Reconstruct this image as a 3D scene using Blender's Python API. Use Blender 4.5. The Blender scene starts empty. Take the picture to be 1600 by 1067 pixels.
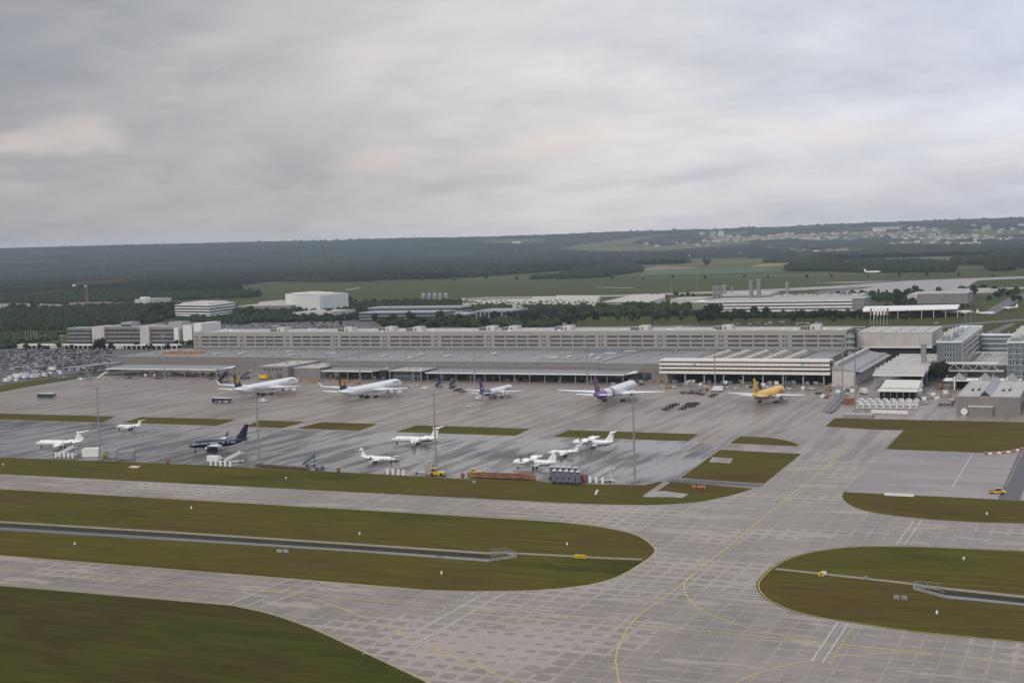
import bpy, math, random
import numpy as np
from mathutils import Vector, Matrix, noise
from mathutils.geometry import tessellate_polygon
random.seed(7)
R = math.radians
scene = bpy.context.scene
C = scene.collection
# ------------------------------------------------------------------ camera
CAM_H, CAM_F = 93.0, 2114.08            # height over the apron; focal length in 1600-px units
YAW, PITCH, ROLL = R(24.129), R(4.11), R(1.831)
_f = Vector((-math.sin(YAW)*math.cos(PITCH), math.cos(YAW)*math.cos(PITCH), -math.sin(PITCH)))
_r0 = Vector((math.cos(YAW), math.sin(YAW), 0)); _u0 = _r0.cross(_f)
_r = math.cos(ROLL)*_r0 - math.sin(ROLL)*_u0
_u = math.sin(ROLL)*_r0 + math.cos(ROLL)*_u0
cam_d = bpy.data.cameras.new('camera'); cam = bpy.data.objects.new('camera', cam_d); C.objects.link(cam)
cam_d.sensor_width = 36; cam_d.lens = CAM_F/1600*36; cam_d.clip_start = 1; cam_d.clip_end = 60000
m3 = Matrix((_r, _u, -_f)).transposed().to_4x4(); m3.translation = (0, 0, CAM_H)
cam.matrix_world = m3
scene.camera = cam
# ------------------------------------------------------------------ sky, sun, exposure
SUN_EL, SUN_AZ = R(36), R(196)
w = bpy.data.worlds.new('World'); scene.world = w; w.use_nodes = True
def build_world():
    nt = w.node_tree; N = nt.nodes; L = nt.links; N.clear()
    def nd(t, **k):
        n = N.new(t)
        for a, b in k.items(): setattr(n, a, b)
        return n
    out = nd('ShaderNodeOutputWorld'); sky = nd('ShaderNodeTexSky', sky_type='NISHITA', sun_disc=False)
    sky.sun_elevation = SUN_EL; sky.sun_rotation = SUN_AZ
    b1 = nd('ShaderNodeBackground'); b1.inputs[1].default_value = 0.09; L.new(sky.outputs[0], b1.inputs[0])
    tc = nd('ShaderNodeTexCoord'); sep = nd('ShaderNodeSeparateXYZ'); L.new(tc.outputs['Generated'], sep.inputs[0])
    def math_(op, a, b=None, c=None, clamp=False):
        n = nd('ShaderNodeMath', operation=op, use_clamp=clamp)
        for i, v in enumerate((a, b, c)):
            if v is None: continue
            if isinstance(v, (int, float)): n.inputs[i].default_value = v
            else: L.new(v, n.inputs[i])
        return n.outputs[0]
    z = math_('MAXIMUM', sep.outputs[2], 0.0)
    den = math_('ADD', z, 0.26)
    comb = nd('ShaderNodeCombineXYZ')
    L.new(math_('DIVIDE', sep.outputs[0], den), comb.inputs[0]); L.new(math_('DIVIDE', sep.outputs[1], den), comb.inputs[1])
    def nz(scale, detail, rough, src, loc=(0, 0, 0), sc=(1, 1, 1), dist=0.0):
        mp = nd('ShaderNodeMapping'); mp.inputs[1].default_value = loc; mp.inputs[3].default_value = sc; L.new(src, mp.inputs[0])
        n = nd('ShaderNodeTexNoise'); n.inputs['Scale'].default_value = scale; n.inputs['Detail'].default_value = detail
        n.inputs['Roughness'].default_value = rough; n.inputs['Distortion'].default_value = dist; L.new(mp.outputs[0], n.inputs[0])
        return n.outputs['Fac']
    def ramp(src, stops, interp='LINEAR'):
        r = nd('ShaderNodeValToRGB'); r.color_ramp.interpolation = interp
        e = r.color_ramp.elements
        while len(e) > 1: e.remove(e[0])
        e[0].position = stops[0][0]; e[0].color = (*stops[0][1], 1)
        for p, c in stops[1:]:
            x = e.new(p); x.color = (*c, 1)
        L.new(src, r.inputs[0]); return r.outputs[0]
    def mix(fac, a, b, mode='MIX'):
        m = nd('ShaderNodeMix', data_type='RGBA', blend_type=mode)
        if isinstance(fac, (int, float)): m.inputs[0].default_value = fac
        else: L.new(fac, m.inputs[0])
        for i, v in ((6, a), (7, b)):
            if isinstance(v, tuple): m.inputs[i].default_value = (*v, 1)
            else: L.new(v, m.inputs[i])
        return m.outputs[2]
    # broad overcast: grey heavy cloud to the west (left), thinner bluish-white veil to the right
    az = math_('ADD', math_('MULTIPLY', sep.outputs[0], 0.913), math_('MULTIPLY', sep.outputs[1], 0.408))
    side = math_('MULTIPLY_ADD', az, 1.25, 0.5, clamp=True)
    base = ramp(side, [(0.0, (0.24, 0.246, 0.27)), (0.3, (0.345, 0.343, 0.355)), (0.52, (0.515, 0.508, 0.518)), (1.0, (0.50, 0.535, 0.635))])
    # stretched streaks
    s1 = nz(1.35, 8, 0.58, comb.outputs[0], (3.6, 1.2, 0), (0.9, 1.0, 1), 0.25)
    s2 = nz(4.6, 8, 0.60, comb.outputs[0], (8.3, 2.2, 0), (0.8, 1.0, 1), 0.25)
    f1 = ramp(s1, [(0.34, (0.80, 0.81, 0.84)), (0.5, (1.0, 1.0, 1.0)), (0.66, (1.15, 1.13, 1.10))])
    f2 = ramp(s2, [(0.36, (0.90, 0.91, 0.935)), (0.5, (1, 1, 1)), (0.64, (1.08, 1.065, 1.045))])
    col = mix(1.0, mix(1.0, base, f1, 'MULTIPLY'), f2, 'MULTIPLY')
    # puffs of darker low cloud a little above the horizon
    p1 = nz(9, 8, 0.58, tc.outputs['Generated'], (1.35, 0.4, 0.3), (1, 1, 1.8), 0.1)
    band = math_('MULTIPLY', ramp(sep.outputs[2], [(0.0, (0, 0, 0)), (0.02, (.8, .8, .8)), (0.035, (1, 1, 1)), (0.06, (.45, .45, .45)), (0.10, (.0, .0, .0))]),
                 ramp(side, [(0.0, (1, 1, 1)), (0.34, (.95, .95, .95)), (0.47, (.1, .1, .1)), (0.55, (0, 0, 0))]))
    puff = math_('MULTIPLY', ramp(p1, [(0.49, (0, 0, 0)), (0.58, (1, 1, 1))], 'EASE'), band)
    col = mix(math_('MULTIPLY', puff, 0.8), col, (0.235, 0.242, 0.268))
    # warm glow patch of thin cloud
    p2 = nz(4.2, 4, 0.5, tc.outputs['Generated'], (1.9, 0.6, 0.2), (1, 1, 4.5), 0.5)
    warm = math_('MULTIPLY', ramp(p2, [(0.5, (0, 0, 0)), (0.66, (1, 1, 1))], 'EASE'), ramp(sep.outputs[2], [(0.02, (0, 0, 0)), (0.07, (1, 1, 1)), (0.16, (.55, .55, .55)), (0.4, (.2, .2, .2))]))
    col = mix(math_('MULTIPLY', warm, 0.4), col, (0.66, 0.575, 0.52))
    # an overcast sky brightens steadily towards the zenith
    zen = ramp(z, [(0.0, (1.22, 1.10, 1.02)), (0.06, (1.09, 1.05, 1.015)), (0.2, (1.06, 1.06, 1.06)), (1.0, (1.42, 1.41, 1.40))])
    col = mix(1.0, col, zen, 'MULTIPLY')
    b2 = nd('ShaderNodeBackground'); L.new(col, b2.inputs[0]); b2.inputs[1].default_value = 1.0
    mx = nd('ShaderNodeMixShader'); mx.inputs[0].default_value = 0.94
    L.new(b1.outputs[0], mx.inputs[1]); L.new(b2.outputs[0], mx.inputs[2]); L.new(mx.outputs[0], out.inputs[0])
build_world()
sun_d = bpy.data.lights.new('sun', 'SUN'); sun_d.energy = 1.25; sun_d.angle = R(20); sun_d.color = (1.0, 0.96, 0.9)
sun = bpy.data.objects.new('sun', sun_d); C.objects.link(sun)
# sun lamp points the same way as the sky's sun (azimuth clockwise from +Y)
sd = Vector((math.sin(SUN_AZ)*math.cos(SUN_EL), math.cos(SUN_AZ)*math.cos(SUN_EL), math.sin(SUN_EL)))
sun.rotation_euler = sd.to_track_quat('Z', 'Y').to_euler(); sun.location = (0, 0, 300)
vs = scene.view_settings; vs.view_transform = 'Standard'; vs.look = 'None'; vs.exposure = 0.38; vs.gamma = 1.0; vs.use_curve_mapping = False
cy = scene.cycles
cy.max_bounces = 5; cy.diffuse_bounces = 2; cy.glossy_bounces = 2; cy.transmission_bounces = 2; cy.volume_bounces = 1
cy.transparent_max_bounces = 4; cy.use_denoising = True; cy.caustics_reflective = False; cy.caustics_refractive = False
cy.volume_step_rate = 4

# ------------------------------------------------------------------ helpers
def G(px, py, z=0.0):
    """where the sight line of a pixel of the 1600-px photograph meets the level z (a place in metres)"""
    d = _f*CAM_F + _r*(px-800) - _u*(py-533.5)
    t = (z-CAM_H)/d.z
    return Vector((d.x*t, d.y*t, z))
def GY(px, py, Y):
    d = _f*CAM_F + _r*(px-800) - _u*(py-533.5); t = Y/d.y
    return Vector((d.x*t, Y, CAM_H+d.z*t))
def GD(px, py, D):
    """point at horizontal distance D along a pixel's sight line"""
    d = _f*CAM_F + _r*(px-800) - _u*(py-533.5); t = D/math.hypot(d.x, d.y)
    return Vector((d.x*t, d.y*t, CAM_H+d.z*t))
def proj(p):
    v = Vector(p)-Vector((0, 0, CAM_H)); k = v.dot(_f)
    return (800+CAM_F*v.dot(_r)/k, 533.5-CAM_F*v.dot(_u)/k, k)

MATS = {}
def mat(name, rgb, rough=0.6, var=0.12, scale=0.6, metal=0.0, spec=0.5, sc=(1, 1, 1), rgb2=None, bump=0.0, det=4, rvar=0.0, coat=0.0, world=False, emis=0.0):
    """Principled material whose colour and roughness wander with a noise"""
    if name in MATS: return MATS[name]
    m = bpy.data.materials.new(name); MATS[name] = m; m.use_nodes = True
    nt = m.node_tree; N = nt.nodes; L = nt.links; b = N['Principled BSDF']
    b.inputs['Roughness'].default_value = rough; b.inputs['Metallic'].default_value = metal
    b.inputs['Specular IOR Level'].default_value = spec; b.inputs['Coat Weight'].default_value = coat
    tc = N.new('ShaderNodeTexCoord'); mp = N.new('ShaderNodeMapping'); mp.inputs[3].default_value = sc
    if world:
        g = N.new('ShaderNodeNewGeometry'); L.new(g.outputs['Position'], mp.inputs[0])
    else: L.new(tc.outputs['Object'], mp.inputs[0])
    n = N.new('ShaderNodeTexNoise'); n.inputs['Scale'].default_value = scale; n.inputs['Detail'].default_value = det; n.inputs['Roughness'].default_value = 0.6
    L.new(mp.outputs[0], n.inputs[0])
    r = N.new('ShaderNodeValToRGB'); e = r.color_ramp.elements
    a = rgb; c = rgb2 if rgb2 else rgb
    e[0].position = 0.32; e[1].position = 0.68
    e[0].color = (*[max(0, x*(1-var)) for x in a], 1); e[1].color = (*[min(1, x*(1+var)) for x in c], 1)
    L.new(n.outputs['Fac'], r.inputs[0]); L.new(r.outputs[0], b.inputs['Base Color'])
    if rvar:
        mr = N.new('ShaderNodeMapRange'); mr.inputs[1].default_value = 0.3; mr.inputs[2].default_value = 0.7
        mr.inputs[3].default_value = max(0.02, rough-rvar); mr.inputs[4].default_value = min(1, rough+rvar)
        L.new(n.outputs['Fac'], mr.inputs[0]); L.new(mr.outputs[0], b.inputs['Roughness'])
    if bump:
        bp = N.new('ShaderNodeBump'); bp.inputs['Strength'].default_value = bump; bp.inputs['Distance'].default_value = 0.2
        L.new(n.outputs['Fac'], bp.inputs['Height']); L.new(bp.outputs[0], b.inputs['Normal'])
    return m

class MB:
    """collects simple shapes (world or local metres) and links them as one mesh object"""
    def __init__(s): s.v = []; s.f = []; s.mi = []; s.m = 0; s.smooth = False
    def mat(s, i): s.m = i; return s
    def face(s, *pts):
        b = len(s.v); s.v += [tuple(p) for p in pts]; s.f.append(tuple(range(b, b+len(pts)))); s.mi.append(s.m)
    def poly(s, pts, z, up=True, holes=()):
        loops = [[Vector((p[0], p[1], 0)) for p in pts]]+[[Vector((p[0], p[1], 0)) for p in h] for h in holes]
        flat = [p for l in loops for p in l]; b = len(s.v)
        s.v += [(p.x, p.y, z) for p in flat]
        for t in tessellate_polygon(loops):
            a, c, d = (flat[i] for i in t)
            ccw = (c-a).cross(d-a).z > 0
            s.f.append(tuple(b+i for i in (t if ccw == up else t[::-1]))); s.mi.append(s.m)
    def prism(s, pts, z0, z1, bottom=False, top=True):
        pts = [(p[0], p[1]) for p in pts]
        ar = sum(a[0]*b[1]-a[1]*b[0] for a, b in zip(pts, pts[1:]+pts[:1]))
        if ar < 0: pts = pts[::-1]
        n = len(pts)
        for i in range(n):
            a, b = pts[i], pts[(i+1) % n]
            s.face((*a, z0), (*b, z0), (*b, z1), (*a, z1))
        if top: s.poly(pts, z1) if n > 4 else s.face(*[(*p, z1) for p in pts])
        if bottom: s.face(*[(*p, z0) for p in pts[::-1]])
        return s
    def box(s, c, d, rz=0.0, bottom=True, ry=0.0):
        x, y, z = [k/2 for k in d]; M = Matrix.Translation(c) @ Matrix.Rotation(rz, 4, 'Z') @ Matrix.Rotation(ry, 4, 'Y')
        q = [M @ Vector(p) for p in ((-x, -y, -z), (x, -y, -z), (x, y, -z), (-x, y, -z), (-x, -y, z), (x, -y, z), (x, y, z), (-x, y, z))]
        b = len(s.v); s.v += [tuple(p) for p in q]
        fs = [(0, 1, 5, 4), (1, 2, 6, 5), (2, 3, 7, 6), (3, 0, 4, 7), (4, 5, 6, 7)]+([(3, 2, 1, 0)] if bottom else [])
        s.f += [tuple(b+i for i in f) for f in fs]; s.mi += [s.m]*len(fs); return s
    def bar(s, p, q, w, h=None):
        """a square bar from p to q"""
        p, q = Vector(p), Vector(q); h = h or w; d = (q-p).normalized()
        a = d.cross(Vector((0, 0, 1)));  a = a.normalized() if a.length > 1e-4 else Vector((1, 0, 0)); c = a.cross(d).normalized()
        k = [a*w/2+c*h/2, a*w/2-c*h/2, -a*w/2-c*h/2, -a*w/2+c*h/2]; b = len(s.v)
        s.v += [tuple(p+i) for i in k]+[tuple(q+i) for i in k]
        fs = [(0, 1, 5, 4), (1, 2, 6, 5), (2, 3, 7, 6), (3, 0, 4, 7), (3, 2, 1, 0), (4, 5, 6, 7)]
        s.f += [tuple(b+i for i in f) for f in fs]; s.mi += [s.m]*6; return s
    def tube(s, p, q, r0, r1=None, n=8, caps=True):
        p, q = Vector(p), Vector(q); r1 = r0 if r1 is None else r1; d = (q-p).normalized()
        a = d.cross(Vector((0, 0, 1))); a = a.normalized() if a.length > 1e-4 else Vector((1, 0, 0)); c = d.cross(a)
        b = len(s.v)
        for P_, rr in ((p, r0), (q, r1)):
            for i in range(n):
                t = 2*math.pi*i/n; s.v.append(tuple(P_+(a*math.cos(t)+c*math.sin(t))*rr))
        for i in range(n):
            j = (i+1) % n; s.f.append((b+i, b+j, b+n+j, b+n+i)); s.mi.append(s.m)
        if caps:
            s.f.append(tuple(b+i for i in range(n))[::-1]); s.f.append(tuple(b+n+i for i in range(n))); s.mi += [s.m]*2
        return s
    def loft(s, rings, cap0=True, cap1=True):
        n = len(rings[0]); b = len(s.v)
        for rg in rings: s.v += [tuple(p) for p in rg]
        for k in range(len(rings)-1):
            for i in range(n):
                j = (i+1) % n; s.f.append((b+k*n+i, b+k*n+j, b+(k+1)*n+j, b+(k+1)*n+i)); s.mi.append(s.m)
        if cap0: s.f.append(tuple(b+i for i in range(n))[::-1]); s.mi.append(s.m)
        if cap1: s.f.append(tuple(b+(len(rings)-1)*n+i for i in range(n))); s.mi.append(s.m)
        return s
    def mesh(s, name, mats, off=(0, 0, 0), smooth=False, fixn=False):
        me = bpy.data.meshes.new(name)
        v = [(a[0]-off[0], a[1]-off[1], a[2]-off[2]) for a in s.v]
        me.from_pydata(v, [], s.f)
        for m in (mats if isinstance(mats, (list, tuple)) else [mats]): me.materials.append(m)
        if max(s.mi, default=0) > 0: me.polygons.foreach_set('material_index', s.mi)
        if smooth or s.smooth: me.shade_smooth() if hasattr(me, 'shade_smooth') else None
        if fixn:
            import bmesh
            bm = bmesh.new(); bm.from_mesh(me); bmesh.ops.recalc_face_normals(bm, faces=bm.faces); bm.to_mesh(me); bm.free()
        me.update(); return me
    def build(s, name, mats, parent=None, smooth=False, loc=None, fixn=False):
        """loc: where a top-level object's origin goes; parts are given in the same space as their thing's origin"""
        off = loc if loc is not None else (wloc(parent) if parent else (0, 0, 0))
        o = bpy.data.objects.new(name, s.mesh(name, mats, off, smooth, fixn)); C.objects.link(o)
        if parent: o.parent = parent
        elif loc is not None: o.location = loc
        return o
def wloc(o):
    v = Vector((0, 0, 0))
    while o: v = v+o.location; o = o.parent
    return v
def tag(o, label=None, cat=None, group=None, kind=None):
    if label: o['label'] = label
    if cat: o['category'] = cat
    if group: o['group'] = group
    if kind: o['kind'] = kind
    return o
def thing(name, loc, label, cat, group=None):
    o = bpy.data.objects.new(name, None); C.objects.link(o); o.location = loc; o.empty_display_size = 1
    return tag(o, label, cat, group)
def obj_from(name, me, parent=None, loc=(0, 0, 0), rz=0.0):
    o = bpy.data.objects.new(name, me); C.objects.link(o); o.location = loc; o.rotation_euler.z = rz
    if parent: o.parent = parent
    return o
def copy_tree(o, parent=None):
    c = o.copy(); C.objects.link(c)
    if parent: c.parent = parent
    for ch in list(o.children): copy_tree(ch, c)
    return c
def place(o, p, rz=0.0, label=None, group=None, s=None):
    o.location = p; o.rotation_euler.z = rz
    if label: o['label'] = label
    if group: o['group'] = group
    if s: o.scale = (s, s, s)
    return o
class Proto:
    """first use hands out the built thing itself, later uses copy it with its parts"""
    def __init__(s, fn): s.fn = fn; s.o = None; s.used = False
    def get(s):
        if s.o is None: s.o = s.fn(); s.used = True; return s.o
        return copy_tree(s.o)
def lerp(a, b, t): return a+(b-a)*t
# ------------------------------------------------------------------ terrain, haze
def sstep(a, b, x):
    t = min(1, max(0, (x-a)/(b-a))); return t*t*(3-2*t)
def hill(x, y):
    az = math.degrees(math.atan2(-x, y)); d = math.hypot(x, y)/1.38; x, y = x/1.38, y/1.38     # az grows to the left of +Y
    if d < 4500: return 0.0
    n = noise.noise(Vector((x/2600, y/2600, 0.3))); n2 = noise.noise(Vector((x/900, y/900, 4.3)))
    left = sstep(26, 40, az)
    top = 152+5*n+5*n2+8*(1-sstep(4, 16, az))+18*left-10*sstep(18, 23, az)*(1-sstep(25, 29, az))
    h = top*sstep(5600-500*left+500*n, 9300+700*n2, d)+10*sstep(4500, 5600, d)
    return h
def ground_ramp_mat(name, world_scale, stops, rough=0.9, patches=None, fine=None):
    m = bpy.data.materials.new(name); MATS[name] = m; m.use_nodes = True
    nt = m.node_tree; N = nt.nodes; L = nt.links; b = N['Principled BSDF']; b.inputs['Roughness'].default_value = rough
    b.inputs['Specular IOR Level'].default_value = 0.04
    g = N.new('ShaderNodeNewGeometry')
    n = N.new('ShaderNodeTexNoise'); n.inputs['Scale'].default_value = world_scale; n.inputs['Detail'].default_value = 8; n.inputs['Roughness'].default_value = 0.62
    mp = N.new('ShaderNodeMapping'); mp.inputs[3].default_value = (0.55, 1.0, 1); L.new(g.outputs['Position'], mp.inputs[0]); L.new(mp.outputs[0], n.inputs[0])
    r = N.new('ShaderNodeValToRGB'); e = r.color_ramp.elements
    e[0].position, e[0].color = stops[0][0], (*stops[0][1], 1); e[1].position, e[1].color = stops[1][0], (*stops[1][1], 1)
    for p, c in stops[2:]: x = e.new(p); x.color = (*c, 1)
    L.new(n.outputs['Fac'], r.inputs[0]); col = r.outputs[0]
    if fine:
        n2 = N.new('ShaderNodeTexNoise'); n2.inputs['Scale'].default_value = fine; n2.inputs['Detail'].default_value = 6; n2.inputs['Roughness'].default_value = 0.75
        mpf = N.new('ShaderNodeMapping'); mpf.inputs[3].default_value = (0.10, 1.0, 1); L.new(g.outputs['Position'], mpf.inputs[0]); L.new(mpf.outputs[0], n2.inputs[0])
        r2 = N.new('ShaderNodeValToRGB'); r2.color_ramp.elements[0].position = .3; r2.color_ramp.elements[1].position = .7
        r2.color_ramp.elements[0].color = (.68, .68, .66, 1); r2.color_ramp.elements[1].color = (1.32, 1.34, 1.24, 1)
        L.new(n2.outputs['Fac'], r2.inputs[0])
        mx = N.new('ShaderNodeMix'); mx.data_type = 'RGBA'; mx.blend_type = 'MULTIPLY'; mx.inputs[0].default_value = 1
        L.new(col, mx.inputs[6]); L.new(r2.outputs[0], mx.inputs[7]); col = mx.outputs[2]
    if patches:
        vo = N.new('ShaderNodeTexVoronoi'); vo.inputs['Scale'].default_value = 1.0; vo.inputs['Randomness'].default_value = 0.8
        mp2 = N.new('ShaderNodeMapping'); mp2.inputs[2].default_value = (0, 0, 0.35); mp2.inputs[3].default_value = (1/700, 1/230, 0.0001); L.new(g.outputs['Position'], mp2.inputs[0]); L.new(mp2.outputs[0], vo.inputs[0])
        sp = N.new('ShaderNodeSeparateColor'); L.new(vo.outputs['Color'], sp.inputs[0])
        r3 = N.new('ShaderNodeValToRGB'); r3.color_ramp.interpolation = 'CONSTANT'; e = r3.color_ramp.elements
        e[0].position, e[0].color = 0, (*patches[0], 1); e[1].position, e[1].color = 1/len(patches), (*patches[1], 1)
        for i, c in enumerate(patches[2:]): x = e.new((i+2)/len(patches)); x.color = (*c, 1)
        L.new(sp.outputs[0], r3.inputs[0])
        # fields only beyond the airport fence
        sx = N.new('ShaderNodeSeparateXYZ'); L.new(g.outputs['Position'], sx.inputs[0])
        mr = N.new('ShaderNodeMapRange'); mr.inputs[1].default_value = 3080; mr.inputs[2].default_value = 3110
        sk = N.new('ShaderNodeMath'); sk.operation = 'MULTIPLY_ADD'; L.new(sx.outputs[0], sk.inputs[0]); sk.inputs[1].default_value = -0.02; L.new(sx.outputs[1], sk.inputs[2])
        L.new(sk.outputs[0], mr.inputs[0])
        mx = N.new('ShaderNodeMix'); mx.data_type = 'RGBA'; L.new(mr.outputs[0], mx.inputs[0]); L.new(col, mx.inputs[6])
        m2 = N.new('ShaderNodeMix'); m2.data_type = 'RGBA'; m2.blend_type = 'MIX'; m2.inputs[0].default_value = .75; L.new(col, m2.inputs[6]); L.new(r3.outputs[0], m2.inputs[7])
        L.new(m2.outputs[2], mx.inputs[7]); col = mx.outputs[2]
    L.new(col, b.inputs['Base Color']); return m
ground_ramp_mat('meadow', 0.004, [(0.3, (.050, .066, .020)), (0.7, (.082, .086, .032))], patches=[(.06, .085, .032), (.11, .12, .045), (.15, .125, .07), (.05, .075, .03), (.13, .14, .05), (.075, .09, .035)], fine=0.05)
def terrain():
    azs = sorted(set([-180+8*i for i in range(45)]) | set([-14+0.45*i for i in range(150)]))
    ds = [60, 120, 200, 300, 420, 560, 700, 900, 1200, 1600, 2100, 2700, 3300, 3900, 4500]+[4500+120*i for i in range(1, 46)]+[10400, 11200, 12200, 13200, 14200, 15200]
    v = [(0, 0, -3)]; f = []
    for d in ds:
        for a in azs:
            x, y = -d*math.sin(R(a)), d*math.cos(R(a))
            z = hill(x, y)-0.06
            if -820 < x < 260 and 150 < y < 560 or d < 150: z = -3.0
            v.append((x, y, z))
    n = len(azs)
    for j in range(n): f.append((0, 1+(j+1) % n, 1+j))
    for i in range(len(ds)-1):
        for j in range(n):
            a, b = 1+i*n+j, 1+i*n+(j+1) % n
            f.append((a, b, b+n, a+n))
    me = bpy.data.meshes.new('terrain'); me.from_pydata(v, [], f); me.materials.append(MATS['meadow']); me.shade_smooth()
    o = bpy.data.objects.new('terrain', me); C.objects.link(o); tag(o, kind='structure')
    import bmesh
    bm = bmesh.new(); bm.from_mesh(me); bmesh.ops.recalc_face_normals(bm, faces=bm.faces)
    up = sum(fc.normal.z for fc in bm.faces)
    if up < 0: bmesh.ops.reverse_faces(bm, faces=bm.faces)
    bm.to_mesh(me); bm.free()
terrain()
def haze():
    mb = MB(); mb.box((0, 0, 160-2.3), (31000, 31000, 330))
    m = bpy.data.materials.new('haze_air'); m.use_nodes = True; nt = m.node_tree; nt.nodes.clear()
    o = nt.nodes.new('ShaderNodeOutputMaterial'); p = nt.nodes.new('ShaderNodeVolumePrincipled')
    p.inputs['Color'].default_value = (0.74, 0.87, 1.0, 1); p.inputs['Density'].default_value = 0.000042; p.inputs['Anisotropy'].default_value = 0.0
    nt.links.new(p.outputs[0], o.inputs['Volume'])
    h = mb.build('haze', m); tag(h, kind='stuff')
haze()

# ------------------------------------------------------------------ pavements
def pave_mat(name, light, dark, rough, streak=(0.12, 0.012), wet=0.5, slab=None, tint=None):
    """concrete or asphalt after rain: drier joint bands, wet slab middles, tyre and drain streaks"""
    m = bpy.data.materials.new(name); MATS[name] = m; m.use_nodes = True
    nt = m.node_tree; N = nt.nodes; L = nt.links; b = N['Principled BSDF']
    g = N.new('ShaderNodeNewGeometry'); pos = g.outputs['Position']
    def nz(scale, sc, det=5, rough_=0.6, loc=(0, 0, 0)):
        mp = N.new('ShaderNodeMapping'); mp.inputs[1].default_value = loc; mp.inputs[3].default_value = sc; L.new(pos, mp.inputs[0])
        n = N.new('ShaderNodeTexNoise'); n.inputs['Scale'].default_value = scale; n.inputs['Detail'].default_value = det; n.inputs['Roughness'].default_value = rough_
        L.new(mp.outputs[0], n.inputs[0]); return n.outputs['Fac']
    def ramp(src, p0, p1, c0=0.0, c1=1.0):
        mr = N.new('ShaderNodeMapRange'); mr.inputs[1].default_value = p0; mr.inputs[2].default_value = p1; mr.inputs[3].default_value = c0; mr.inputs[4].default_value = c1
        L.new(src, mr.inputs[0]); return mr.outputs[0]
    def mth(op, a, b_=None, clamp=False):
        n = N.new('ShaderNodeMath'); n.operation = op; n.use_clamp = clamp
        for i, v in enumerate((a, b_)):
            if v is None: continue
            if isinstance(v, (int, float)): n.inputs[i].default_value = v
            else: L.new(v, n.inputs[i])
        return n.outputs[0]
    big = nz(1.0, (0.011, 0.016, 0.01), 5); st = nz(1.0, (streak[0], streak[1], 0.01), 3, 0.5); st2 = nz(1.0, (0.02, 0.3, 0.01), 4, 0.6, (5, 3, 0)); fine = nz(1.2, (1, 1, 1), 6, 0.7)
    wetf = mth('ADD', mth('MULTIPLY', ramp(big, 0.38, 0.62), 0.42), mth('MULTIPLY', ramp(st, 0.46, 0.57), 0.58))
    if slab:
        sx, sy, ox, oy = slab
        sep = N.new('ShaderNodeSeparateXYZ'); L.new(pos, sep.inputs[0])
        def edge(o, s, off):
            u = mth('FRACT', mth('DIVIDE', mth('SUBTRACT', o, off), s))
            return mth('MULTIPLY', mth('SUBTRACT', 0.5, mth('ABSOLUTE', mth('SUBTRACT', u, 0.5))), s)     # metres to the nearest joint
        e = mth('MINIMUM', edge(sep.outputs[0], sx, ox), mth('MULTIPLY', edge(sep.outputs[1], sy, oy), 0.7))
        # each slab holds its water differently
        ix = mth('FLOOR', mth('DIVIDE', mth('SUBTRACT', sep.outputs[0], ox), sx)); iy = mth('FLOOR', mth('DIVIDE', mth('SUBTRACT', sep.outputs[1], oy), sy))
        cb = N.new('ShaderNodeCombineXYZ'); L.new(ix, cb.inputs[0]); L.new(iy, cb.inputs[1])
        wn = N.new('ShaderNodeTexWhiteNoise'); wn.noise_dimensions = '2D'; L.new(cb.outputs[0], wn.inputs['Vector'])
        wob = nz(0.55, (1, 1, 1), 5, 0.7); reg = nz(1.0, (0.012, 0.022, 1), 4, 0.55, (2.2, 7.7, 0))
        margin = mth('ADD', mth('MAXIMUM', ramp(wob, 0.3, 0.7, -0.30, 0.42), 0.06), mth('ADD', ramp(reg, 0.50, 0.70, 0.0, 1.7), mth('MULTIPLY', wn.outputs['Value'], 0.10)))
        dry = ramp(mth('SUBTRACT', margin, e), -0.12, 0.10)
        pool = ramp(nz(1.0, (0.05, 0.075, 1), 6, 0.66, (9.1, 4.4, 0)), 0.60, 0.63); dry = mth('MULTIPLY', dry, mth('SUBTRACT', 1.0, mth('MULTIPLY', pool, 0.85)))
        film = ramp(nz(1.0, (0.03, 0.11, 1), 6, 0.66, (1.3, 6.6, 0)), 0.57, 0.60); dry = mth('MAXIMUM', dry, mth('MULTIPLY', film, 0.9))
        wetf = mth('MULTIPLY', mth('SUBTRACT', 1.0, mth('MULTIPLY', dry, 0.78)), mth('ADD', mth('MULTIPLY', wetf, 0.28), mth('ADD', 0.62, mth('MULTIPLY', wn.outputs['Value'], 0.16))))
    mx = N.new('ShaderNodeMix'); mx.data_type = 'RGBA'; L.new(mth('MULTIPLY', wetf, 1.0, True), mx.inputs[0]); mx.inputs[6].default_value = (*light, 1); mx.inputs[7].default_value = (*dark, 1)
    col = mx.outputs[2]
    mu = N.new('ShaderNodeMix'); mu.data_type = 'RGBA'; mu.blend_type = 'MULTIPLY'; mu.inputs[0].default_value = 1; L.new(col, mu.inputs[6])
    vv = mth('MULTIPLY', ramp(fine, 0.25, 0.75, 0.9, 1.1), ramp(st2, 0.3, 0.7, 0.92, 1.07)); cc = N.new('ShaderNodeCombineColor')
    for i in range(3): L.new(vv, cc.inputs[i])
    L.new(cc.outputs[0], mu.inputs[7]); L.new(mu.outputs[2], b.inputs['Base Color'])
    L.new(ramp(wetf, 0.15, 0.95, rough[0], rough[1]), b.inputs['Roughness'])
    b.inputs['Specular IOR Level'].default_value = wet
    return m
SX, SY, SOX, SOY = 5.0, 5.5, 0.0, 204.0
pave_mat('taxi_concrete', (.41, .35, .30), (.185, .155, .132), (.62, .42), slab=(SX, SY, SOX, SOY), wet=0.30)
pave_mat('apron_concrete', (.275, .230, .194), (.185, .152, .133), (.33, .48), streak=(.17, .013), wet=0.27)
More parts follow.
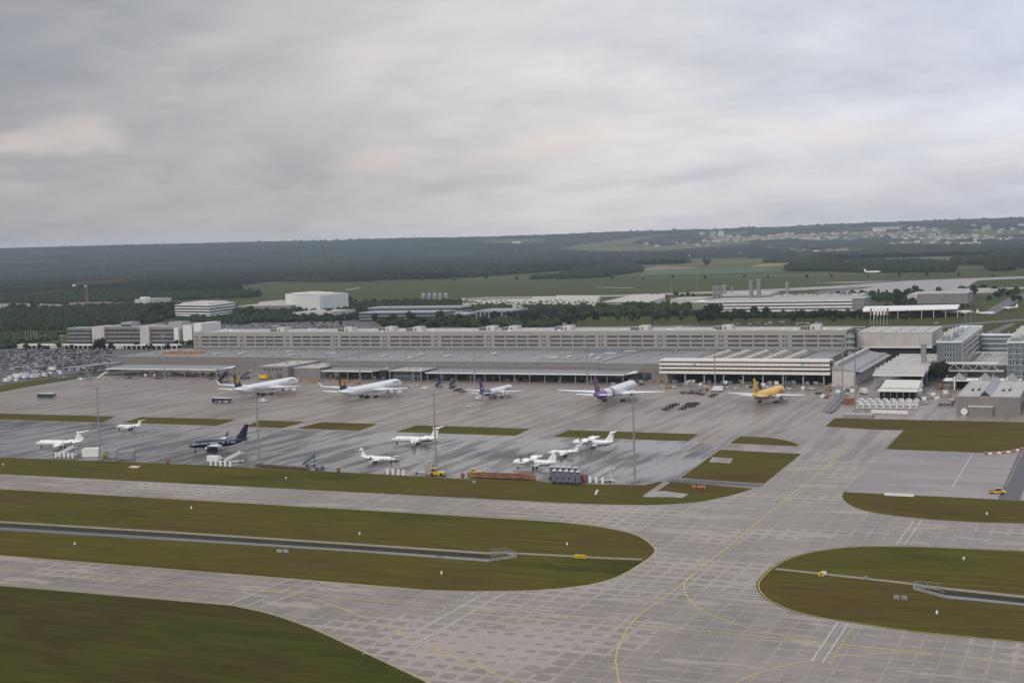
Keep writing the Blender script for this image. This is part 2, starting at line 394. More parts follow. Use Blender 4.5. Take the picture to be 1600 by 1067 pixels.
pave_mat('wet_asphalt', (.155, .143, .140), (.068, .062, .061), (.15, .46), streak=(.13, .018), wet=0.30)
pave_mat('right_asphalt', (.33, .285, .27), (.20, .172, .165), (.6, .42), streak=(.02, .09), wet=0.25)
pave_mat('road_asphalt', (.13, .125, .125), (.075, .072, .075), (.7, .5), wet=0.25)
pave_mat('far_concrete', (.36, .34, .32), (.27, .25, .24), (.7, .55), wet=0.25)
ground_ramp_mat('grass', 0.020, [(0.30, (.046, .050, .009)), (0.44, (.088, .079, .016)), (0.54, (.094, .073, .018)), (0.63, (.088, .060, .019)), (0.74, (.088, .090, .016))], fine=0.35)
ground_ramp_mat('grass_dark', 0.020, [(0.32, (.030, .040, .008)), (0.45, (.060, .060, .013)), (0.53, (.062, .046, .014)), (0.60, (.050, .050, .012)), (0.70, (.064, .070, .014))], fine=0.35)  # darker set of grass colours, used on the near island
ground_ramp_mat('lawn', 0.020, [(0.32, (.058, .072, .020)), (0.68, (.075, .074, .026))], fine=0.3)
mat('gravel_path', (.26, .225, .18), 0.9, 0.2, 0.5, world=True); mat('bank_soil', (.030, .029, .014), 0.95, 0.35, 0.7, world=True)
mat('yellow_paint', (.46, .36, .10), 0.5, 0.25, 0.6, world=True); mat('white_paint', (.46, .43, .40), 0.5, 0.3, 0.6, world=True); mat('faint_paint', (.33, .29, .22), 0.6, 0.25, 0.5, world=True)
def PX(pts, z=0.0): return [G(x, y, z) for x, y in pts]
def sheet(name, pts, z, m, holes=(), world=False):
    mb = MB(); mb.poly(pts if world else PX(pts), z, holes=holes); o = mb.build(name, MATS[m]); return tag(o, kind='structure')
def smooth_line(pts, k=6):
    """Catmull-Rom through points"""
    p = [Vector((a[0], a[1], 0)) for a in pts]; out = []
    q = [p[0]*2-p[1]]+p+[p[-1]*2-p[-2]]
    for i in range(1, len(q)-2):
        for j in range(k):
            t = j/k; a, b, c, d = q[i-1], q[i], q[i+1], q[i+2]
            out.append(0.5*((2*b)+(c-a)*t+(2*a-5*b+4*c-d)*t*t+(3*b-a-3*c+d)*t**3))
    return out+[p[-1]]
# ditches: far top edge, near top edge (pixel pairs from left to right), water lies 1.3 m down
DITCH = [([(-200, 800.5), (0, 817.2), (275, 834), (550, 852), (770, 867)], [(-200, 812), (0, 828), (275, 844.5), (550, 861.5), (764, 877.5)]),
         ([(1431, 917), (1500, 924.5), (1600, 935), (1700, 945), (1850, 961)], [(1478, 934.5), (1530, 939), (1600, 946), (1700, 956.5), (1850, 973)])]
DH = []
for far, near in DITCH: DH.append((PX(far), PX(near)))
holes = [[Vector((p.x, p.y, 0)) for p in far]+[Vector((p.x, p.y, 0)) for p in near[::-1]] for far, near in DH]
base_pts = [Vector((-900, 140, 0)), Vector((330, 140, 0)), Vector((330, 905, 0)), Vector((-690, 905, 0)), Vector((-768, 830, 0)), G(40, 606), G(0, 613), G(-160, 637)]
base_pts = [Vector((-640, 140, 0)), Vector((330, 140, 0)), Vector((330, 905, 0)), Vector((-640, 905, 0)), Vector((-735, 828, 0)), G(30, 606.5), G(-20, 617), G(-200, 650), Vector((-850, 520, 0))]
apron = sheet('apron', base_pts, 0.0, 'apron_concrete', holes=holes, world=True)
# darker, wetter parking apron in front; the asphalt square on the right
sheet('parking_apron', [(-260, 647.5), (0, 656.3), (400, 669), (800, 681.2), (1075, 690.5), (1136, 692.5), (1062, 746), (1040, 750), (1000, 756), (858, 753), (600, 741), (0, 714), (-260, 703)], 0.006, 'wet_asphalt')
sheet('parking_apron', [(1384, 702), (1600, 711), (1720, 716), (1720, 789), (1600, 783), (1322, 769)], 0.030, 'right_asphalt')
sheet('service_road', [(1055, 747.5), (1196, 756.5), (1186, 761.5), (1040, 751.5)], 0.034, 'road_asphalt')
sheet('service_road', [(1591, 660), (1640, 662), (1625, 700), (1590, 790), (1556, 787), (1592, 706)], 0.034, 'road_asphalt')
sheet('asphalt_patch', [(1264, 660.5), (1272, 654), (1304, 653), (1290, 666), (1277, 664.5)], 0.008, 'right_asphalt')
sheet('car_park', [(-260, 640), (-20, 616), (30, 606), (95, 591.5), (120, 588), (330, 572), (330, 562), (255, 546), (-220, 551)], -0.02, 'road_asphalt')
for pts in ([(-20, 616.5), (30, 606), (92, 592), (88, 589.5), (40, 596), (-20, 605), (-200, 634), (-200, 649)],):
    sheet('grass_verge', pts, 0.03, 'grass')
# grass islands between the taxiways
def spx(pts, k=5): return smooth_line([tuple(G(x, y))[:2] for x, y in pts], k)
isl_b = [(1021.6, 857), (1018, 867), (1004, 877.5), (977, 894), (942.5, 907.8), (891, 917), (822, 922), (736, 923)]
island_mid = [G(-260, 749.5), G(0, 764), G(550, 796), G(840, 813.5)]+spx([(880.6, 816.3), (929, 822), (977, 831), (1004, 841.4)]+isl_b)+[G(667, 921), G(530, 909.5), G(0, 867.2), G(-260, 846.5)]
h_edge = [(1428, 853.4), (1349, 853), (1290.6, 858), (1242.5, 868), (1211.5, 882), (1188, 902), (1182, 915), (1187.5, 927.5), (1204.7, 941), (1242.5, 956), (1290.6, 967), (1359, 977.3), (1428, 987.5)]
island_right = [G(1900, 879), G(1600, 860)]+spx(h_edge)+[G(1600, 1004), G(1900, 1032)]
a_edge = [(361, 946), (412.5, 957), (447, 967.6), (491.6, 984), (550, 1011), (599, 1034), (667.5, 1067), (760, 1117)]
island_near = [G(-260, 894.5), G(0, 915)]+spx(a_edge)+[G(760, 1240), G(-260, 1240)]
c_low = [(1177, 763), (1145, 773), (1094, 783.5), (1036, 788), (979, 788.6), (892, 786), (800, 781.5)]
island_far = [G(-260, 705), G(0, 714.5), G(260, 724), G(400, 731), G(600, 741), G(720, 748), G(835, 750.5), G(858, 754), G(950, 757.3), G(1007, 757.6), G(1030, 752.3), G(1050, 752.2)]+spx(c_low)+[G(530, 767.5), G(0, 740.5), G(-260, 726)]
g_edge = [(1462.5, 812), (1394, 805), (1349, 797), (1325, 786.5), (1316.5, 777), (1318.5, 768.5)]
island_g = [G(1900, 832.5), G(1600, 817.4), G(1531, 816)]+spx(g_edge)+[G(1600, 782.3), G(1900, 798)]
GZ = 0.05
def island(pts, holes=(), m='grass'):
    pts = [Vector((p[0], p[1], 0)) for p in pts]
    mb = MB(); mb.poly(pts, GZ, holes=holes)
    n = len(pts); ar = sum(pts[i].x*pts[(i+1) % n].y-pts[i].y*pts[(i+1) % n].x for i in range(n)); q = pts if ar > 0 else pts[::-1]
    for i in range(n):
        a, b = q[i], q[(i+1) % n]; mb.face((a.x, a.y, -0.02), (b.x, b.y, -0.02), (b.x, b.y, GZ), (a.x, a.y, GZ))
    return tag(mb.build('grass_island', MATS[m]), kind='structure')
island(island_mid, [holes[0]]); island(island_right, [holes[1]]); island(island_near, m='grass_dark'); island(island_far); island(island_g)
strips = [[(-260, 637), (0, 646), (180, 650.5), (160, 660), (0, 655.3), (-260, 646.5)], [(220, 651.5), (370, 655.3), (338, 665), (192, 660.3)], [(405, 656.5), (477, 658.7), (441, 668.6), (383, 666.6)],
          [(502, 659.3), (590, 662.4), (563, 672.6), (463, 669.4)], [(652, 664.2), (828, 669.6), (806, 680.6), (618, 674.8)], [(889, 671.8), (1091, 678), (1075, 689), (864, 682.4)],
          [(1157, 681.5), (1200, 683.2), (1230, 688.4), (1247, 694), (1246, 697), (1200, 695), (1141, 692)],
          [(1125, 702.5), (1252, 709), (1194, 755.5), (1063, 746.6)],
          [(1304, 653.3), (1600, 659.6), (1640, 661), (1612, 686), (1598, 701), (1585, 705.3), (1537, 707.3), (1384, 701.4), (1412, 672.3), (1355, 670.4), (1290, 666.2)]]
for s_ in strips: island(PX(s_))
# ditches themselves
def ditch(far, near, cap_end):
    n = len(far); mb = MB(); d = .5
    wf = [lerp(far[i], near[i], 0.34) for i in range(n)]; wn = [lerp(far[i], near[i], 0.86) for i in range(n)]
    for i in range(n-1):
        mb.mat(0).face((wf[i].x, wf[i].y, -d-.35), (wf[i+1].x, wf[i+1].y, -d-.35), (far[i+1].x, far[i+1].y, GZ), (far[i].x, far[i].y, GZ))
        mb.face((near[i].x, near[i].y, GZ), (near[i+1].x, near[i+1].y, GZ), (wn[i+1].x, wn[i+1].y, -d-.35), (wn[i].x, wn[i].y, -d-.35))
        mb.face((wn[i].x, wn[i].y, -d-.35), (wn[i+1].x, wn[i+1].y, -d-.35), (wf[i+1].x, wf[i+1].y, -d-.35), (wf[i].x, wf[i].y, -d-.35))
    e = cap_end
    mb.face((near[e].x, near[e].y, GZ), (far[e].x, far[e].y, GZ), (wf[e].x, wf[e].y, -d-.35), (wn[e].x, wn[e].y, -d-.35))
    o = mb.build('ditch', MATS['bank_soil']); tag(o, kind='structure')
    mb = MB(); a = [lerp(far[i], near[i], 0.36) for i in range(n)]; b = [lerp(far[i], near[i], 0.88) for i in range(n)]
    for i in range(n-1): mb.face((b[i].x, b[i].y, -d), (b[i+1].x, b[i+1].y, -d), (a[i+1].x, a[i+1].y, -d), (a[i].x, a[i].y, -d))
    o = mb.build('ditch_water', mat('water', (.05, .055, .06), 0.06, 0.1, 0.1)); tag(o, kind='structure')
    mb = MB()
    for i in range(n-1):                                            # gravel path along the far bank
        t = (far[i+1]-far[i]).normalized(); q = Vector((-t.y, t.x, 0)); z = Vector((0, 0, GZ+.012))
        mb.face(far[i]+q*.5+z, far[i+1]+q*.5+z, far[i+1]+q*3.0+z, far[i]+q*3.0+z)
    o = mb.build('gravel_path', MATS['gravel_path']); tag(o, kind='structure')
ditch(DH[0][0], DH[0][1], -1); ditch(DH[1][0], DH[1][1], 0)
def ribbon(name, pts, wd, z, m, dash=None):
    pts = [Vector((p[0], p[1], 0)) for p in pts]; mb = MB()
    if dash:
        q = []; 
        for a, b in zip(pts, pts[1:]):
            L_ = (b-a).length; t = 0; u = (b-a).normalized()
            while t < L_: q.append((a+u*t, a+u*min(L_, t+dash[0]))); t += dash[0]+dash[1]
        segs = q
    else: segs = None
    def side(i):
        a = pts[max(0, i-1)]; b = pts[min(len(pts)-1, i+1)]; t = (b-a).normalized(); return Vector((-t.y, t.x, 0))*wd/2
    zz = Vector((0, 0, z))
    if segs:
        for a, b in segs:
            t = (b-a).normalized(); s = Vector((-t.y, t.x, 0))*wd/2; mb.face(a-s+zz, b-s+zz, b+s+zz, a+s+zz)
    else:
        for i in range(len(pts)-1): mb.face(pts[i]-side(i)+zz, pts[i+1]-side(i+1)+zz, pts[i+1]+side(i+1)+zz, pts[i]+side(i)+zz)
    return tag(mb.build(name, MATS[m]), kind='structure')
ribbon('gravel_path', [G(770, 862.5), G(860, 867), G(940, 871.5), G(1004, 874)], 2.0, GZ+.012, 'gravel_path')
ribbon('gravel_path', [G(1212, 888.5), G(1300, 898), G(1400, 909), G(1440, 914)], 2.0, GZ+.012, 'gravel_path')
# concrete slabs of the near taxiways: the 300 that show largest are parts of the pavement, the rest one mass
def slabs():
    root = tag(bpy.data.objects.new('taxiway', None), kind='structure'); C.objects.link(root)
    Mt = MATS['taxi_concrete']
    def inside(p, poly):
        c = False; n = len(poly); j = n-1
        for i in range(n):
            a, b = poly[i], poly[j]
            if (a[1] > p[1]) != (b[1] > p[1]) and p[0] < (b[0]-a[0])*(p[1]-a[1])/(b[1]-a[1])+a[0]: c = not c
            j = i
        return c
    islands = [island_mid, island_right, island_near, island_far, island_g]
    TAXI_ARM = [tuple(G(*a))[:2] for a in ((-400, 700), (0, 738), (880, 783), (1000, 786), (1094, 781), (1150, 762), (1200, 748), (1248, 709), (1248, 690), (1285, 664), (1416, 671), (1390, 702), (1326, 769), (1330, 790), (1400, 800), (1900, 826), (1900, 1000), (-400, 1000))]
    cells = []
    g = 0.035
    for iy in range(0, 64):
        y0 = SOY+iy*SY
        for ix in range(-110, 40):
            x0 = SOX+ix*SX; c = (x0+SX/2, y0+SY/2)
            px, py, k = proj((c[0], c[1], 0))
            if not (-60 < px < 1660 and 640 < py < 1100): continue
            if any(all(inside((x0+a*SX, y0+b*SY), pl) for a in (0, 1) for b in (0, 1)) for pl in islands): continue
            # keep to the taxiway bands: not on the two parking aprons, which lie beyond the grass
            if c[1] > 440 and not inside(c, TAXI_ARM): continue
            if c[1] > 452 and px < 900: continue
            cells.append((k, x0, y0))
    cells.sort()
    one = MB(); one.prism([(g, g), (SX-g, g), (SX-g, SY-g), (g, SY-g)], 0, 0.02); me = one.mesh('slab', Mt)
    for k, x0, y0 in cells[:300]:
        o = obj_from('slab', me, root, (x0, y0, 0.004))
    mb = MB()
    for k, x0, y0 in cells[300:]:
        mb.prism([(x0+g, y0+g), (x0+SX-g, y0+g), (x0+SX-g, y0+SY-g), (x0+g, y0+SY-g)], 0.004, 0.024)
    tag(mb.build('slab', Mt, root), kind='stuff')
    return len(cells)
NSLAB = slabs(); print('slabs', NSLAB)
# ------------------------------------------------------------------ painted markings
TZ, AZ_ = 0.042, 0.042
def yl(pts, wd=0.5, z=TZ, m='yellow_paint', k=6, dash=None, name='painted_line'):
    w_ = [tuple(G(x, y))[:2] for x, y in pts]
    return ribbon(name, smooth_line(w_, k) if k and len(w_) > 2 else [Vector((*a, 0)) for a in w_], wd, z, m, dash)
yl([(-100, 879.5), (0, 888.5), (371, 918.7), (700, 949), (1080, 983.4), (1600, 1034.6), (1750, 1049)], .42, k=0)
yl([(371, 919), (447, 927), (495, 937.7), (530, 949), (599, 977), (702, 1022), (808, 1066), (900, 1106)], .42, TZ+.004)
yl([(1277, 740), (1253.7, 760), (1230, 778), (1141, 851), (1102, 882), (1080, 901), (1039, 932), (1004, 956.6), (984, 977), (970, 1001), (962.5, 1025), (964, 1046), (970, 1070), (992, 1110)], .42, TZ+.008)
yl([(1088, 894), (1075, 903), (1069, 912), (1072, 929), (1091, 949.7), (1125.6, 966), (1170, 981), (1222, 993), (1290.6, 1004), (1400, 1016)], .42, TZ+.012)
yl([(1232, 776), (1230, 780), (1235.6, 788), (1253, 802), (1290.6, 814), (1342, 823.5), (1390, 829)], .38, TZ+.004, 'faint_paint')
yl([(-100, 747), (0, 751.5), (550, 781), (942, 804), (1222, 821.8), (1600, 842.4), (1750, 850)], .38, TZ, 'faint_paint', 0)
yl([(1150, 1066), (1170, 1057), (1215, 1042), (1270, 1031), (1325, 1023.6), (1394, 1020), (1462, 1021.2)], .42, TZ+.008)
yl([(1277, 740), (1318.7, 704), (1322.5, 697), (1312, 689.5), (1295, 684), (1270, 679.5)], .5, TZ+.004)
yl([(1020, 738.7), (1145, 671.2), (1157, 664)], .45, AZ_, 'yellow_paint', 0); yl([(1120, 670), (1160, 648)], .45, AZ_, 'yellow_paint', 0)
for a, b in [((717.5, 726), (885, 662.5)), ((220, 722.5), (262, 711)), ((220, 696), (342, 667)), ((100, 686), (140, 664)), ((470, 706), (650, 652)), ((440, 668), (600, 636)), ((20, 687), (140, 663)), ((1487.5, 762), (1518.7, 710))]:
    yl([a, b], .45, AZ_, 'faint_paint' if a[0] < 1400 else 'white_paint', 0)
yl([(0, 657.3), (400, 670), (1200, 696), (1384, 702.8), (1600, 711)], .3, AZ_+.004, 'white_paint', 0); yl([(0, 712), (600, 738), (850, 749)], .25, AZ_, 'faint_paint', 0)
yl([(0, 634.5), (400, 640), (800, 648), (1200, 652)], .3, AZ_, 'faint_paint', 0)
yl([(1572.5, 758.7), (1594, 713), (1603, 694)], .3, AZ_+.008, 'white_paint', 0, dash=(3, 3))
for px in (355, 540, 700, 915, 1105):                                # stand lead-in lines behind the parked freighters
    yl([(px+70, 612), (px, 640)], .35, AZ_+.004, 'faint_paint', 0)
for px, py in ((25, 657), (88, 660), (285, 667), (295, 642), (272, 642), (417, 668), (507, 674), (443, 647), (468, 648), (652, 652), (683, 653), (747, 682), (857, 658), (887, 659), (1013, 691), (1110, 665), (1143, 666)):
    yl([(px-4, py+1.4), (px+4, py-1.4)], .8, AZ_+.008, 'white_paint', 0)
def edge_line(pts, off, m='yellow_paint', wd=.32):
    p = [Vector((a[0], a[1], 0)) for a in pts]; out = []
    for i in range(len(p)):
        t = (p[min(i+1, len(p)-1)]-p[max(0, i-1)]).normalized(); out.append(p[i]+Vector((-t.y, t.x, 0))*off)
    ribbon('edge_line', out, wd, TZ+.016, m)
edge_line(island_mid, .55); edge_line(island_right[::-1], -.55); edge_line(island_near[:-2], .6); edge_line(island_far[-30:], .5, 'faint_paint'); edge_line(island_g[::-1], -.5, 'faint_paint')
for (a, b, off) in [((583, 1023), (764, 924), 0), ((583, 1023), (764, 924), 5), ((356, 944), (457, 903.5), 0), ((356, 944), (457, 903.5), 6), ((392, 947), (495, 908), 3), ((163, 773), (237, 752.5), 0), ((163, 773), (237, 752.5), 5), ((310, 782), (385, 759), 0), ((365, 783), (430, 763), 0),
                    ((530, 795), (600, 770), 0), ((565, 797), (625, 772), 0), ((678, 803), (740, 778), 0), ((705, 804), (766, 780), 0), ((930, 821), (977, 789.5), 0), ((930, 821), (977, 789.5), 6), ((1285, 1035), (1325, 974), 0), ((1268, 1033), (1309, 972), 0), ((1400.6, 850), (1428, 814), 0), ((1413, 851), (1440, 813), 0)]:
    A, B = G(*a), G(*b); v = Vector((off, 0, 0)); ribbon('hold_line', [A+v, B+v], .42, TZ+.020, 'white_paint')
ribbon('hold_line', [G(1296, 1037), G(1334, 977)], .5, TZ+.020, 'yellow_paint', (1.4, 1.4)); ribbon('hold_line', [G(1423, 851), G(1447, 816)], .5, TZ+.020, 'yellow_paint', (1.4, 1.4))
ribbon('hold_line', [G(566, 1022), G(742, 924)], .42, TZ+.020, 'white_paint', (2, 2))
for dy in (0, 3.4, 6.8, 10.2): yl([(944, 907+dy*1.1), (1050, 916+dy*1.1), (1186, 927+dy*1.05)], .4, TZ+.024, 'white_paint', 0)
for dy in (0, 4): yl([(1022, 867+dy), (1206, 879+dy)], .4, TZ+.024, 'white_paint', 0, dash=(4, 2.5))
for dy in (0, 4): yl([(1187, 756+dy), (1318, 766+dy)], .35, TZ+.024, 'white_paint', 0)
for dy in (0,): yl([(1247, 695.5), (1384, 702.4)], .3, TZ+.024, 'white_paint', 0)
# concrete pads let into the grass
sheet('concrete_pad', [(1113, 714), (1145, 716), (1141, 724), (1108, 722)], GZ+.012, 'apron_concrete')
sheet('concrete_pad', [(1036, 753), (1048, 753), (1014, 776), (1003, 775)], GZ+.012, 'apron_concrete')
sheet('concrete_pad', [(1018, 768), (1038, 767), (1076, 772), (1066, 777.5), (1045, 776.5), (1006, 776.5)], GZ+.016, 'far_concrete')
# ------------------------------------------------------------------ buildings
mat('wall_grey', (.215, .20, .19), .7, .10, .25); mat('wall_office', (.33, .305, .285), .7, .08, .25); mat('wall_dark', (.115, .108, .105), .7, .1, .25); mat('wall_pale', (.52, .485, .455), .7, .10, .12); mat('wall_white', (.74, .73, .71), .6, .06, .15)
mat('roof_metal', (.235, .235, .23), .45, .12, .05, sc=(1, .1, 1)); mat('roof_light', (.44, .415, .385), .6, .1, .08); mat('roof_green', (.235, .28, .262), .4, .12, .1); mat('roof_zinc', (.30, .305, .31), .4, .12, .3)
mat('trim_white', (.78, .77, .75), .5, .05, .5); mat('trim_grey', (.33, .325, .32), .5, .08, .5); mat('steel_grey', (.26, .265, .265), .45, .12, .5); mat('steel_white', (.62, .61, .59), .5, .08, .8)
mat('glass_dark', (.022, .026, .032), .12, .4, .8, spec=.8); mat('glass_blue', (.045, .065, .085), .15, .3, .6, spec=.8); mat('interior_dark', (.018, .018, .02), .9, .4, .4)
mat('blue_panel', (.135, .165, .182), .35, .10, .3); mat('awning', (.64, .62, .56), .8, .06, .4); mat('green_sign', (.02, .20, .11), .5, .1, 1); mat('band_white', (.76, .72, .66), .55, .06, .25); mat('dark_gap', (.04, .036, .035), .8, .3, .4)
mat('orange_paint', (.42, .19, .04), .5, .15, 1); mat('red_paint', (.42, .03, .025), .5, .15, 1); mat('concrete', (.28, .27, .255), .85, .15, .4); mat('rust_red', (.25, .09, .05), .8, .2, .6)
SHARED = {}
def shared(key, fn):
    if key not in SHARED: SHARED[key] = fn()
    return SHARED[key]
def window_mesh(w_, h_, panes, glass='glass_dark', frame='trim_grey'):
    def mk():
        mb = MB(); mb.mat(0).box((w_/2, .04, h_/2), (w_-.06, .06, h_-.06)); mb.mat(1)
        for i in range(panes+1): mb.box((.05+(w_-.1)*i/panes, 0, h_/2), (.12, .12, h_-.004))
        mb.box((w_/2, 0, .06), (w_-.3, .13, .12)); return mb.mesh('window', [MATS[glass], MATS[frame]])
    return shared(('win', round(w_, 2), round(h_, 2), panes, glass, frame), mk)
def facade(root, p0, p1, z0, z1, rows, bays, wall='wall_grey', rec=.4, pane_w=2.2, glass='glass_dark', frame='trim_grey', build_wall=True, name='wall'):
    """wall skin with real openings on the face p0 -> p1 (outside on the right), each opening holding its window"""
    p0, p1 = Vector((p0[0], p0[1], 0)), Vector((p1[0], p1[1], 0)); t = (p1-p0).normalized(); L_ = (p1-p0).length; n = Vector((t.y, -t.x, 0)); rz = math.atan2(t.y, t.x)
    rw = wloc(root); bays = sorted(b for b in bays if b[1] <= L_); rows = sorted(rows)
    mb = MB()
    def slab_(u0, u1, a, b):
        if u1-u0 < .01 or b-a < .01: return
        c = p0+t*(u0+u1)/2+n*(rec/2+.002); mb.box((c.x, c.y, (a+b)/2), (u1-u0, rec, b-a), rz)
    u = 0
    for b in bays+[(L_, L_)]: slab_(u, b[0], z0, z1); u = b[1]
    for b in bays:
        z = z0
        for r_ in rows+[(z1, z1)]: slab_(b[0]+.001, b[1]-.001, z+.001 if z > z0 else z, r_[0]-.001 if r_[0] < z1 else r_[0]); z = r_[1]
        for r_ in rows:
            q = p0+t*(b[0]+.02)+n*.10; np_ = max(1, round((b[1]-b[0])/pane_w))
            obj_from('window', window_mesh(b[1]-b[0]-.04, r_[1]-r_[0]-.04, np_, glass, frame), root, Vector((q.x, q.y, r_[0]+.02))-rw, rz)
    return mb.build(name, MATS[wall], root)
def rect(x0, x1, y0, y1): return [(x0, y0), (x1, y0), (x1, y1), (x0, y1)]
def blk(px0, px1, pyb, depth):
    a, b = G(px0, pyb), G(px1, pyb); Y = (a.y+b.y)/2; return a.x*Y/a.y, b.x*Y/b.y, Y, Y+depth
def base(x0, x1, y0, y1): return Vector(((x0+x1)/2, (y0+y1)/2, 0))
def plain(root, name, x0, x1, y0, y1, z0, z1, m, top=True):
    mb = MB(); mb.prism(rect(x0, x1, y0, y1), z0, z1, top=top); return mb.build(name, MATS[m], root)
def roof_slab(root, x0, x1, y0, y1, z, th, m, over=.25, name='roof'):
    mb = MB(); mb.box(((x0+x1)/2, (y0+y1)/2, z+th/2+.003), (x1-x0+2*over, y1-y0+2*over, th)); return mb.build(name, MATS[m], root)
def parapet(root, x0, x1, y0, y1, z, h, m, th=.5):
    mb = MB()
    mb.box(((x0+x1)/2, y0+th/2, z+h/2), (x1-x0, th, h)); mb.box(((x0+x1)/2, y1-th/2, z+h/2), (x1-x0, th, h))
    mb.box((x0+th/2, (y0+y1)/2, z+h/2), (th, y1-y0-2*th-.01, h)); mb.box((x1-th/2, (y0+y1)/2, z+h/2), (th, y1-y0-2*th-.01, h)); return mb.build('parapet', MATS[m], root)
def roof_vent_mesh(): 
    mb = MB(); mb.mat(0).box((0, 0, .35), (1.6, 4.2, .7), bottom=False); mb.mat(1).box((0, 0, .74), (1.8, 4.4, .08)); return mb.mesh('roof_vent', [MATS['trim_grey'], MATS['roof_light']])
def long_light_mesh():
    mb = MB(); mb.mat(0).box((0, 0, .4), (2.4, 9.0, .8), bottom=False); mb.mat(1).box((0, 0, .9), (2.2, 8.8, .2)); return mb.mesh('skylight', [MATS['trim_grey'], MATS['wall_white']])

# --- cargo hall: three bays that step forward, long low metal roof
def cargo_hall():
    t = thing('cargo_hall', (-440, 905, 0), 'long low grey cargo hall with a flat metal roof behind the parked jets', 'building')
    H = 12.0
    for (x0, x1, y0, y1, z, m) in ((-745, -530.3, 876, 949.4, H, 'wall_grey'), (-530, -316.3, 853, 949.4, H, 'wall_grey'), (-316, -171, 849, 949.4, H-.15, 'wall_grey')):
        plain(t, 'wall', x0, x1, y0, y1, 0, z, m, top=False)
        mb = MB(); mb.box(((x0+x1)/2, (y0+y1)/2, z+.003), (x1-x0, y1-y0, .2))
        n = int((x1-x0)/6)
        for i in range(1, n): mb.box((x0+(x1-x0)*i/n, (y0+y1)/2, z+.14), (.16, y1-y0-.4, .08), bottom=False)
        mb.build('roof', MATS['roof_metal'], t)
        mb = MB(); mb.box(((x0+x1)/2, y0-.12, z-.1), (x1-x0+.3, .5, 1.0)); mb.build('eaves', MATS['trim_grey'], t)
        mb = MB()
        for k in range(3): mb.box(((x0+x1)/2, y0-.05, 3.2+k*2.3), (x1-x0, .12, .12))
        mb.build('cladding_rail', MATS['wall_dark'], t)
    for x, y, l in ((-530.15, 901, 97), (-316.15, 899, 100)): MB().box((x, y, H+.35), (.8, l, .7)).build('parapet', MATS['trim_grey'], t)
    rv = roof_vent_mesh(); sk = long_light_mesh()
    rnd = random.Random(3)
    for iy, y in enumerate((884, 898, 912, 926, 940)):
        for ix in range(22):
            x = -735+ix*26+(iy % 2)*11+rnd.uniform(-3, 3)
            if x > -180 or (x < -532 and y < 882) or abs(x+530) < 4 or abs(x+316) < 4 or (x > -300 and y < 905): continue
            obj_from('roof_vent', rv, t, Vector((x, y, H+.12))-t.location, 0 if rnd.random() < .7 else .5)
    for x, y in ((-640, 900), (-605, 915), (-660, 893), (-500, 880), (-476, 895), (-470, 868), (-448, 884), (-362, 878), (-352, 884), (-340, 897), (-331, 912), (-322.5, 930), (-326, 872), (-420, 905), (-560, 905), (-585, 887)):
        obj_from('skylight', sk, t, Vector((x, y, H+.12))-t.location, R(random.Random(int(x)).choice((0, 0, 90))))
    # glass greenhouse strip on the roof
    mb = MB(); mb.box((-352, 866, H+.5), (26, 6, .8)); mb.build('skylight', MATS['roof_green'], t); mb = MB(); mb.box((-340, 930, H+.4), (40, 14, .7)); mb.build('skylight', mat('roof_blue', (.16, .20, .235), .35, .2, .1), t)
    # dark dock doors
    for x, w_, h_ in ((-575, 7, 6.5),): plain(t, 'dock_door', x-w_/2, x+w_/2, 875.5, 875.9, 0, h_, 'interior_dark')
    for x, w_, h_ in ((-301, 8, 4.5), (-285, 9, 5.5)): plain(t, 'dock_door', x-w_/2, x+w_/2, 848.5, 848.9, .0, h_, 'glass_dark')
    # solar frames beside the left bay
    fr = MB()
    for r_ in range(2):
        for i in range(11): obj_from('roof_crate', shared('rcr', lambda: MB().box((0, 0, .75), (2.2, 1.6, 1.5)).mesh('roof_crate', MATS['orange_paint'])), t, Vector((-716+i*3.3+r_*1.5, 897+r_*7, H+.11))-t.location)
    # rooflight grid over the right bay
    mb = MB(); x0, x1, y0, y1 = -259, -189, 868, 940
    mb.box(((x0+x1)/2, (y0+y1)/2, H+.35), (x1-x0, y1-y0, .7)); mb.build('rooflight_base', mat('rooflight_base', (.17, .155, .14), .7, .15, .3), t)
    dm = MB(); s = 2.5
    for a, b in (((-s, -s), (s, -s)), ((s, -s), (s, s)), ((s, s), (-s, s)), ((-s, s), (-s, -s))): dm.face((*a, 0), (*b, 0), (0, 0, 1.2))
    dome = dm.mesh('rooflight_pyramid', MATS['roof_light'])
    for i in range(5):
        for j in range(6): obj_from('rooflight_pyramid', dome, t, Vector((x0+8+i*13.5, y0+6+j*12, H+.71))-t.location)
cargo_hall()
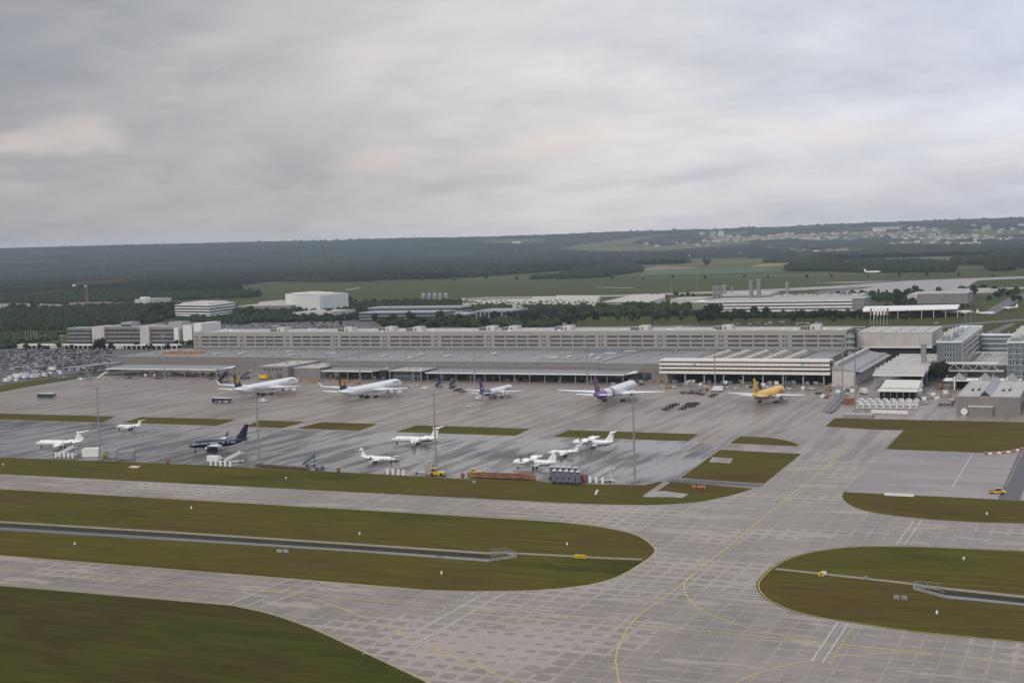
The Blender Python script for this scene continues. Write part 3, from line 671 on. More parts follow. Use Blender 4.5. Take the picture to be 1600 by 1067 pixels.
# --- white-banded freight front on the right bay
def banded_front():
    x0, x1, y0, y1 = -270.5, -161, 836, 848.9
    t = thing('freight_terminal_front', base(x0, x1, y0, y1), 'freight terminal front of four long white bands over a dark open dock', 'building')
    plain(t, 'core', x0+.8, x1-.8, y0+1.0, y1, 6.0, 15.0, 'dark_gap')
    for z0, z1 in ((14.3, 15.3), (11.7, 13.4), (9.3, 10.7), (6.4, 8.1)):
        mb = MB(); mb.box(((x0+x1)/2, (y0+y1)/2-.02, (z0+z1)/2), (x1-x0, y1-y0-.06, z1-z0)); n = 36
        mb.mat(1)
        for i in range(1, n): mb.box((x0+(x1-x0)*i/n, y0, (z0+z1)/2), (.08, .05, z1-z0-.05))
        mb.build('white_band', [MATS['band_white'], MATS['trim_grey']], t)
    mb = MB(); mb.face((x0, y0, 15.32), (x1, y0, 15.32), (x1, 868, 12.4), (x0, 868, 12.4)); mb.face((x1, y0, 15.32), (x1, y0+.2, 12), (x1, 868, 12.2), (x1, 868, 12.4)); mb.face((x0, y0, 15.32), (x0, 868, 12.4), (x0, 868, 12.2), (x0, y0+.2, 12)); mb.build('roof', MATS['roof_green'], t)
    mb = MB()
    for i in range(0, 9): mb.box((x0+4+i*(x1-x0-8)/8, y0+2, 3.05), (.8, .8, 6.1))
    mb.build('column', MATS['trim_grey'], t)
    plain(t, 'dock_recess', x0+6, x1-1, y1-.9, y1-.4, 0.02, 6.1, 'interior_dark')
    for px in (1085, 1254):                                           # round green emblem with a pale ring and a line of small lettering
        a = GY(px, 568.5 if px < 1200 else 570.5, y0-.1); mb = MB(); mb.mat(0).tube((a.x, y0-.02, a.z), (a.x, y0-.10, a.z), 1.05, n=14); mb.mat(1).tube((a.x, y0-.11, a.z+.25), (a.x, y0-.14, a.z+.25), .55, n=10); mb.mat(1).box((a.x, y0-.12, a.z-.75), (1.5, .04, .3))
        mb.build('emblem', [MATS['green_sign'], MATS['band_white']], t)
        mb = MB()
        for i in range(10): mb.box((a.x+3+i*.95, y0-.06, a.z+.45), (.6, .06, .5))
        mb.build('lettering', mat('letter_grey', (.28, .29, .28), .6, .1, 1), t)
banded_front()
# --- long office block behind the hall
def office_block():
    x0, x1, y0, y1, zt = -726, -171, 950, 990, 25.3
    t = thing('office_block', base(x0, x1, y0, y1), 'very long grey four storey office block with ribbon windows above the cargo hall roof', 'building')
    plain(t, 'core', x0+.2, x1-.2, y0+.45, y1, 0, zt-.3, 'wall_dark')
    n = 12; U = (x1-x0)/n; bays = []
    for i in range(n):
        b = i*U; bays += [(b+1.6, b+2.9), (b+3.7, b+5.0)]+[(b+8.2+k*9.5, b+8.2+k*9.5+8.3) for k in range(4)]
    rows = [(21.0, 22.5), (17.8, 19.3), (14.6, 16.1)]
    facade(t, (x0, y0+.45), (x1, y0+.45), 12.4, zt, rows, bays, 'wall_office', .45, 1.4)
    # right end stands clear of the hall: two more rows
    facade(t, (-245, y0-.02), (x1, y0-.02), 3, 12.39, [(11.0, 12.2), (7.9, 9.4)], [(b-(-245-x0), e-(-245-x0)) for b, e in bays if b > -245-x0+.1], 'wall_office', .45, 1.4)
    mb = MB()
    for z in (20.2, 17.0, 13.8): mb.box(((x0+x1)/2, y0-.15, z), (x1-x0, .3, .35))
    mb.build('sill_band', MATS['trim_grey'], t)
    roof_slab(t, x0, x1, y0, y1, zt, .4, 'roof_light', .1); parapet(t, x0, x1, y0, y1, zt+.41, .5, 'trim_grey', .6)
    def unit():
        mb = MB(); mb.mat(0).box((3.2, 0, 1.7), (7, 9, 3.4)); mb.mat(1).box((-4.2, 0, 1.1), (6.5, 7, 2.2))
        for i in range(5): mb.mat(2).box((-6.6+i*1.25, -3.6, 1.0), (.5, .3, 1.9))
        mb.mat(2).box((2, -4.55, 1.2), (1.0, .1, 2.0)); return mb.mesh('roof_unit', [MATS['wall_pale'], MATS['steel_grey'], MATS['dark_gap']])
    me = unit()
    for px in (441, 546, 606, 652, 762, 797, 881, 1003, 1131, 1269):
        a = GY(px, 515, 968); obj_from('roof_unit', me, t, Vector((a.x, 968+(px % 7)-3, zt+.41))-t.location)
    mb = MB(); rnd = random.Random(9)
    for i in range(46): mb.box((rnd.uniform(x0+5, x1-5), rnd.uniform(y0+5, y1-5), zt+.8), (rnd.uniform(.8, 3), rnd.uniform(.8, 2.4), rnd.uniform(.5, 1)))
    tag(mb.build('roof_duct', MATS['trim_white'], t), kind='stuff')
    for k, (px, py0) in enumerate(((1019, 478),)):
        a = GY(px, 516, 980); mb = MB(); mb.tube((a.x, 980, zt), (a.x, 980, GY(px, py0, 980).z), .5, .3); mb.bar((a.x, 980, GY(px, py0+1, 980).z), (a.x-9, 980, GY(px, py0+9, 980).z-1), .35); mb.build('roof_mast', MATS['interior_dark'], t)
    # round stair tower with stacked drums at the right end
    mb = MB(); a = Vector((x1+2.6, y0-1, 0))
    mb.mat(0).tube((a.x, a.y, 0), (a.x, a.y, 24), 1.6, n=10)
    for i in range(5): mb.mat(1).tube((a.x, a.y, 5+i*4.0), (a.x, a.y, 6.6+i*4.0), 3.2, n=12)
    mb.build('stair_tower', [MATS['steel_grey'], MATS['trim_grey']], t)
office_block()
# --- pale big hall right of the office block
def pale_hall():
    x0, x1, y0, y1, zt = -169.8, -118, 985, 1048, 21.5
    t = thing('pale_hall', base(x0, x1, y0, y1), 'large windowless pale hall at the right end of the long office block', 'building')
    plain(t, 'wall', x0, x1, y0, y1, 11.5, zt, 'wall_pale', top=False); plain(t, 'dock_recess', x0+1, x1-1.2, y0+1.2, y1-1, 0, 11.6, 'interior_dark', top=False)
    roof_slab(t, x0, x1, y0, y1, zt, .5, 'roof_light', .15)
    mb = MB()
    for i in range(1, 6): mb.box((x0+(x1-x0)*i/6, y0-.03, (11.6+zt)/2), (.1, .1, zt-11.7))
    mb.build('panel_joint', MATS['wall_grey'], t)
    mb = MB(); mb.box(((x0+x1)/2, y0-.3, 11.3), (x1-x0, .8, .8)); mb.build('canopy_edge', MATS['trim_white'], t)
    me = shared('hall_vent', lambda: MB().box((0, 0, .3), (1.4, 2, .6)).mesh('roof_vent', MATS['steel_grey']))
    for i in range(5):
        for j in range(3): obj_from('roof_vent', me, t, Vector((x0+6+i*10, y0+10+j*19, zt+.51))-t.location)
pale_hall()
# --- angled-roof hall that runs away from the camera
def side_hall():
    x0, x1, y0, y1 = -160.2, -146, 839, 962
    t = thing('side_hall', base(x0, x1, y0, y1), 'narrow grey hall with a ribbed roof running back beside the white-banded terminal', 'building')
    plain(t, 'wall', x0, x1, y0, y1, 0, 9.5, 'wall_pale', top=False)
    mb = MB(); mb.face((x0, y0-.3, 11.3), (x1+3.5, y0-.3, 8.0), (x1+3.5, y1, 8.0), (x0, y1, 11.3)); mb.face((x1+3.5, y0-.3, 8.0), (x1+3.5, y0-.3, 7.5), (x1+3.5, y1, 7.5), (x1+3.5, y1, 8.0)); mb.face((x0, y0-.3, 11.3), (x0, y0-.3, 9), (x1, y0-.3, 8.4))
    mb.build('roof', MATS['roof_zinc'], t)
    mb = MB()
    for i in range(30): y = y0+2+i*4; mb.bar((x0, y, 11.38), (x1+3.4, y, 8.08), .18)
    mb.build('roof_rib', MATS['trim_grey'], t)
    plain(t, 'clerestory', x0-.3, x0+3, y0+4, y1-1, 9.5, 13.0, 'roof_light')
    for x in (-153.5, -150.5): plain(t, 'window', x-.6, x+.6, y0-.08, y0+.02, 5.6, 6.8, 'glass_dark')
    plain(t, 'front_block', x0+6, x1, y0-5, y0-.05, 0, 6.6, 'wall_pale')
side_hall()
# --- annex block in front of the hall, left
def annex():
    t = thing('annex', Vector((-563, 845, 0)), 'plain grey two part annex with upstairs windows right of the leftmost four engined jet', 'building')
    for x0, x1, y0, y1, z in ((-577, -553.1, 832, 875.6, 9.0), (-553, -529, 838, 875.6, 7.4)):
        plain(t, 'wall', x0, x1, y0, y1, 0, z, 'wall_grey', top=False); roof_slab(t, x0, x1, y0, y1, z, .35, 'roof_light', .3)
        mb = MB()
        for i in range(5): mb.box((x0+3+i*4, (y0+y1)/2+(i*7 % 11)-5, z+.7), (1.2, 1.2, .7))
        mb.build('roof_vent', MATS['steel_grey'], t)
    for i in range(5):
        obj_from('window', window_mesh(2.6, 1.7, 3), t, Vector((-574+i*3.4, 831.93, 5.9))-t.location)
    plain(t, 'door', -563, -558, 831.8, 831.98, 0, 4.0, 'wall_dark')
annex()
# --- open canopies in front of the hall
def canopy(label, x0, x1, y0, y1, z, m='roof_zinc', fascia=True, ncol=6, slope=.8, tip=True, name='canopy'):
    t = thing(name, base(x0, x1, y0, y1), label, 'canopy')
    mb = MB(); mb.face((x0, y0, z), (x1, y0, z), (x1, y1, z+slope), (x0, y1, z+slope)); mb.face((x0, y1, z+slope-.3), (x1, y1, z+slope-.3), (x1, y0, z-.3), (x0, y0, z-.3)); mb.face((x1, y0, z-.3), (x1, y1, z+slope-.3), (x1, y1, z+slope), (x1, y0, z)); mb.face((x0, y1, z+slope-.3), (x0, y0, z-.3), (x0, y0, z), (x0, y1, z+slope)); mb.face((x1, y1, z+slope-.3), (x0, y1, z+slope-.3), (x0, y1, z+slope), (x1, y1, z+slope))
    mb.build('roof', MATS[m], t)
    mb = MB(); n = max(2, int((x1-x0)/3))
    for i in range(n+1): x = x0+.1+(x1-x0-.2)*i/n; mb.bar((x, y0+.2, z+.06), (x, y1, z+slope+.06), .14)
    mb.build('roof_rib', MATS['trim_grey'], t)
    if fascia: mb = MB(); mb.box(((x0+x1)/2, y0-.15, z-.1), (x1-x0+.2, .28, .75)); mb.build('fascia', MATS['trim_white'], t)
    cm = shared(('col', z), lambda: MB().box((0, 0, (z-.3)/2), (.45, .45, z-.3)).mesh('column', MATS['steel_grey']))
    for i in range(ncol):
        for y in (y0+1.2, y1-1.2): obj_from('column', cm, t, Vector((x0+1+(x1-x0-2)*i/(ncol-1), y, 0))-t.location)
    if tip: mb = MB(); mb.face((x1+.1, y0, z-.2), (x1+6, y0+12, z+.3), (x1+.1, y1, z+slope), ); mb.face((x1+.1, y1, z+slope-.25), (x1+6, y0+12, z+.05), (x1+.1, y0, z-.45)); mb.build('roof_tip', MATS['trim_white'], t)
    return t
canopy('long pale canopy at the far left of the cargo hall, over stored trolleys', -722, -617, 833, 858, 6.2, ncol=8)
canopy('short open canopy with a dark end wall behind the second freighter', -524, -482, 832, 856, 6.2, ncol=5)
canopy('longest canopy, running in front of the hall between the glass office and the white-banded front', -438, -292.5, 829, 852.5, 6.0, ncol=14)
def end_wall():
    t = thing('storage_bay', Vector((-479, 845, 0)), 'dark storage bay closing the right end of the short canopy', 'building')
    plain(t, 'wall', -481.6, -474, 838, 852.6, 0, 6.4, 'interior_dark', top=False); roof_slab(t, -481.6, -474, 838, 852.6, 6.4, .3, 'steel_grey')
end_wall()
def diag_canopy():
    t = thing('canopy', Vector((-760, 870, 0)), 'slanting grey canopy reaching past the left end of the hall to the car park', 'canopy')
    a, b = Vector((-772, 838, 6.0)), Vector((-749, 905, 6.6)); d = Vector((14, -4, 0.6))
    mb = MB(); mb.face(a, a+d, b+d, b); k = Vector((0, 0, -.4)); mb.face(b+k, b+d+k, a+d+k, a+k); mb.face(a+k, a+d+k, a+d, a); mb.face(a+d+k, b+d+k, b+d, a+d); mb.face(b+k, a+k, a, b); mb.face(b+d+k, b+k, b, b+d); mb.build('roof', MATS['roof_zinc'], t)
    mb = MB(); mb.bar(a+d*.98+k*.5, b+d*.98+k*.5, .3, .7); mb.build('fascia', MATS['trim_white'], t)
    mb = MB()
    for i in range(6):
        for s in (.15, .85): p = a+(b-a)*(i/5*.9+.05)+d*s; mb.box((p.x, p.y, p.z/2-.3), (.4, .4, p.z-.8))
    mb.build('column', MATS['steel_grey'], t)
diag_canopy()
def glass_office():
    x0, x1, y0, y1 = -467, -441, 829, 852.6
    t = thing('control_office', base(x0, x1, y0, y1), 'dark glazed office under a flat overhanging roof beside the longest canopy', 'building')
    plain(t, 'core', x0+2, x1-2, y0+3, y1, 0, 6.6, 'glass_blue'); roof_slab(t, x0, x1, y0, y1, 6.7, .6, 'roof_light', .4)
    mb = MB()
    for i in range(9): mb.box((x0+2+i*(x1-x0-4)/8, y0+2.9, 3.3), (.25, .2, 6.5))
    mb.box(((x0+x1)/2, y0+2.88, 3.2), (x1-x0-4, .22, .3)); mb.build('mullion', MATS['steel_grey'], t)
    for x in (x0+.6, x1-.6, x1-7): plain(t, 'column', x-.35, x+.35, y0+.3, y0+1, 0, 6.69, 'steel_grey')
    for x in (-458, -452, -446): plain(t, 'roof_unit', x-1, x+1.2, 838, 841, 7.32, 8.4, 'wall_pale')
glass_office()
# --- right-hand group -------------------------------------------------
def blue_block(x0, x1, y0, y1, zt, label, grid):
    t = thing('glazed_office', base(x0, x1, y0, y1), label, 'building')
    plain(t, 'core', x0+.3, x1-.3, y0+.3, y1-.3, 0, zt-.2, 'blue_panel')
    mb = MB(); n = int((x1-x0)/3.6)
    for z in [4+i*3.4 for i in range(int((zt-5)/3.4)+1)]: mb.box(((x0+x1)/2, y0+.2, z), (x1-x0-.6, .16, .16))
    for i in range(n+1): mb.box((x0+.3+(x1-x0-.6)*i/n, y0+.16, zt/2), (.14, .2, zt-.4))
    mb.build('panel_grid', MATS['steel_white' if grid else 'steel_grey'], t)
    W = window_mesh(1.3, 2.2, 1, 'glass_dark', 'trim_white')
    if not grid:
        for r_ in range(4):
            for i in range(4): obj_from('window', W, t, Vector((x0+4.6+i*1.62, y0+.22, 8.2+r_*3.4))-t.location)
    else:
        for r_ in range(5):
            for i in range(int((x1-x0-2)/1.9)):
                if (i+r_*2) % 5 in (2,) or (r_ % 2 and i % 3): continue
                obj_from('window', W, t, Vector((x0+1.2+i*1.85, y0+.16, 3.6+r_*3.4))-t.location)
    # white long side with glazing bands
    plain(t, 'side_wall', x1-.28, x1, y0+.35, y1-.35, 0, zt-.2, 'wall_pale'); mb = MB()
    for z in [3.4+i*3.4 for i in range(int((zt-4)/3.4)+1)]: mb.box((x1+.03, (y0+y1)/2, z+.9), (.1, y1-y0-3, 1.2))
    mb.build('window_band', MATS['glass_blue'], t)
    roof_slab(t, x0, x1, y0, y1, zt, .35, 'roof_green', .05); parapet(t, x0, x1, y0, y1, zt+.36, .9, 'trim_white', .5)
    mb = MB()
    for i in range(3): mb.box((x1-2.2-i*1.5, (y0+y1)/2, zt+.6), (.35, y1-y0-4, .35))
    mb.build('roof_rail', MATS['trim_white'], t)
    rnd = random.Random(int(-x0))
    for i in range(7): 
        y = y0+8+i*(y1-y0-14)/7; w_ = rnd.uniform(3, 6); plain(t, 'roof_unit', x0+2, x0+2+w_, y, y+rnd.uniform(5, 12), zt+.4, zt+rnd.uniform(1.8, 4.0), rnd.choice(['wall_pale', 'steel_grey', 'trim_white']))
    mb = MB()
    for i in range(6): y = y0+10+i*9; mb.tube((x0+4+i % 3, y, zt+3), (x0+4+i % 3, y, zt+6.2), .9, n=8)
    mb.build('roof_duct', MATS['steel_white'], t)
    return t
blue_block(-101.5, -86.3, 868, 1012, 23.6, 'blue-grey glazed office with white rooftop pipes, left one of the two at the right edge', False)
blue_block(-60.3, -30, 866, 1006, 23.6, 'glazed office with a white window grid cut by the right picture edge', True)
t = thing('link_building', base(-86.2, -60.4, 983, 995), 'blue-grey link building between the two glazed offices', 'building')
plain(t, 'wall', -86.2, -60.4, 984, 995, 3, 19.6, 'blue_panel', top=False); roof_slab(t, -86.2, -60.4, 984, 995, 19.6, .5, 'trim_white', 0)
mb = MB()
for z in (7.4, 10.8, 14.2, 17.4): mb.box((-73.3, 983.9, z), (24, .16, .5))
mb.build('window_band', MATS['trim_white'], t)
mb = MB()
for i in range(5): mb.box((-84+i*5.5, 984.3, 21.0), (.4, .4, 1.9))
mb.build('roof_post', MATS['trim_white'], t)
t = thing('tower_column', Vector((-109.6, 872, 0)), 'tall plain grey shaft between the ribbed roof and the blue-grey office', 'column')
MB().box((-109.6, 872, 11), (3.0, 3.0, 22)).build('shaft', MATS['steel_grey'], t); MB().box((-109.6, 872, 22.3), (3.4, 3.4, .6)).build('cap', MATS['wall_grey'], t)
def rib_roof():
    x0, x1, y0, y1, z = -133, -103.6, 824, 940, 8.2
    t = thing('ribbed_shed', base(x0, x1, y0, y1), 'open shed with a stepped roof of white arched ribs', 'shed')
    n = 7; D = (y1-y0)/n
    for i in range(n):
        a = y0+i*D
        mb = MB(); mb.face((x0, a, z), (x1, a, z), (x1, a+D*.72, z+2.4), (x0, a+D*.72, z+2.4)); mb.face((x0, a+D*.72, z+2.4), (x1, a+D*.72, z+2.4), (x1, a+D, z+.05), (x0, a+D, z+.05)); mb.face((x1, a, z), (x1, a+D, z+.05), (x1, a+D*.72, z+2.4)); mb.face((x0, a+D, z+.05), (x0, a, z), (x0, a+D*.72, z+2.4))
        mb.build('roof_bay', MATS['roof_light'], t)
        mb = MB()
        for j in range(9): x = x0+.2+(x1-x0-.4)*j/8; mb.bar((x, a+.2, z+.25), (x, a+D*.72, z+2.7), .3); mb.bar((x, a+D*.72, z+2.7), (x, a+D*.98, z+.4), .3)
        mb.box(((x0+x1)/2, a+D*.72, z+2.75), (x1-x0+.6, .5, .35)); mb.build('roof_rib', MATS['steel_white'], t)
    mb = MB(); mb.box(((x0+x1)/2, y0-.2, z-.25), (x1-x0+.4, .35, .8)); mb.build('fascia', MATS['trim_white'], t)
    mb = MB()
    for x in (x0+1, x1-1):
        for i in range(6): mb.box((x, y0+1+i*(y1-y0-2)/5, z/2-.1), (.6, .6, z-.25))
    mb.build('column', MATS['trim_grey'], t)
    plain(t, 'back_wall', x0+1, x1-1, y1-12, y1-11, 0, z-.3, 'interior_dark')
rib_roof()
def awning():
    x0, x1, y0, y1 = -122.5, -100.8, 771, 800
    t = thing('fabric_shelter', base(x0, x1, y0, y1), 'cream fabric shelter with a pitched roof in front of the ribbed shed', 'shelter')
    xr0, xr1 = x0+1.5, x1-.5
    mb = MB(); mb.face((x0, y0, 4.2), (x1, y0, 4.2), (x1, y0+7, 5.2), (x0+.4, y0+7, 5.2)); mb.face((x0+.6, y0+7.2, 5.5), (x1, y0+7.2, 5.5), (xr1, y1-5, 8.4), (xr0, y1-5, 8.4)); mb.face((xr0, y1-5, 8.4), (xr1, y1-5, 8.4), (x1, y1, 5), (x0, y1, 5)); mb.face((x1, y0, 4.2), (x1, y1, 5), (xr1, y1-5, 8.4), (x1, y0+7.2, 5.5)); mb.build('roof', MATS['awning'], t)
    mb = MB()
    for i in range(1, 6): x = x0+.6+(x1-x0-.6)*i/6; mb.bar((x, y0+7.3, 5.58), (x, y1-5, 8.46), .16)
    mb.build('roof_seam', MATS['trim_white'], t)
    mb = MB()
    for i in range(7): mb.box((x0+.5+(x1-x0-1)*i/6, y0+.6, 2.1), (.3, .3, 4.2)); mb.box((x0+.5+(x1-x0-1)*i/6, y1-.6, 2.4), (.3, .3, 4.8))
    mb.build('post', MATS['steel_grey'], t)
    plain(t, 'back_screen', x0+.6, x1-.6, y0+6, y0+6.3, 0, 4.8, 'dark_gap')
awning()
def ridge_building():
    x0, x1, y0, y1, z = -73.8, -43.5, 711, 786, 9.0
    t = thing('workshop', base(x0, x1, y0, y1), 'low grey workshop with a raised triangular ridge along its flat roof', 'building')
    plain(t, 'wall', x0, x1, y0, y1, 0, z, 'wall_grey', top=False)
    mb = MB(); n = 4
    for i in range(n):
        for j in range(9): mb.box((x0+(x1-x0)*(i+.5)/n, y0+(y1-y0)*(j+.5)/9, z+.15), ((x1-x0)/n-.12, (y1-y0)/9-.12, .3))
    mb.build('roof', MATS['roof_light'], t)
    xm = -60.2; w_ = 2.7; mb = MB(); a, b, c = (xm-w_, y0+2), (xm+w_, y0+2), (xm, y0+2)
    mb.mat(1).face((*a, z+.31), (*b, z+.31), (*c, z+3.0)); mb.mat(0).face((xm+w_, y0+2, z+.31), (xm+w_, y1-.5, z+.31), (xm, y1-.5, z+3.0), (xm, y0+2, z+3.0)); mb.face((xm-w_, y1-.5, z+.31), (xm-w_, y0+2, z+.31), (xm, y0+2, z+3.0), (xm, y1-.5, z+3.0)); mb.build('roof_ridge', [MATS['roof_zinc'], MATS['dark_gap']], t)
    parapet(t, x0, x1, y0, y1, z+.02, .5, 'trim_grey', .4)
    mb = MB(); mb.box((-62, y0-1.2, 2.2), (11.5, 2.3, 4.4)); mb.build('lean_to', MATS['wall_grey'], t); MB().box((-62, y0-1.25, 4.5), (11.9, 2.5, .2)).build('lean_to_roof', MATS['trim_white'], t)
    mb = MB(); mb.tube((-69.8, y0-1.6, 1.75), (-69.8, y0-.25, 1.75), 1.7, n=20); mb.build('round_tank', MATS['wall_white'], t)
    for dx, dy in ((-8, 26), (-5, 28), (7, 26), (10, 28)): mb = MB(); mb.box((xm+dx, y0+dy, z+.7), (1.2, 1.8, .8)); mb.box((xm+dx+.5, y0+dy+.6, z+1.3), (.5, .5, .7)); mb.build('roof_vent', MATS['dark_gap'], t)
    for i in range(5): plain(t, 'side_bay', x1-.1, x1+.06, y0+8+i*13, y0+15+i*13, .2, 5.2, 'dark_gap')
ridge_building()
def truss_bridge():
    x0, x1, y, z0, z1 = -98, -62, 862, 7.2, 11.6
    t = thing('truss_bridge', Vector((-80, y, 0)), 'white steel truss footbridge between the two glazed offices', 'bridge')
    for yy in (y, y+5):
        mb = MB(); mb.bar((x0, yy, z1), (x1-3, yy, z1), .55, .8); mb.bar((x0-1.6, yy-.5, z0), (x1, yy-.5, z0), .6, .6); n = 9
        for i in range(n):
            a = x0+(x1-3-x0)*i/n; b = x0+(x1-3-x0)*(i+1)/n
            mb.bar((a, yy, z0 if i % 2 else z1), (b, yy, z1 if i % 2 else z0), .3)
        mb.build('truss', MATS['steel_white'], t)
    MB().box(((x0+x1)/2, y+2.5, z0+.1), (x1-x0, 4.4, .3)).build('deck', MATS['trim_grey'], t)
    MB().box(((x0+x1-3)/2, y+2.5, z1+.5), (x1-x0-3, 5.6, .15)).build('roof', MATS['trim_white'], t)
    mb = MB()
    for i in range(4): mb.bar((-88+i*7, y+30, 9), (-84+i*7, y+52, 14), .5); mb.bar((-90+i*8, y+30, 9.2), (-82+i*8, y+30, 9.2), .6)
    mb.bar((-86, y+52, 14), (-62, y+52, 14), .7); mb.bar((-91, y+30, 9), (-64, y+30, 9), .7); mb.build('frame', MATS['steel_white'], t)
    mb = MB()
    for x in (x0+3, x1-6): mb.box((x, y+2.5, z0/2-.2), (.7, .7, z0-.2))
    mb.build('column', MATS['steel_white'], t)
    t2 = thing('podium', Vector((-75, 930, 0)), 'flat grey podium roof behind the truss footbridge', 'building'); plain(t2, 'wall', -86, -61, 900, 983, 0, 7.0, 'wall_dark', top=False); roof_slab(t2, -86, -61, 900, 983, 7.0, .3, 'roof_light', 0)
truss_bridge()
def tents():
    x0, x1, y0, y1, z = -92.5, -50, 822, 836, 5.3
    t = thing('tented_canopy', base(x0, x1, y0, y1), 'white flat canopy pierced by grey pyramid tents behind the workshop', 'canopy')
    MB().box(((x0+x1)/2, (y0+y1)/2, z), (x1-x0, y1-y0, .5)).build('roof', MATS['trim_white'], t)
    for i in range(3):
        x = x0+8.5+i*14.5; mb = MB(); s = 4.0
        for a, b in (((-s, -s), (s, -s)), ((s, -s), (s, s)), ((s, s), (-s, s)), ((-s, s), (-s, -s))): mb.face((x+a[0], y0+5+a[1], z+.26), (x+b[0], y0+5+b[1], z+.26), (x, y0+5, z+4.6))
        mb.build('pyramid_tent', MATS['steel_grey'], t); plain(t, 'post', x-2.5, x-1.9, y0-.45, y0-.05, 0, z+2.5, 'trim_white')
    plain(t, 'back_wall', x0+6, x1-2, y1-1, y1-.5, 0, z-.3, 'interior_dark')
tents()
# ramp wall beside the grass
t = thing('blast_wall', Vector((-112, 688, 0)), 'low grey concrete wall on the grass edge below the white dome containers', 'wall')
MB().box((-119.5, 694, .7), (14, 7, 1.4)).build('wall', MATS['concrete'], t); MB().box((-119.5, 694, 1.45), (14.4, 7.4, .12)).build('coping', MATS['trim_grey'], t)

# --- middle distance ------------------------------------------------
def band_block(name, label, px0, px1, pyb, pyt, depth, nb, wall='wall_white', glass='glass_dark', roof='roof_light', frac=.42, cat='building', base_open=0.0, side=True, win=0):
    """block whose storeys read as pale bands over dark window ribbons"""
    x0, x1, y0, y1 = blk(px0, px1, pyb, depth); z = GY((px0+px1)/2, pyt, y0).z
    t = thing(name, base(x0, x1, y0, y1), label, cat)
    plain(t, 'core', x0+.5, x1-.5, y0+.5, y1-.5, base_open, z-.1, glass)
    st = (z-base_open)/nb
    for k in range(nb):
        a = base_open+k*st+st*frac; mb = MB(); mb.box(((x0+x1)/2, (y0+y1)/2, (a+base_open+(k+1)*st-.02)/2), (x1-x0, y1-y0, st*(1-frac)-.02)); mb.build('storey_band', MATS[wall], t)
        if win:
            w_ = (x1-x0)/win; me = window_mesh(w_-.5, st*frac-.1, max(1, int(w_/3)), glass, 'steel_grey')
            for i in range(win): obj_from('window', me, t, Vector((x0+i*w_+.25, y0+.38, base_open+k*st+.05))-t.location)
    roof_slab(t, x0, x1, y0, y1, z, .3, roof, .0)
    return t, (x0, x1, y0, y1, z)
def white_block():
    p = [G(274, 497), G(328, 498.5), G(368, 492.5)]; q = p[0]+(p[2]-p[1]); foot = [(v.x, v.y) for v in (p[0], p[1], p[2], q)]
    z = GY(328, 477, p[1].y).z
    c = sum((Vector((a[0], a[1], 0)) for a in foot), Vector())/4
    t = thing('striped_office', c, 'white office block with four dark window stripes left of the centre distance', 'building')
    ins = [tuple(lerp(Vector((a[0], a[1], 0)), c, .02))[:2] for a in foot]
    MB().prism(ins, 3.5, z-.1).build('core', MATS['glass_dark'], t); st = (z-3.5)/4
    for k in range(5): 
        a = 3.5+k*st-(.9 if k else 0); b = 3.5+k*st+st*.5-(.9 if k else 0) if k < 4 else z
        MB().prism(foot, a, b, bottom=True).build('storey_band', MATS['wall_white'], t)
    ro = [tuple(lerp(Vector((a[0], a[1], 0)), c, .22))[:2] for a in foot]; MB().prism(ro, z, z+2.4).build('roof_storey', MATS['wall_pale'], t)
    for a in foot[:3]: v = lerp(Vector((a[0], a[1], 0)), c, .2); MB().box((v.x, v.y, 1.8), (2, 2, 3.6)).build('column', MATS['wall_white'], t)
white_block()
def white_hall():
    p = [G(497, 497.5), G(545, 491)]; x0, x1 = p[0].x, p[1].x
    A, B_, Cc = G(447, 489), G(500, 495), G(545, 488.5); D = A+(Cc-B_); foot = [(v.x, v.y) for v in (A, B_, Cc, D)]; z = GY(500, 463, B_.y).z
    c = (A+Cc)/2; t = thing('white_warehouse', c, 'tall white windowless warehouse with a ribbed long side', 'building')
    MB().prism(foot, 0, z, top=False).build('wall', MATS['wall_white'], t); MB().prism(foot, z, z+.4).build('roof', MATS['roof_light'], t)
    mb = MB(); u = (Cc-B_)
    for i in range(1, 16): q = B_+u*(i/16); mb.box((q.x, q.y, z/2), (.5, .5, z-.5), math.atan2(u.y, u.x))
    mb.build('wall_rib', MATS['wall_pale'], t)
    mb = MB(); c2 = lerp(A, Cc, .45)
    for i in range(6): q = lerp(A, Cc, .2+.1*i); mb.box((q.x, q.y, z+1.2), (14, 4, 1.6))
    mb.build('roof_unit', MATS['wall_white'], t)
    mb = MB(); q = G(487, 484); mb.tube((q.x, q.y, 0), (q.x, q.y, GY(487, 453, q.y).z), 1.6, 1.2); mb.build('chimney', MATS['steel_grey'], t)
    for (a, b, yb, yt, lab, m) in ((368, 455, 492, 478, 'low grey factory wing left of the white warehouse', 'wall_grey'), (405, 450, 489, 472, 'flat grey factory block touching the left side of the white warehouse', 'wall_pale'), (458, 520, 499, 488, 'low pale loading hall in front of the white warehouse', 'wall_pale')):
        x0, x1, y0, y1 = blk(a, b, yb, 60); z = GY((a+b)/2, yt, y0).z; tt = thing('factory_wing', base(x0, x1, y0, y1), lab, 'building'); plain(tt, 'wall', x0, x1, y0, y1, 0, z, m, top=False); roof_slab(tt, x0, x1, y0, y1, z, .4, 'roof_light')
        mb = MB(); mb.box(((x0+x1)/2, y0-.1, z*.55), (x1-x0-8, .3, z*.16)); mb.build('window_band', MATS['glass_dark'], tt)
white_hall()
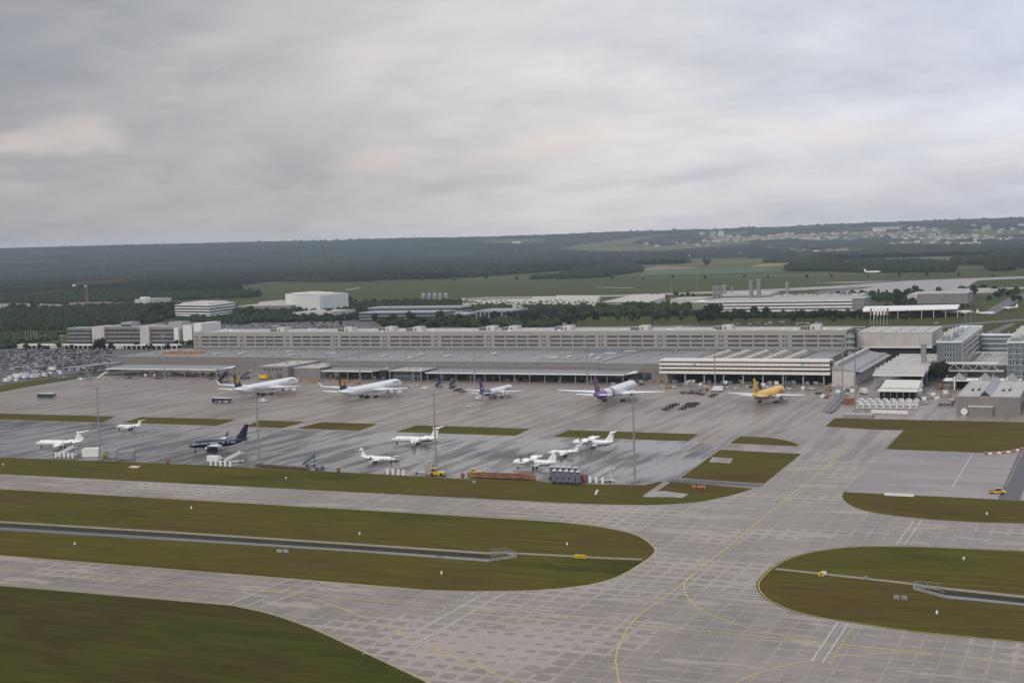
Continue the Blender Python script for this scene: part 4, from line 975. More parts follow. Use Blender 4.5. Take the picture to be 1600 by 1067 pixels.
def cube_building():
    x0, x1, y0, y1 = blk(211, 235, 481, 60); z = GY(222, 468, y0).z; t = thing('concrete_block', base(x0, x1, y0, y1), 'pale windowless concrete block right of the tower crane', 'building')
    plain(t, 'wall', x0, x1, y0, y1, 0, z, 'wall_pale', top=False); roof_slab(t, x0, x1, y0, y1, z, .5, 'roof_light'); plain(t, 'emblem', x0+(x1-x0)*.72, x0+(x1-x0)*.82, y0-.3, y0-.05, z*.5, z*.65, 'dark_gap'); plain(t, 'roof_unit', x0+4, x0+16, y0+10, y0+24, z+.5, z+4, 'wall_white')
cube_building()
def left_offices():
    segs = [(105, 142, 534, 513, 4), (147, 166, 536, 510, 0), (166, 222, 536, 511.5, 4), (222, 236, 536, 509, 0), (236, 276, 535, 512, 4)]
    y0 = 1150; t = thing('wing_office', Vector((-950, y0+10, 0)), 'grey office with stepped wings and dark window ribbons at the left middle distance', 'building')
    for (a, b, yb, yt, nb) in segs:
        xa, xb = GY(a, 530, y0).x, GY(b, 530, y0).x; z = GY((a+b)/2, yt, y0).z; off = 0 if nb else -3
        if not nb: plain(t, 'stair_core', xa+.05, xb-.05, y0-3, y0+22, 0, z, 'wall_pale'); continue
        plain(t, 'core', xa+.2, xb-.2, y0+.5, y0+20, 0, z-.2, 'glass_dark'); st = z/nb
        for k in range(nb): MB().box(((xa+xb)/2, y0+10, k*st+st*.72), (xb-xa, 20, st*.5)).build('storey_band', MATS['wall_grey'], t)
        roof_slab(t, xa, xb, y0, y0+20, z, .5, 'trim_grey', .0)
        w_ = (xb-xa)/8
        for k in range(nb):
            for i in range(8): obj_from('window', window_mesh(w_-.3, st*.44, 2), t, Vector((xa+i*w_+.15, y0+.36, k*st+.02))-t.location)
    for (a, b, yt) in ((276, 283, 512), (290, 304, 508), (307, 319, 505)): xa, xb = GY(a, 530, y0).x, GY(b, 530, y0).x; plain(t, 'end_wing', xa, xb, y0-4, y0+30, 0, GY(a, yt, y0).z, 'wall_white')
    xa, xb = GY(283, 530, y0).x, GY(307, 530, y0).x; plain(t, 'rear_wing', xa, xb, y0+2, y0+25, 0, GY(290, 506, y0).z, 'wall_grey')
    for k in range(3): plain(t, 'window_band', xa+1, xb-1, y0+1.7, y0+1.96, 3+k*4.2, 5.2+k*4.2, 'glass_dark')
    for (a, b, yt) in ((178, 208, 507.5), (190, 206, 503.5), (240, 262, 509), (264, 285, 503)): xa, xb = GY(a, 520, y0+12).x, GY(b, 520, y0+12).x; plain(t, 'roof_unit', xa, xb, y0+12, y0+26, 15, GY(a, yt, y0+12).z, 'trim_grey')
left_offices()
def arcade():
    y0 = 1083; x0, x1 = GY(27, 545, y0).x, GY(277, 545, y0).x; z = GY(150, 538.5, y0).z; t = thing('arcade', base(x0, x1, y0, y0+8), 'long low white arcade behind the crowded car park', 'building')
    MB().box(((x0+x1)/2, y0+4, z-.5), (x1-x0, 8.2, 1.1)).build('roof', MATS['wall_white'], t); plain(t, 'back_wall', x0+1, x1-1, y0+6, y0+7, 0, z-1.1, 'wall_dark')
    me = MB().box((0, 0, (z-1)/2), (.8, .8, z-1)).mesh('column', MATS['wall_white'])
    for i in range(34): obj_from('column', me, t, Vector((x0+1+(x1-x0-2)*i/33, y0+.6, 0))-t.location)
    for a, b in ((0, 10), (44, 58), (130, 140)): plain(t, 'infill_wall', x0+a, x0+b, y0+.2, y0+5, 0, z-1.06, 'wall_pale')
arcade()
band_block('stepped_office', 'low bluish glass office with stepped terraces in the centre distance', 561, 690, 502, 488, 40, 3, 'roof_zinc', 'glass_blue', 'roof_zinc', .68)
band_block('stepped_office', 'upper rear tier of the bluish terraced office in the centre distance', 575, 722, 497, 480, 30, 3, 'roof_zinc', 'glass_blue', 'roof_zinc', .62)
t, b_ = band_block('glass_pavilion', 'glass pavilion with a thin overhanging roof right of the terraced office', 742, 800, 502, 485.5, 50, 1, 'roof_zinc', 'glass_blue', 'roof_green', .86)
mb = MB()
for i in range(9): mb.box((b_[0]+2+i*(b_[1]-b_[0]-4)/8, b_[2]+.35, b_[4]*.42), (.5, .3, b_[4]*.84))
mb.build('mullion', MATS['trim_white'], t)
band_block('flat_roofed_shed', 'small flat roofed shed between the terraced office and the glass pavilion', 695, 733, 499, 490, 30, 1, 'roof_zinc', 'glass_dark', 'roof_light', .7)
band_block('parking_garage', 'long white parking garage with dark open decks behind a row of trees', 1102, 1332, 494, 469, 55, 5, 'wall_white', 'dark_gap', 'roof_zinc', .42, win=0)
t = thing('garage_ramp', Vector((-470, 1605, 0)), 'dark grey ramp tower at the left end of the white parking garage', 'building'); x0, x1, y0, y1 = blk(1082, 1101.5, 493, 45); plain(t, 'wall', x0, x1, y0, y1, 0, GY(1090, 472.5, y0).z, 'wall_grey'); roof_slab(t, x0, x1, y0, y1, GY(1090, 472.5, y0).z, .6, 'trim_white')
t = thing('garage_stair', Vector((-280, 1580, 0)), 'grey gabled stair block at the right end of the white parking garage', 'building'); x0, x1, y0, y1 = blk(1332.5, 1349, 493, 55); MB().prism(rect(x0, x1, y0, y1), 0, GY(1340, 468, y0).z).build('wall', MATS['wall_grey'], t); roof_slab(t, x0, x1, y0, y1, GY(1340, 467, y0).z, .5, 'roof_zinc')
band_block('rear_garage', 'second parking garage with cars on its roof behind the white one', 1205, 1345, 474, 462.5, 60, 2, 'wall_pale', 'dark_gap', 'roof_light', .4)
band_block('grey_hangar', 'plain grey hangar with a dark strip door beyond the white tent roof', 1433, 1512, 483, 459, 70, 1, 'wall_grey', 'glass_dark', 'roof_zinc', .35)
band_block('long_shed', 'long low pale shed behind the grey hangar at right', 1490, 1568, 463, 452.5, 40, 1, 'wall_pale', 'wall_dark', 'roof_light', .5)
band_block('sloped_shed', 'low shed with a slanting pale roof left of the grey hangar', 1418, 1436, 478, 461, 90, 1, 'wall_pale', 'wall_dark', 'roof_light', .4)
band_block('power_plant', 'grey power plant block among slim chimneys', 1128, 1204, 470, 459, 60, 2, 'wall_pale', 'wall_dark', 'roof_light', .35)
band_block('flat_shed', 'flat pale shed left of the slim chimneys', 1048, 1100, 480, 467, 50, 1, 'wall_pale', 'wall_dark', 'roof_light', .4)
for (px, pyb, pyt, r_) in ((1174, 474, 440, 3.2), (1186, 474, 438, 3.2), (1115, 470, 449, 1.6), (1119, 470, 449, 1.6), (1122, 470, 449, 1.6), (1127, 470, 449, 1.6), (1132, 470, 447, 3.0), (1144, 468, 451, 1.4), (1230, 466, 443, 2.6)):
    p = G(px, pyb); o = thing('chimney', p, {1174: 'left one of the two tallest grey chimneys behind the parking garage', 1186: 'right one of the two tallest grey chimneys behind the parking garage', 1115: 'slim chimney, leftmost of four thin ones in a bunch', 1119: 'slim chimney, second from left of four thin ones in a bunch', 1122: 'slim chimney, third from left of four thin ones in a bunch', 1127: 'slim chimney, rightmost of four thin ones in a bunch', 1132: 'thicker pale chimney right of the bunch of four thin ones', 1144: 'short thin chimney between the bunch and the two tallest', 1230: 'single grey chimney far right, beyond the rear garage'}[px], 'chimney', 'chimneys of the power plant')
    zt = GY(px, pyt, p.y).z; mb = MB(); mb.tube(p, (p.x, p.y, zt), r_, r_*.9, 10); mb.build('shaft', MATS['steel_grey'], o); MB().tube((p.x, p.y, zt), (p.x, p.y, zt+2), r_*1.1, n=10).build('cap', MATS['trim_grey'], o)
for i, px in enumerate((662, 671, 679.5, 688, 697)):
    p = G(px, 469); zt = GY(px, 460.5, p.y).z; r_ = 3.9; o = thing('silo', p, 'grey round silo with a conical cap, %s of five from left' % ('first', 'second', 'third', 'fourth', 'fifth')[i], 'silo', 'row of five silos')
    MB().tube(p, (p.x, p.y, zt), r_, n=14).build('drum', MATS['steel_grey'], o); MB().tube((p.x, p.y, zt), (p.x, p.y, zt+3), r_*1.03, .7, 14).build('cap', MATS['trim_grey'], o)
# pale greenhouse-like long roofs with rows of small vents
for (lab, pts, z) in (('long cream flat roof in the centre distance, left of two', [(722, 474), (930, 474), (938, 461.5), (870, 461.5), (865, 466), (735, 467.5)], 9), ('broad cream flat roof right of centre, behind trees', [(938, 474.5), (1008, 474), (1040, 464), (1038, 459.5), (990, 460), (940, 472)], 9), ('thin cream flat roof band behind the two broad ones', [(725, 468.5), (830, 466), (868, 464.5), (868, 462.8), (760, 464.5), (722, 466.5)], 11)):
    q = [G(x, y, z) for x, y in pts]; c = sum(q, Vector())/len(q); t = thing('flat_hall', Vector((c.x, c.y, 0)), lab, 'building'); MB().prism(q, 0, z-.6, top=False).build('wall', MATS['wall_pale'], t); MB().prism(q, z-.6, z).build('roof', mat('roof_cream', (.47, .44, .385), .6, .1, .05), t)
    mb = MB(); rnd = random.Random(1)
    for i in range(24): u = lerp(q[0], q[1], (i+.5)/24); mb.box((u.x, u.y+3, z+.9), (3, 2, 1.8))
    mb.build('roof_vent', MATS['wall_dark'], t)
def white_tent():
    A, B_ = G(1347, 486, 9.5), G(1496, 482, 9.5); A2, B2 = G(1352, 478.5, 10), G(1500, 475.5, 10)
    t = thing('tent_roof', Vector((A.x, A.y, 0)), 'bright white long tent roof on the green beyond the pale hall', 'tent')
    mid = lerp(A, A2, .5)+Vector((0, 0, 1.5)), lerp(B_, B2, .5)+Vector((0, 0, 1.5)); mb = MB(); mb.face(A, B_, mid[1], mid[0]); mb.face(mid[0], mid[1], B2, A2); k = Vector((0, 0, -1)); mb.face(A+k, B_+k, B_, A); mb.face(B_+k, B2+k, B2, mid[1], B_); mb.face(B2+k, A2+k, A2, B2); mb.face(A2+k, A+k, A, mid[0], A2); mb.build('roof', mat('tent_white', (.78, .78, .76), .6, .03, .2), t)
    mb = MB()
    for i in range(9): q = lerp(A, B_, i/8); mb.box((q.x, q.y+1, 4.2), (.5, .5, 8.4)); q = lerp(A2, B2, i/8); mb.box((q.x, q.y-1, 4.4), (.5, .5, 8.8))
    mb.build('post', MATS['trim_white'], t); q = lerp(A, B2, .5); MB().prism([lerp(A, A2, .6)[:2], lerp(B_, B2, .6)[:2], lerp(B_, B2, .7)[:2], lerp(A, A2, .7)[:2]], 0, 7).build('back_screen', MATS['wall_dark'], t)
white_tent()
def crane():
    p = G(136.5, 482); Y = p.y; zt = GY(136.5, 446, Y).z; t = thing('tower_crane', p, 'orange tower crane over the building site at left', 'crane')
    m = mat('crane_orange', (.30, .115, .05), .6, .1, .2); mb = MB(); s = 1.7
    for a, b in ((-s, -s), (s, -s), (s, s), (-s, s)): mb.bar((p.x+a, Y+b, 0), (p.x+a, Y+b, zt), .45)
    n = 12
    for i in range(n):
        z0, z1 = zt*i/n, zt*(i+1)/n; mb.bar((p.x-s, Y-s, z0), (p.x+s, Y-s, z1), .4); mb.bar((p.x+s, Y-s, z0), (p.x+s, Y+s, z1), .4)
    mb.build('mast', m, t); a = GY(114.5, 445, Y); b = GY(196, 438.5, Y); mb = MB(); ap = Vector((p.x, Y, GY(136.5, 438, Y).z))
    mb.bar(a, b, .7, .6); mb.bar(a+Vector((0, 0, 2.0)), b+Vector((0, 0, 2.0)), .35); n = 30
    for i in range(n): q, r_ = lerp(a, b, i/n), lerp(a, b, (i+1)/n); mb.bar(q, r_+Vector((0, 0, 2.0)), .22)
    mb.build('jib', m, t); mb = MB(); mb.bar((p.x, Y, zt), ap, .8); mb.bar(ap, lerp(p, b, .0)+Vector((0, 0, 0)) if False else lerp(a, b, .7), .3); mb.bar(ap, a, .3); mb.build('apex', m, t)
    MB().box((a.x+1.5, Y, a.z-1.2), (5, 2, 3.2)).build('counterweight', MATS['wall_white'], t); MB().box((p.x+.3, Y-2.4, zt-1.2), (2.6, 2, 2.6)).build('cab', MATS['wall_white'], t)
crane()
def site():
    rnd = random.Random(5); x0, x1, y0, y1 = blk(106, 168, 483, 70); z = GY(130, 473, y0).z; t = thing('building_shell', base(x0, x1, y0, y1), 'unfinished reddish concrete shell with open columns under the crane', 'building site')
    plain(t, 'slab', x0, x1, y0, y1, 0, .6, 'concrete'); me = MB().box((0, 0, z/2), (3.4, 3, z)).mesh('column', mat('raw_concrete', (.30, .24, .22), .9, .15, .3))
    n = 26
    for i in range(n): obj_from('column', me, t, Vector((x0+2+(x1-x0-4)*i/(n-1), y0+(2 if i % 3 else 14), .6))-t.location)
    plain(t, 'rear_wall', x0+4, x1-4, y0+40, y0+42, .6, z*.8, 'wall_dark')
    c = G(67, 481); o = MB()
    for i in range(26): o.box((c.x+rnd.uniform(-14, 14), c.y+rnd.uniform(-20, 20), rnd.uniform(.6, 2)), (6, 6, rnd.uniform(1.5, 4)), rnd.random()*3)
    q = o.build('earth_heap', mat('orange_earth', (.40, .17, .06), .9, .2, .4), loc=Vector((c.x, c.y, 0))); tag(q, 'heap of orange formwork on the building site left of the crane', 'heap')
    sheet('bare_earth', [(-120, 491), (60, 489.5), (180, 486), (200, 478), (60, 474.5), (-120, 476)], .03, 'gravel_path')
site()
# ------------------------------------------------------------------ aircraft
mat('paint_white', (.86, .86, .85), .32, .03, .3, coat=.2); mat('paint_wing', (.70, .71, .72), .35, .05, .3); mat('paint_cream', (.72, .72, .69), .35, .04, .3); mat('navy', (.016, .022, .075), .3, .1, .3, coat=.3)
mat('navy_dark', (.010, .014, .038), .25, .1, .2, coat=.2); mat('logo_orange', (.80, .33, .02), .4, .05, .5); mat('violet', (.055, .03, .16), .35, .1, .3); mat('yellow_livery', (.78, .48, .035), .38, .05, .2, coat=.2)
mat('tyre', (.018, .018, .019), .8, .2, 2); mat('gear_steel', (.30, .30, .31), .4, .1, 2); mat('engine_dark', (.02, .02, .022), .4, .3, 1); mat('engine_lip', (.5, .5, .52), .3, .05, 1, metal=.5); mat('window_dark', (.02, .022, .026), .15, .3, 1)
mat('window_grey', (.16, .17, .19), .3, .1, 1); mat('window_pale', (.55, .62, .72), .2, .1, 1); mat('logo_crane', (.02, .025, .09), .5, .05, 1); mat('red_letter', (.52, .03, .03), .5, .05, 1); mat('violet_letter', (.10, .05, .22), .5, .05, 1); mat('orange_letter', (.8, .26, .04), .5, .05, 1); mat('navy_letter', (.04, .05, .14), .5, .05, 1); mat('propeller_black', (.03, .03, .03), .5, .1, 1)
def livery(name, stops, a=1.0, b=0.0, scale=1.0, off=0.0, rough=.34, curve=0.0, interp='CONSTANT'):
    """paint scheme: colour bands along t = (a*x + b*z + curve*z*z + off)*scale in the fuselage's own metres"""
    m = bpy.data.materials.new(name); MATS[name] = m; m.use_nodes = True; nt = m.node_tree; N = nt.nodes; L = nt.links; bs = N['Principled BSDF']; bs.inputs['Roughness'].default_value = rough; bs.inputs['Coat Weight'].default_value = .2
    tc = N.new('ShaderNodeTexCoord'); sp = N.new('ShaderNodeSeparateXYZ'); L.new(tc.outputs['Object'], sp.inputs[0])
    def mth(op, p, q):
        n = N.new('ShaderNodeMath'); n.operation = op
        for i, v in enumerate((p, q)):
            if isinstance(v, (int, float)): n.inputs[i].default_value = v
            else: L.new(v, n.inputs[i])
        return n.outputs[0]
    t = mth('ADD', mth('ADD', mth('MULTIPLY', sp.outputs[0], a), mth('MULTIPLY', sp.outputs[2], b)), mth('MULTIPLY', mth('MULTIPLY', sp.outputs[2], sp.outputs[2]), curve))
    t = mth('MULTIPLY', mth('ADD', t, off), scale)
    r = N.new('ShaderNodeValToRGB'); r.color_ramp.interpolation = interp; e = r.color_ramp.elements
    e[0].position, e[0].color = stops[0][0], (*stops[0][1], 1); e[1].position, e[1].color = stops[1][0], (*stops[1][1], 1)
    for p, c in stops[2:]: x = e.new(p); x.color = (*c, 1)
    L.new(t, r.inputs[0]); L.new(r.outputs[0], bs.inputs['Base Color']); return m
def wing_section(le, chord, th, n=5):
    """closed aerofoil ring at leading-edge point le, chord running towards -x"""
    up = [(0, 0), (.06, .36), (.22, .52), (.5, .42), (.78, .18), (1, .01)]; lo = [(.78, -.12), (.5, -.30), (.22, -.38), (.06, -.25)]
    return [(le[0]-c*chord, le[1], le[2]+h*th) for c, h in up+lo]
def surf(mb, stations):
    mb.loft([wing_section(le, c, t) for le, c, t in stations])
def vert_surf(mb, stations):
    """fin: stations (x_le, z, chord, thickness)"""
    rings = []
    for x, z, c, t in stations: rings.append([(x, 0, z), (x-c*.3, -t/2, z), (x-c, -.03, z), (x-c, .03, z), (x-c*.3, t/2, z)])
    mb.loft(rings)
def text_on(parent, s, size, m, fn, name='lettering', bold=0.02):
    cu = bpy.data.curves.new('lettering', 'FONT'); cu.body = s; cu.size = size; cu.offset = bold; cu.resolution_u = 3
    o = bpy.data.objects.new('tmp', cu); C.objects.link(o); dg = bpy.context.evaluated_depsgraph_get(); me = bpy.data.meshes.new_from_object(o.evaluated_get(dg)); bpy.data.objects.remove(o)
    for v in me.vertices: v.co = fn(v.co.x, v.co.y)
    me.materials.clear(); me.materials.append(MATS[m]); me.name = name
    return obj_from(name, me, parent)
def airplane(name, label, S, group=None):
    """nose along +x, left wing +y, origin on the ground below the main gear"""
    L_, D = S['L'], S['D']; Rr = D/2; xm = S.get('main', .5)*L_; zc = S['zc']; X = lambda s: xm-s
    t = thing(name, (0, 0, 0), label, S.get('cat', 'aeroplane'), group)
    M_ = lambda k, d: MATS[S.get(k, d)]
    nose = [(0, .04, -.34), (.08, .22, -.32), (.25, .42, -.27), (.55, .66, -.17), (.95, .85, -.06), (1.4, .96, -.01), (1.9, 1, 0)]
    tail = [(3.3, 1, 0), (2.4, .94, .06), (1.6, .76, .22), (.9, .50, .42), (.35, .27, .58), (0, .10, .66)]
    if S.get('blunt'): nose = [(0, .10, -.25), (.05, .34, -.24), (.18, .56, -.19), (.42, .78, -.11), (.8, .93, -.03), (1.3, 1, 0)]
    st = [(d*D, r_, dz) for d, r_, dz in nose]+[(L_-d*D, r_, dz) for d, r_, dz in tail]; n = 18; rings = []
    for s, r_, dz in st: rings.append([(X(s), Rr*r_*math.sin(2*math.pi*i/n), zc+dz*Rr+Rr*r_*math.cos(2*math.pi*i/n)) for i in range(n)])
    mb = MB(); mb.loft(rings); mb.smooth = True; f = mb.build('fuselage', M_('fus', 'paint_white'), t, smooth=True, fixn=True)
    ck = MB()
    for s in (-1, 1): ck.face((X(.62*D), s*.40*D*.62*1.02, zc+.13*D), (X(.92*D), s*.40*D, zc+.13*D), (X(.98*D), s*.30*D, zc+.30*D), (X(.72*D), s*.22*D, zc+.30*D)); ck.face((X(.50*D), s*.02, zc+.17*D), (X(.60*D), s*.23*D, zc+.14*D), (X(.72*D), s*.20*D, zc+.315*D), (X(.66*D), s*.02, zc+.315*D))
    for k in range(len(ck.v)): v = ck.v[k]; ck.v[k] = (v[0]+.02*D, v[1]*1.03, v[2]+.01*D)
    ck.build('cockpit_window', M_('glass', 'window_dark'), t)
    if S.get('nwin'):
        for s in (-1, 1):
            w_ = MB(); a, b = S.get('winspan', (.14, .80)); hz = S.get('winz', .12); hh = S.get('winh', .11); ww = S.get('winw', .3)
            for i in range(S['nwin']):
                x = X(lerp(a, b, i/(S['nwin']-1))*L_)
                if S.get('winskip') and S['winskip'](i): continue
                y0_ = math.sqrt(max(0, 1-(hz-hh)**2))*Rr+.015; y1_ = math.sqrt(max(0, 1-(hz+hh)**2))*Rr+.015
                w_.face((x-ww, s*y0_, zc+(hz-hh)*Rr), (x+ww, s*y0_, zc+(hz-hh)*Rr), (x+ww, s*y1_, zc+(hz+hh)*Rr), (x-ww, s*y1_, zc+(hz+hh)*Rr))
            tag(w_.build('cabin_window', M_('win', 'window_dark'), t), kind='stuff')
    W = S['wing']; sp = S['span']/2; hi = W.get('high'); yr = Rr*.72 if not hi else .0; zr = zc+W['z']; dih = math.tan(R(W.get('dih', 5)))
    for s in (-1, 1):
        mb = MB(); xr = W['x']*L_; yk = sp*.36; rc, kc, tcd = W['rc'], W['kc'], W['tc']; sw = math.tan(R(W['sweep']))
        stn = [((X(xr), s*yr, zr), rc, rc*.13), ((X(xr+(yk-yr)*sw), s*yk, zr+(yk-yr)*dih), kc, kc*.11), ((X(xr+(sp-yr)*sw), s*sp, zr+(sp-yr)*dih*1.02), tcd, tcd*.10)]
        surf(mb, stn); wg = mb.build('wing', M_('wingm', 'paint_wing'), t, fixn=True)
        if W.get('winglet'):
            tip = stn[-1]; h_ = W['winglet']; mb = MB(); p = tip[0]
            a = (p[0], p[1], p[2]); mb.loft([[(a[0], a[1], a[2]), (a[0]-tcd*.5, a[1]-.08*s, a[2]+.03), (a[0]-tcd, a[1], a[2]), (a[0]-tcd*.5, a[1]+.08*s, a[2])], [(a[0]-h_*.75, a[1]+s*h_*.42, a[2]+h_), (a[0]-h_*.75-tcd*.28, a[1]+s*h_*.42-.05*s, a[2]+h_), (a[0]-h_*.75-tcd*.5, a[1]+s*h_*.42, a[2]+h_), (a[0]-h_*.75-tcd*.28, a[1]+s*h_*.42+.05*s, a[2]+h_)]])
            mb.build('winglet', M_('wletm', 'paint_wing'), wg, fixn=True)
        if W.get('fairings'):
            mb = MB()
            for fy in W['fairings']: y = sp*fy; xx = X(xr+(y-yr)*sw)-lerp(rc, tcd, fy)*.62; zz = zr+(y-yr)*dih-.35; mb.tube((xx+1.6, s*y, zz), (xx-2.6, s*y, zz-.15), .42, .12, 6)
            tag(mb.build('flap_fairing', M_('wingm', 'paint_wing'), wg), kind='stuff')
        if W.get('navy_edge'): pass
    for (fx, fy, ez, er, el) in S.get('engines', []):
        for s in (-1, 1):
            x, y, z = X(fx*L_), s*fy, ez; mb = MB(); rr = [(0, .86), (.06, 1.0), (.3, 1.06), (.62, .96), (.86, .72), (1, .5)]; n2 = 14
            mb.loft([[(x-el*k, y+er*q*math.sin(2*math.pi*i/n2), z+er*q*math.cos(2*math.pi*i/n2)) for i in range(n2)] for k, q in rr], cap0=False); mb.smooth = True
            e = mb.build('engine', M_('engm', 'paint_white'), t, smooth=True, fixn=True)
            MB().tube((x-.15*er, y, z), (x-.35*er, y, z), er*.84, er*.84, 14).build('fan', MATS['engine_dark'], e)
            MB().tube((x-el*.99, y, z), (x-el*1.12, y, z), er*.48, er*.22, 10).build('exhaust', MATS['engine_dark'], e)
            mb = MB(); mb.loft([[(x+.12*er, y+er*.98*math.sin(2*math.pi*i/n2), z+er*.98*math.cos(2*math.pi*i/n2)) for i in range(n2)], [(x-.25*er, y+er*1.07*math.sin(2*math.pi*i/n2), z+er*1.07*math.cos(2*math.pi*i/n2)) for i in range(n2)]], cap0=False, cap1=False); mb.build('intake_lip', MATS['engine_lip'], e)
            mb = MB()
            if S.get('rear'): mb.bar((x-el*.45, y-s*er*.6, z), (x-el*.45, s*Rr*.5, z-.1), el*.5, .28)
            else: mb.loft([[(x-el*.1, y-.12, z+er*.8), (x-el*.1, y+.12, z+er*.8), (x-el*.85, y+.12, z+er*.7), (x-el*.85, y-.12, z+er*.7)], [(x-el*.5, y-.1, z+er*1.75), (x-el*.5, y+.1, z+er*1.75), (x-el*1.45, y+.1, z+er*1.8), (x-el*1.45, y-.1, z+er*1.8)]])
            mb.build('pylon', M_('wingm', 'paint_wing'), e, fixn=True)
            if S.get('prop'):
                pr = MB()
                for k in range(6):
                    a = k*math.pi/3+.3; d = Vector((0, math.sin(a), math.cos(a))); o_ = Vector((x+.35, y, z)); pr.bar(o_, o_+d*S['prop'], .1, .3)
                pr.tube((x+.05, y, z), (x+.85, y, z), .34, .06, 10); pr.build('propeller', MATS['propeller_black'], e)
    # tail
    F = S['fin']; xt = L_-F['off']; mb = MB(); zb = zc+Rr*F.get('zb', .62)
    vert_surf(mb, [(X(xt-F['rc']-F['dorsal']), zb-.1, F['rc']+F['dorsal'], .25), (X(xt-F['rc']), zb+F['h']*.12, F['rc']*.98, F['rc']*.10), (X(xt-F['tc']+F['lean']), zb+F['h'], F['tc'], F['tc']*.09)]); fn = mb.build('fin', M_('finm', 'paint_white'), t, fixn=True)
    T = S['stab']; zs = zb+F['h']*.97 if T.get('t') else zc+Rr*.38+T.get('dz', 0)
    for s in (-1, 1):
        mb = MB(); xs = (xt-T['x']) if not T.get('t') else (xt-F['tc']+F['lean']-T.get('fwd', 0)); y0_ = 0.0 if T.get('t') else Rr*.3; sw = math.tan(R(T['sweep'])); hs = T['span']/2
        surf(mb, [((X(xs), s*y0_, zs), T['rc'], T['rc']*.1), ((X(xs+(hs-y0_)*sw), s*hs, zs+(hs-y0_)*T.get('dih', .08)), T['tc'], T['tc']*.1)]); mb.build('tailplane', M_('stabm', 'paint_wing'), t, fixn=True)
    if T.get('t'): mb = MB(); mb.tube((X(xs)+.5, 0, zs+.02), (X(xs)-T['rc']-.3, 0, zs+.02), F['tc']*.11, .08, 8); mb.build('fin_bullet', M_('finm', 'paint_white'), t)
    if T.get('t') is None: MB().tube((X(L_-.4), 0, zc+.66*Rr), (X(L_+.25), 0, zc+.67*Rr), Rr*.13, Rr*.09, 8).build('tail_exhaust', MATS['engine_dark'], t)
    # undercarriage
    def wheels(nm, x, ys, r_, w_, rows, top):
        mb = MB()
        for y in ys: mb.tube((x, y, r_*.9), (x, y*.92, top), r_*.24, r_*.3, 7)
        g_ = mb.build(nm, MATS['gear_steel'], t)
        mb = MB()
        for y in ys:
            for dx in rows:
                for o_ in (-1, 1): mb.tube((x+dx, y+o_*w_*1.15-w_/2, r_), (x+dx, y+o_*w_*1.15+w_/2, r_), r_, n=12)
        tag(mb.build('wheel', MATS['tyre'], g_), kind='stuff')
    Gr = S['gear']; wheels('nose_gear', X(Gr['nose']), [0], Gr['r']*.8, Gr['r']*.5, [0], zc-Rr*.5)
    for s in (-1, 1): wheels('main_gear', 0, [s*Gr['track']/2], Gr['r'], Gr['r']*.6, Gr['rows'], zc-Rr*.2)
    if Gr.get('centre'): wheels('centre_gear', -1.5, [0], Gr['r'], Gr['r']*.6, Gr['rows'], zc-Rr*.5)
    if not hi: mb = MB(); mb.loft([[(X(xr_)+.0, y, z) for y, z in ((-Rr*q, zc-Rr*.35), (-Rr*.7*q, zc-Rr*1.12*q), (Rr*.7*q, zc-Rr*1.12*q), (Rr*q, zc-Rr*.35))] for xr_, q in ((W['x']*L_-.6, .55), (W['x']*L_+W['rc']*.4, 1.0), (W['x']*L_+W['rc']*1.05, .95), (W['x']*L_+W['rc']*1.5, .5))]); mb.build('belly_fairing', M_('belly', S.get('fus', 'paint_white')) if S.get('belly') else M_('wingm', 'paint_wing'), t, fixn=True)
    t['_'] = 0; del t['_']
    return t, dict(X=X, zc=zc, R=Rr, L=L_, fin=fn, F=F, zb=zb, xt=xt, fus=f)
PUTS = []
def put(t, px, py, heading, z=0.0): PUTS.append((t, px, py, heading, z)); return t      # parts are all built first, the thing is moved at the end
def put_now(t, px, py, heading, z=0.0):
    p = G(px, py); t.location = (p.x, p.y, z); t.rotation_euler.z = R(heading); return t
def skin(I, side=-1):
    """maps flat lettering onto the fuselage flank"""
    def f(x0, z0, flip=1):
        def g(u, v):
            z = z0+v; y = math.sqrt(max(.05, I['R']**2-(z-I['zc'])**2))+.03; return Vector((x0+u*flip, side*y, z))
        return g
    return f
def on_fin(I, dx, dz, rad, m, name, n=20, th=1.1):
    mb = MB(); x = I['X'](I['xt'])+dx; z = I['zb']+dz
    for s in (-1, 1):
        y = s*th/2
        mb.face(*[(x+rad*math.cos(2*math.pi*i/n)*s, y, z+rad*math.sin(2*math.pi*i/n)) for i in range(n)])
    return mb.build(name, MATS[m], I['fin'])
def crane_logo(I, dx, dz, rad, th):
    on_fin(I, dx, dz, rad, 'logo_orange', 'logo_disc', th=th); mb = MB(); x = I['X'](I['xt'])+dx; z = I['zb']+dz
    for s in (-1, 1):
        y = s*(th/2+.05)                                              # a slim flying bird in a ring
        for pts in ([(-.55, .30), (-.05, .16), (.05, -.02), (-.2, .02)], [(-.35, .55), (.02, .2), (.12, .02), (-.08, .1)], [(0, .08), (.12, .12), (.60, .42), (.5, .28), (.15, -.06)], [(-.1, .1), (.14, .02), (-.2, -.5), (-.38, -.42)]):
            q = [(x+a*rad, y, z+b*rad) for a, b in pts]; mb.face(*(q if s > 0 else q[::-1]))
        for i in range(24):
            a, b = 2*math.pi*i/24, 2*math.pi*(i+1)/24; k0, k1 = .80*rad, .88*rad; mb.face(*[(x+k*math.cos(c), y, z+k*math.sin(c)) for k, c in ((k0, a), (k1, a), (k1, b), (k0, b))])
    mb.build('bird_logo', MATS['logo_crane'], I['fin'])
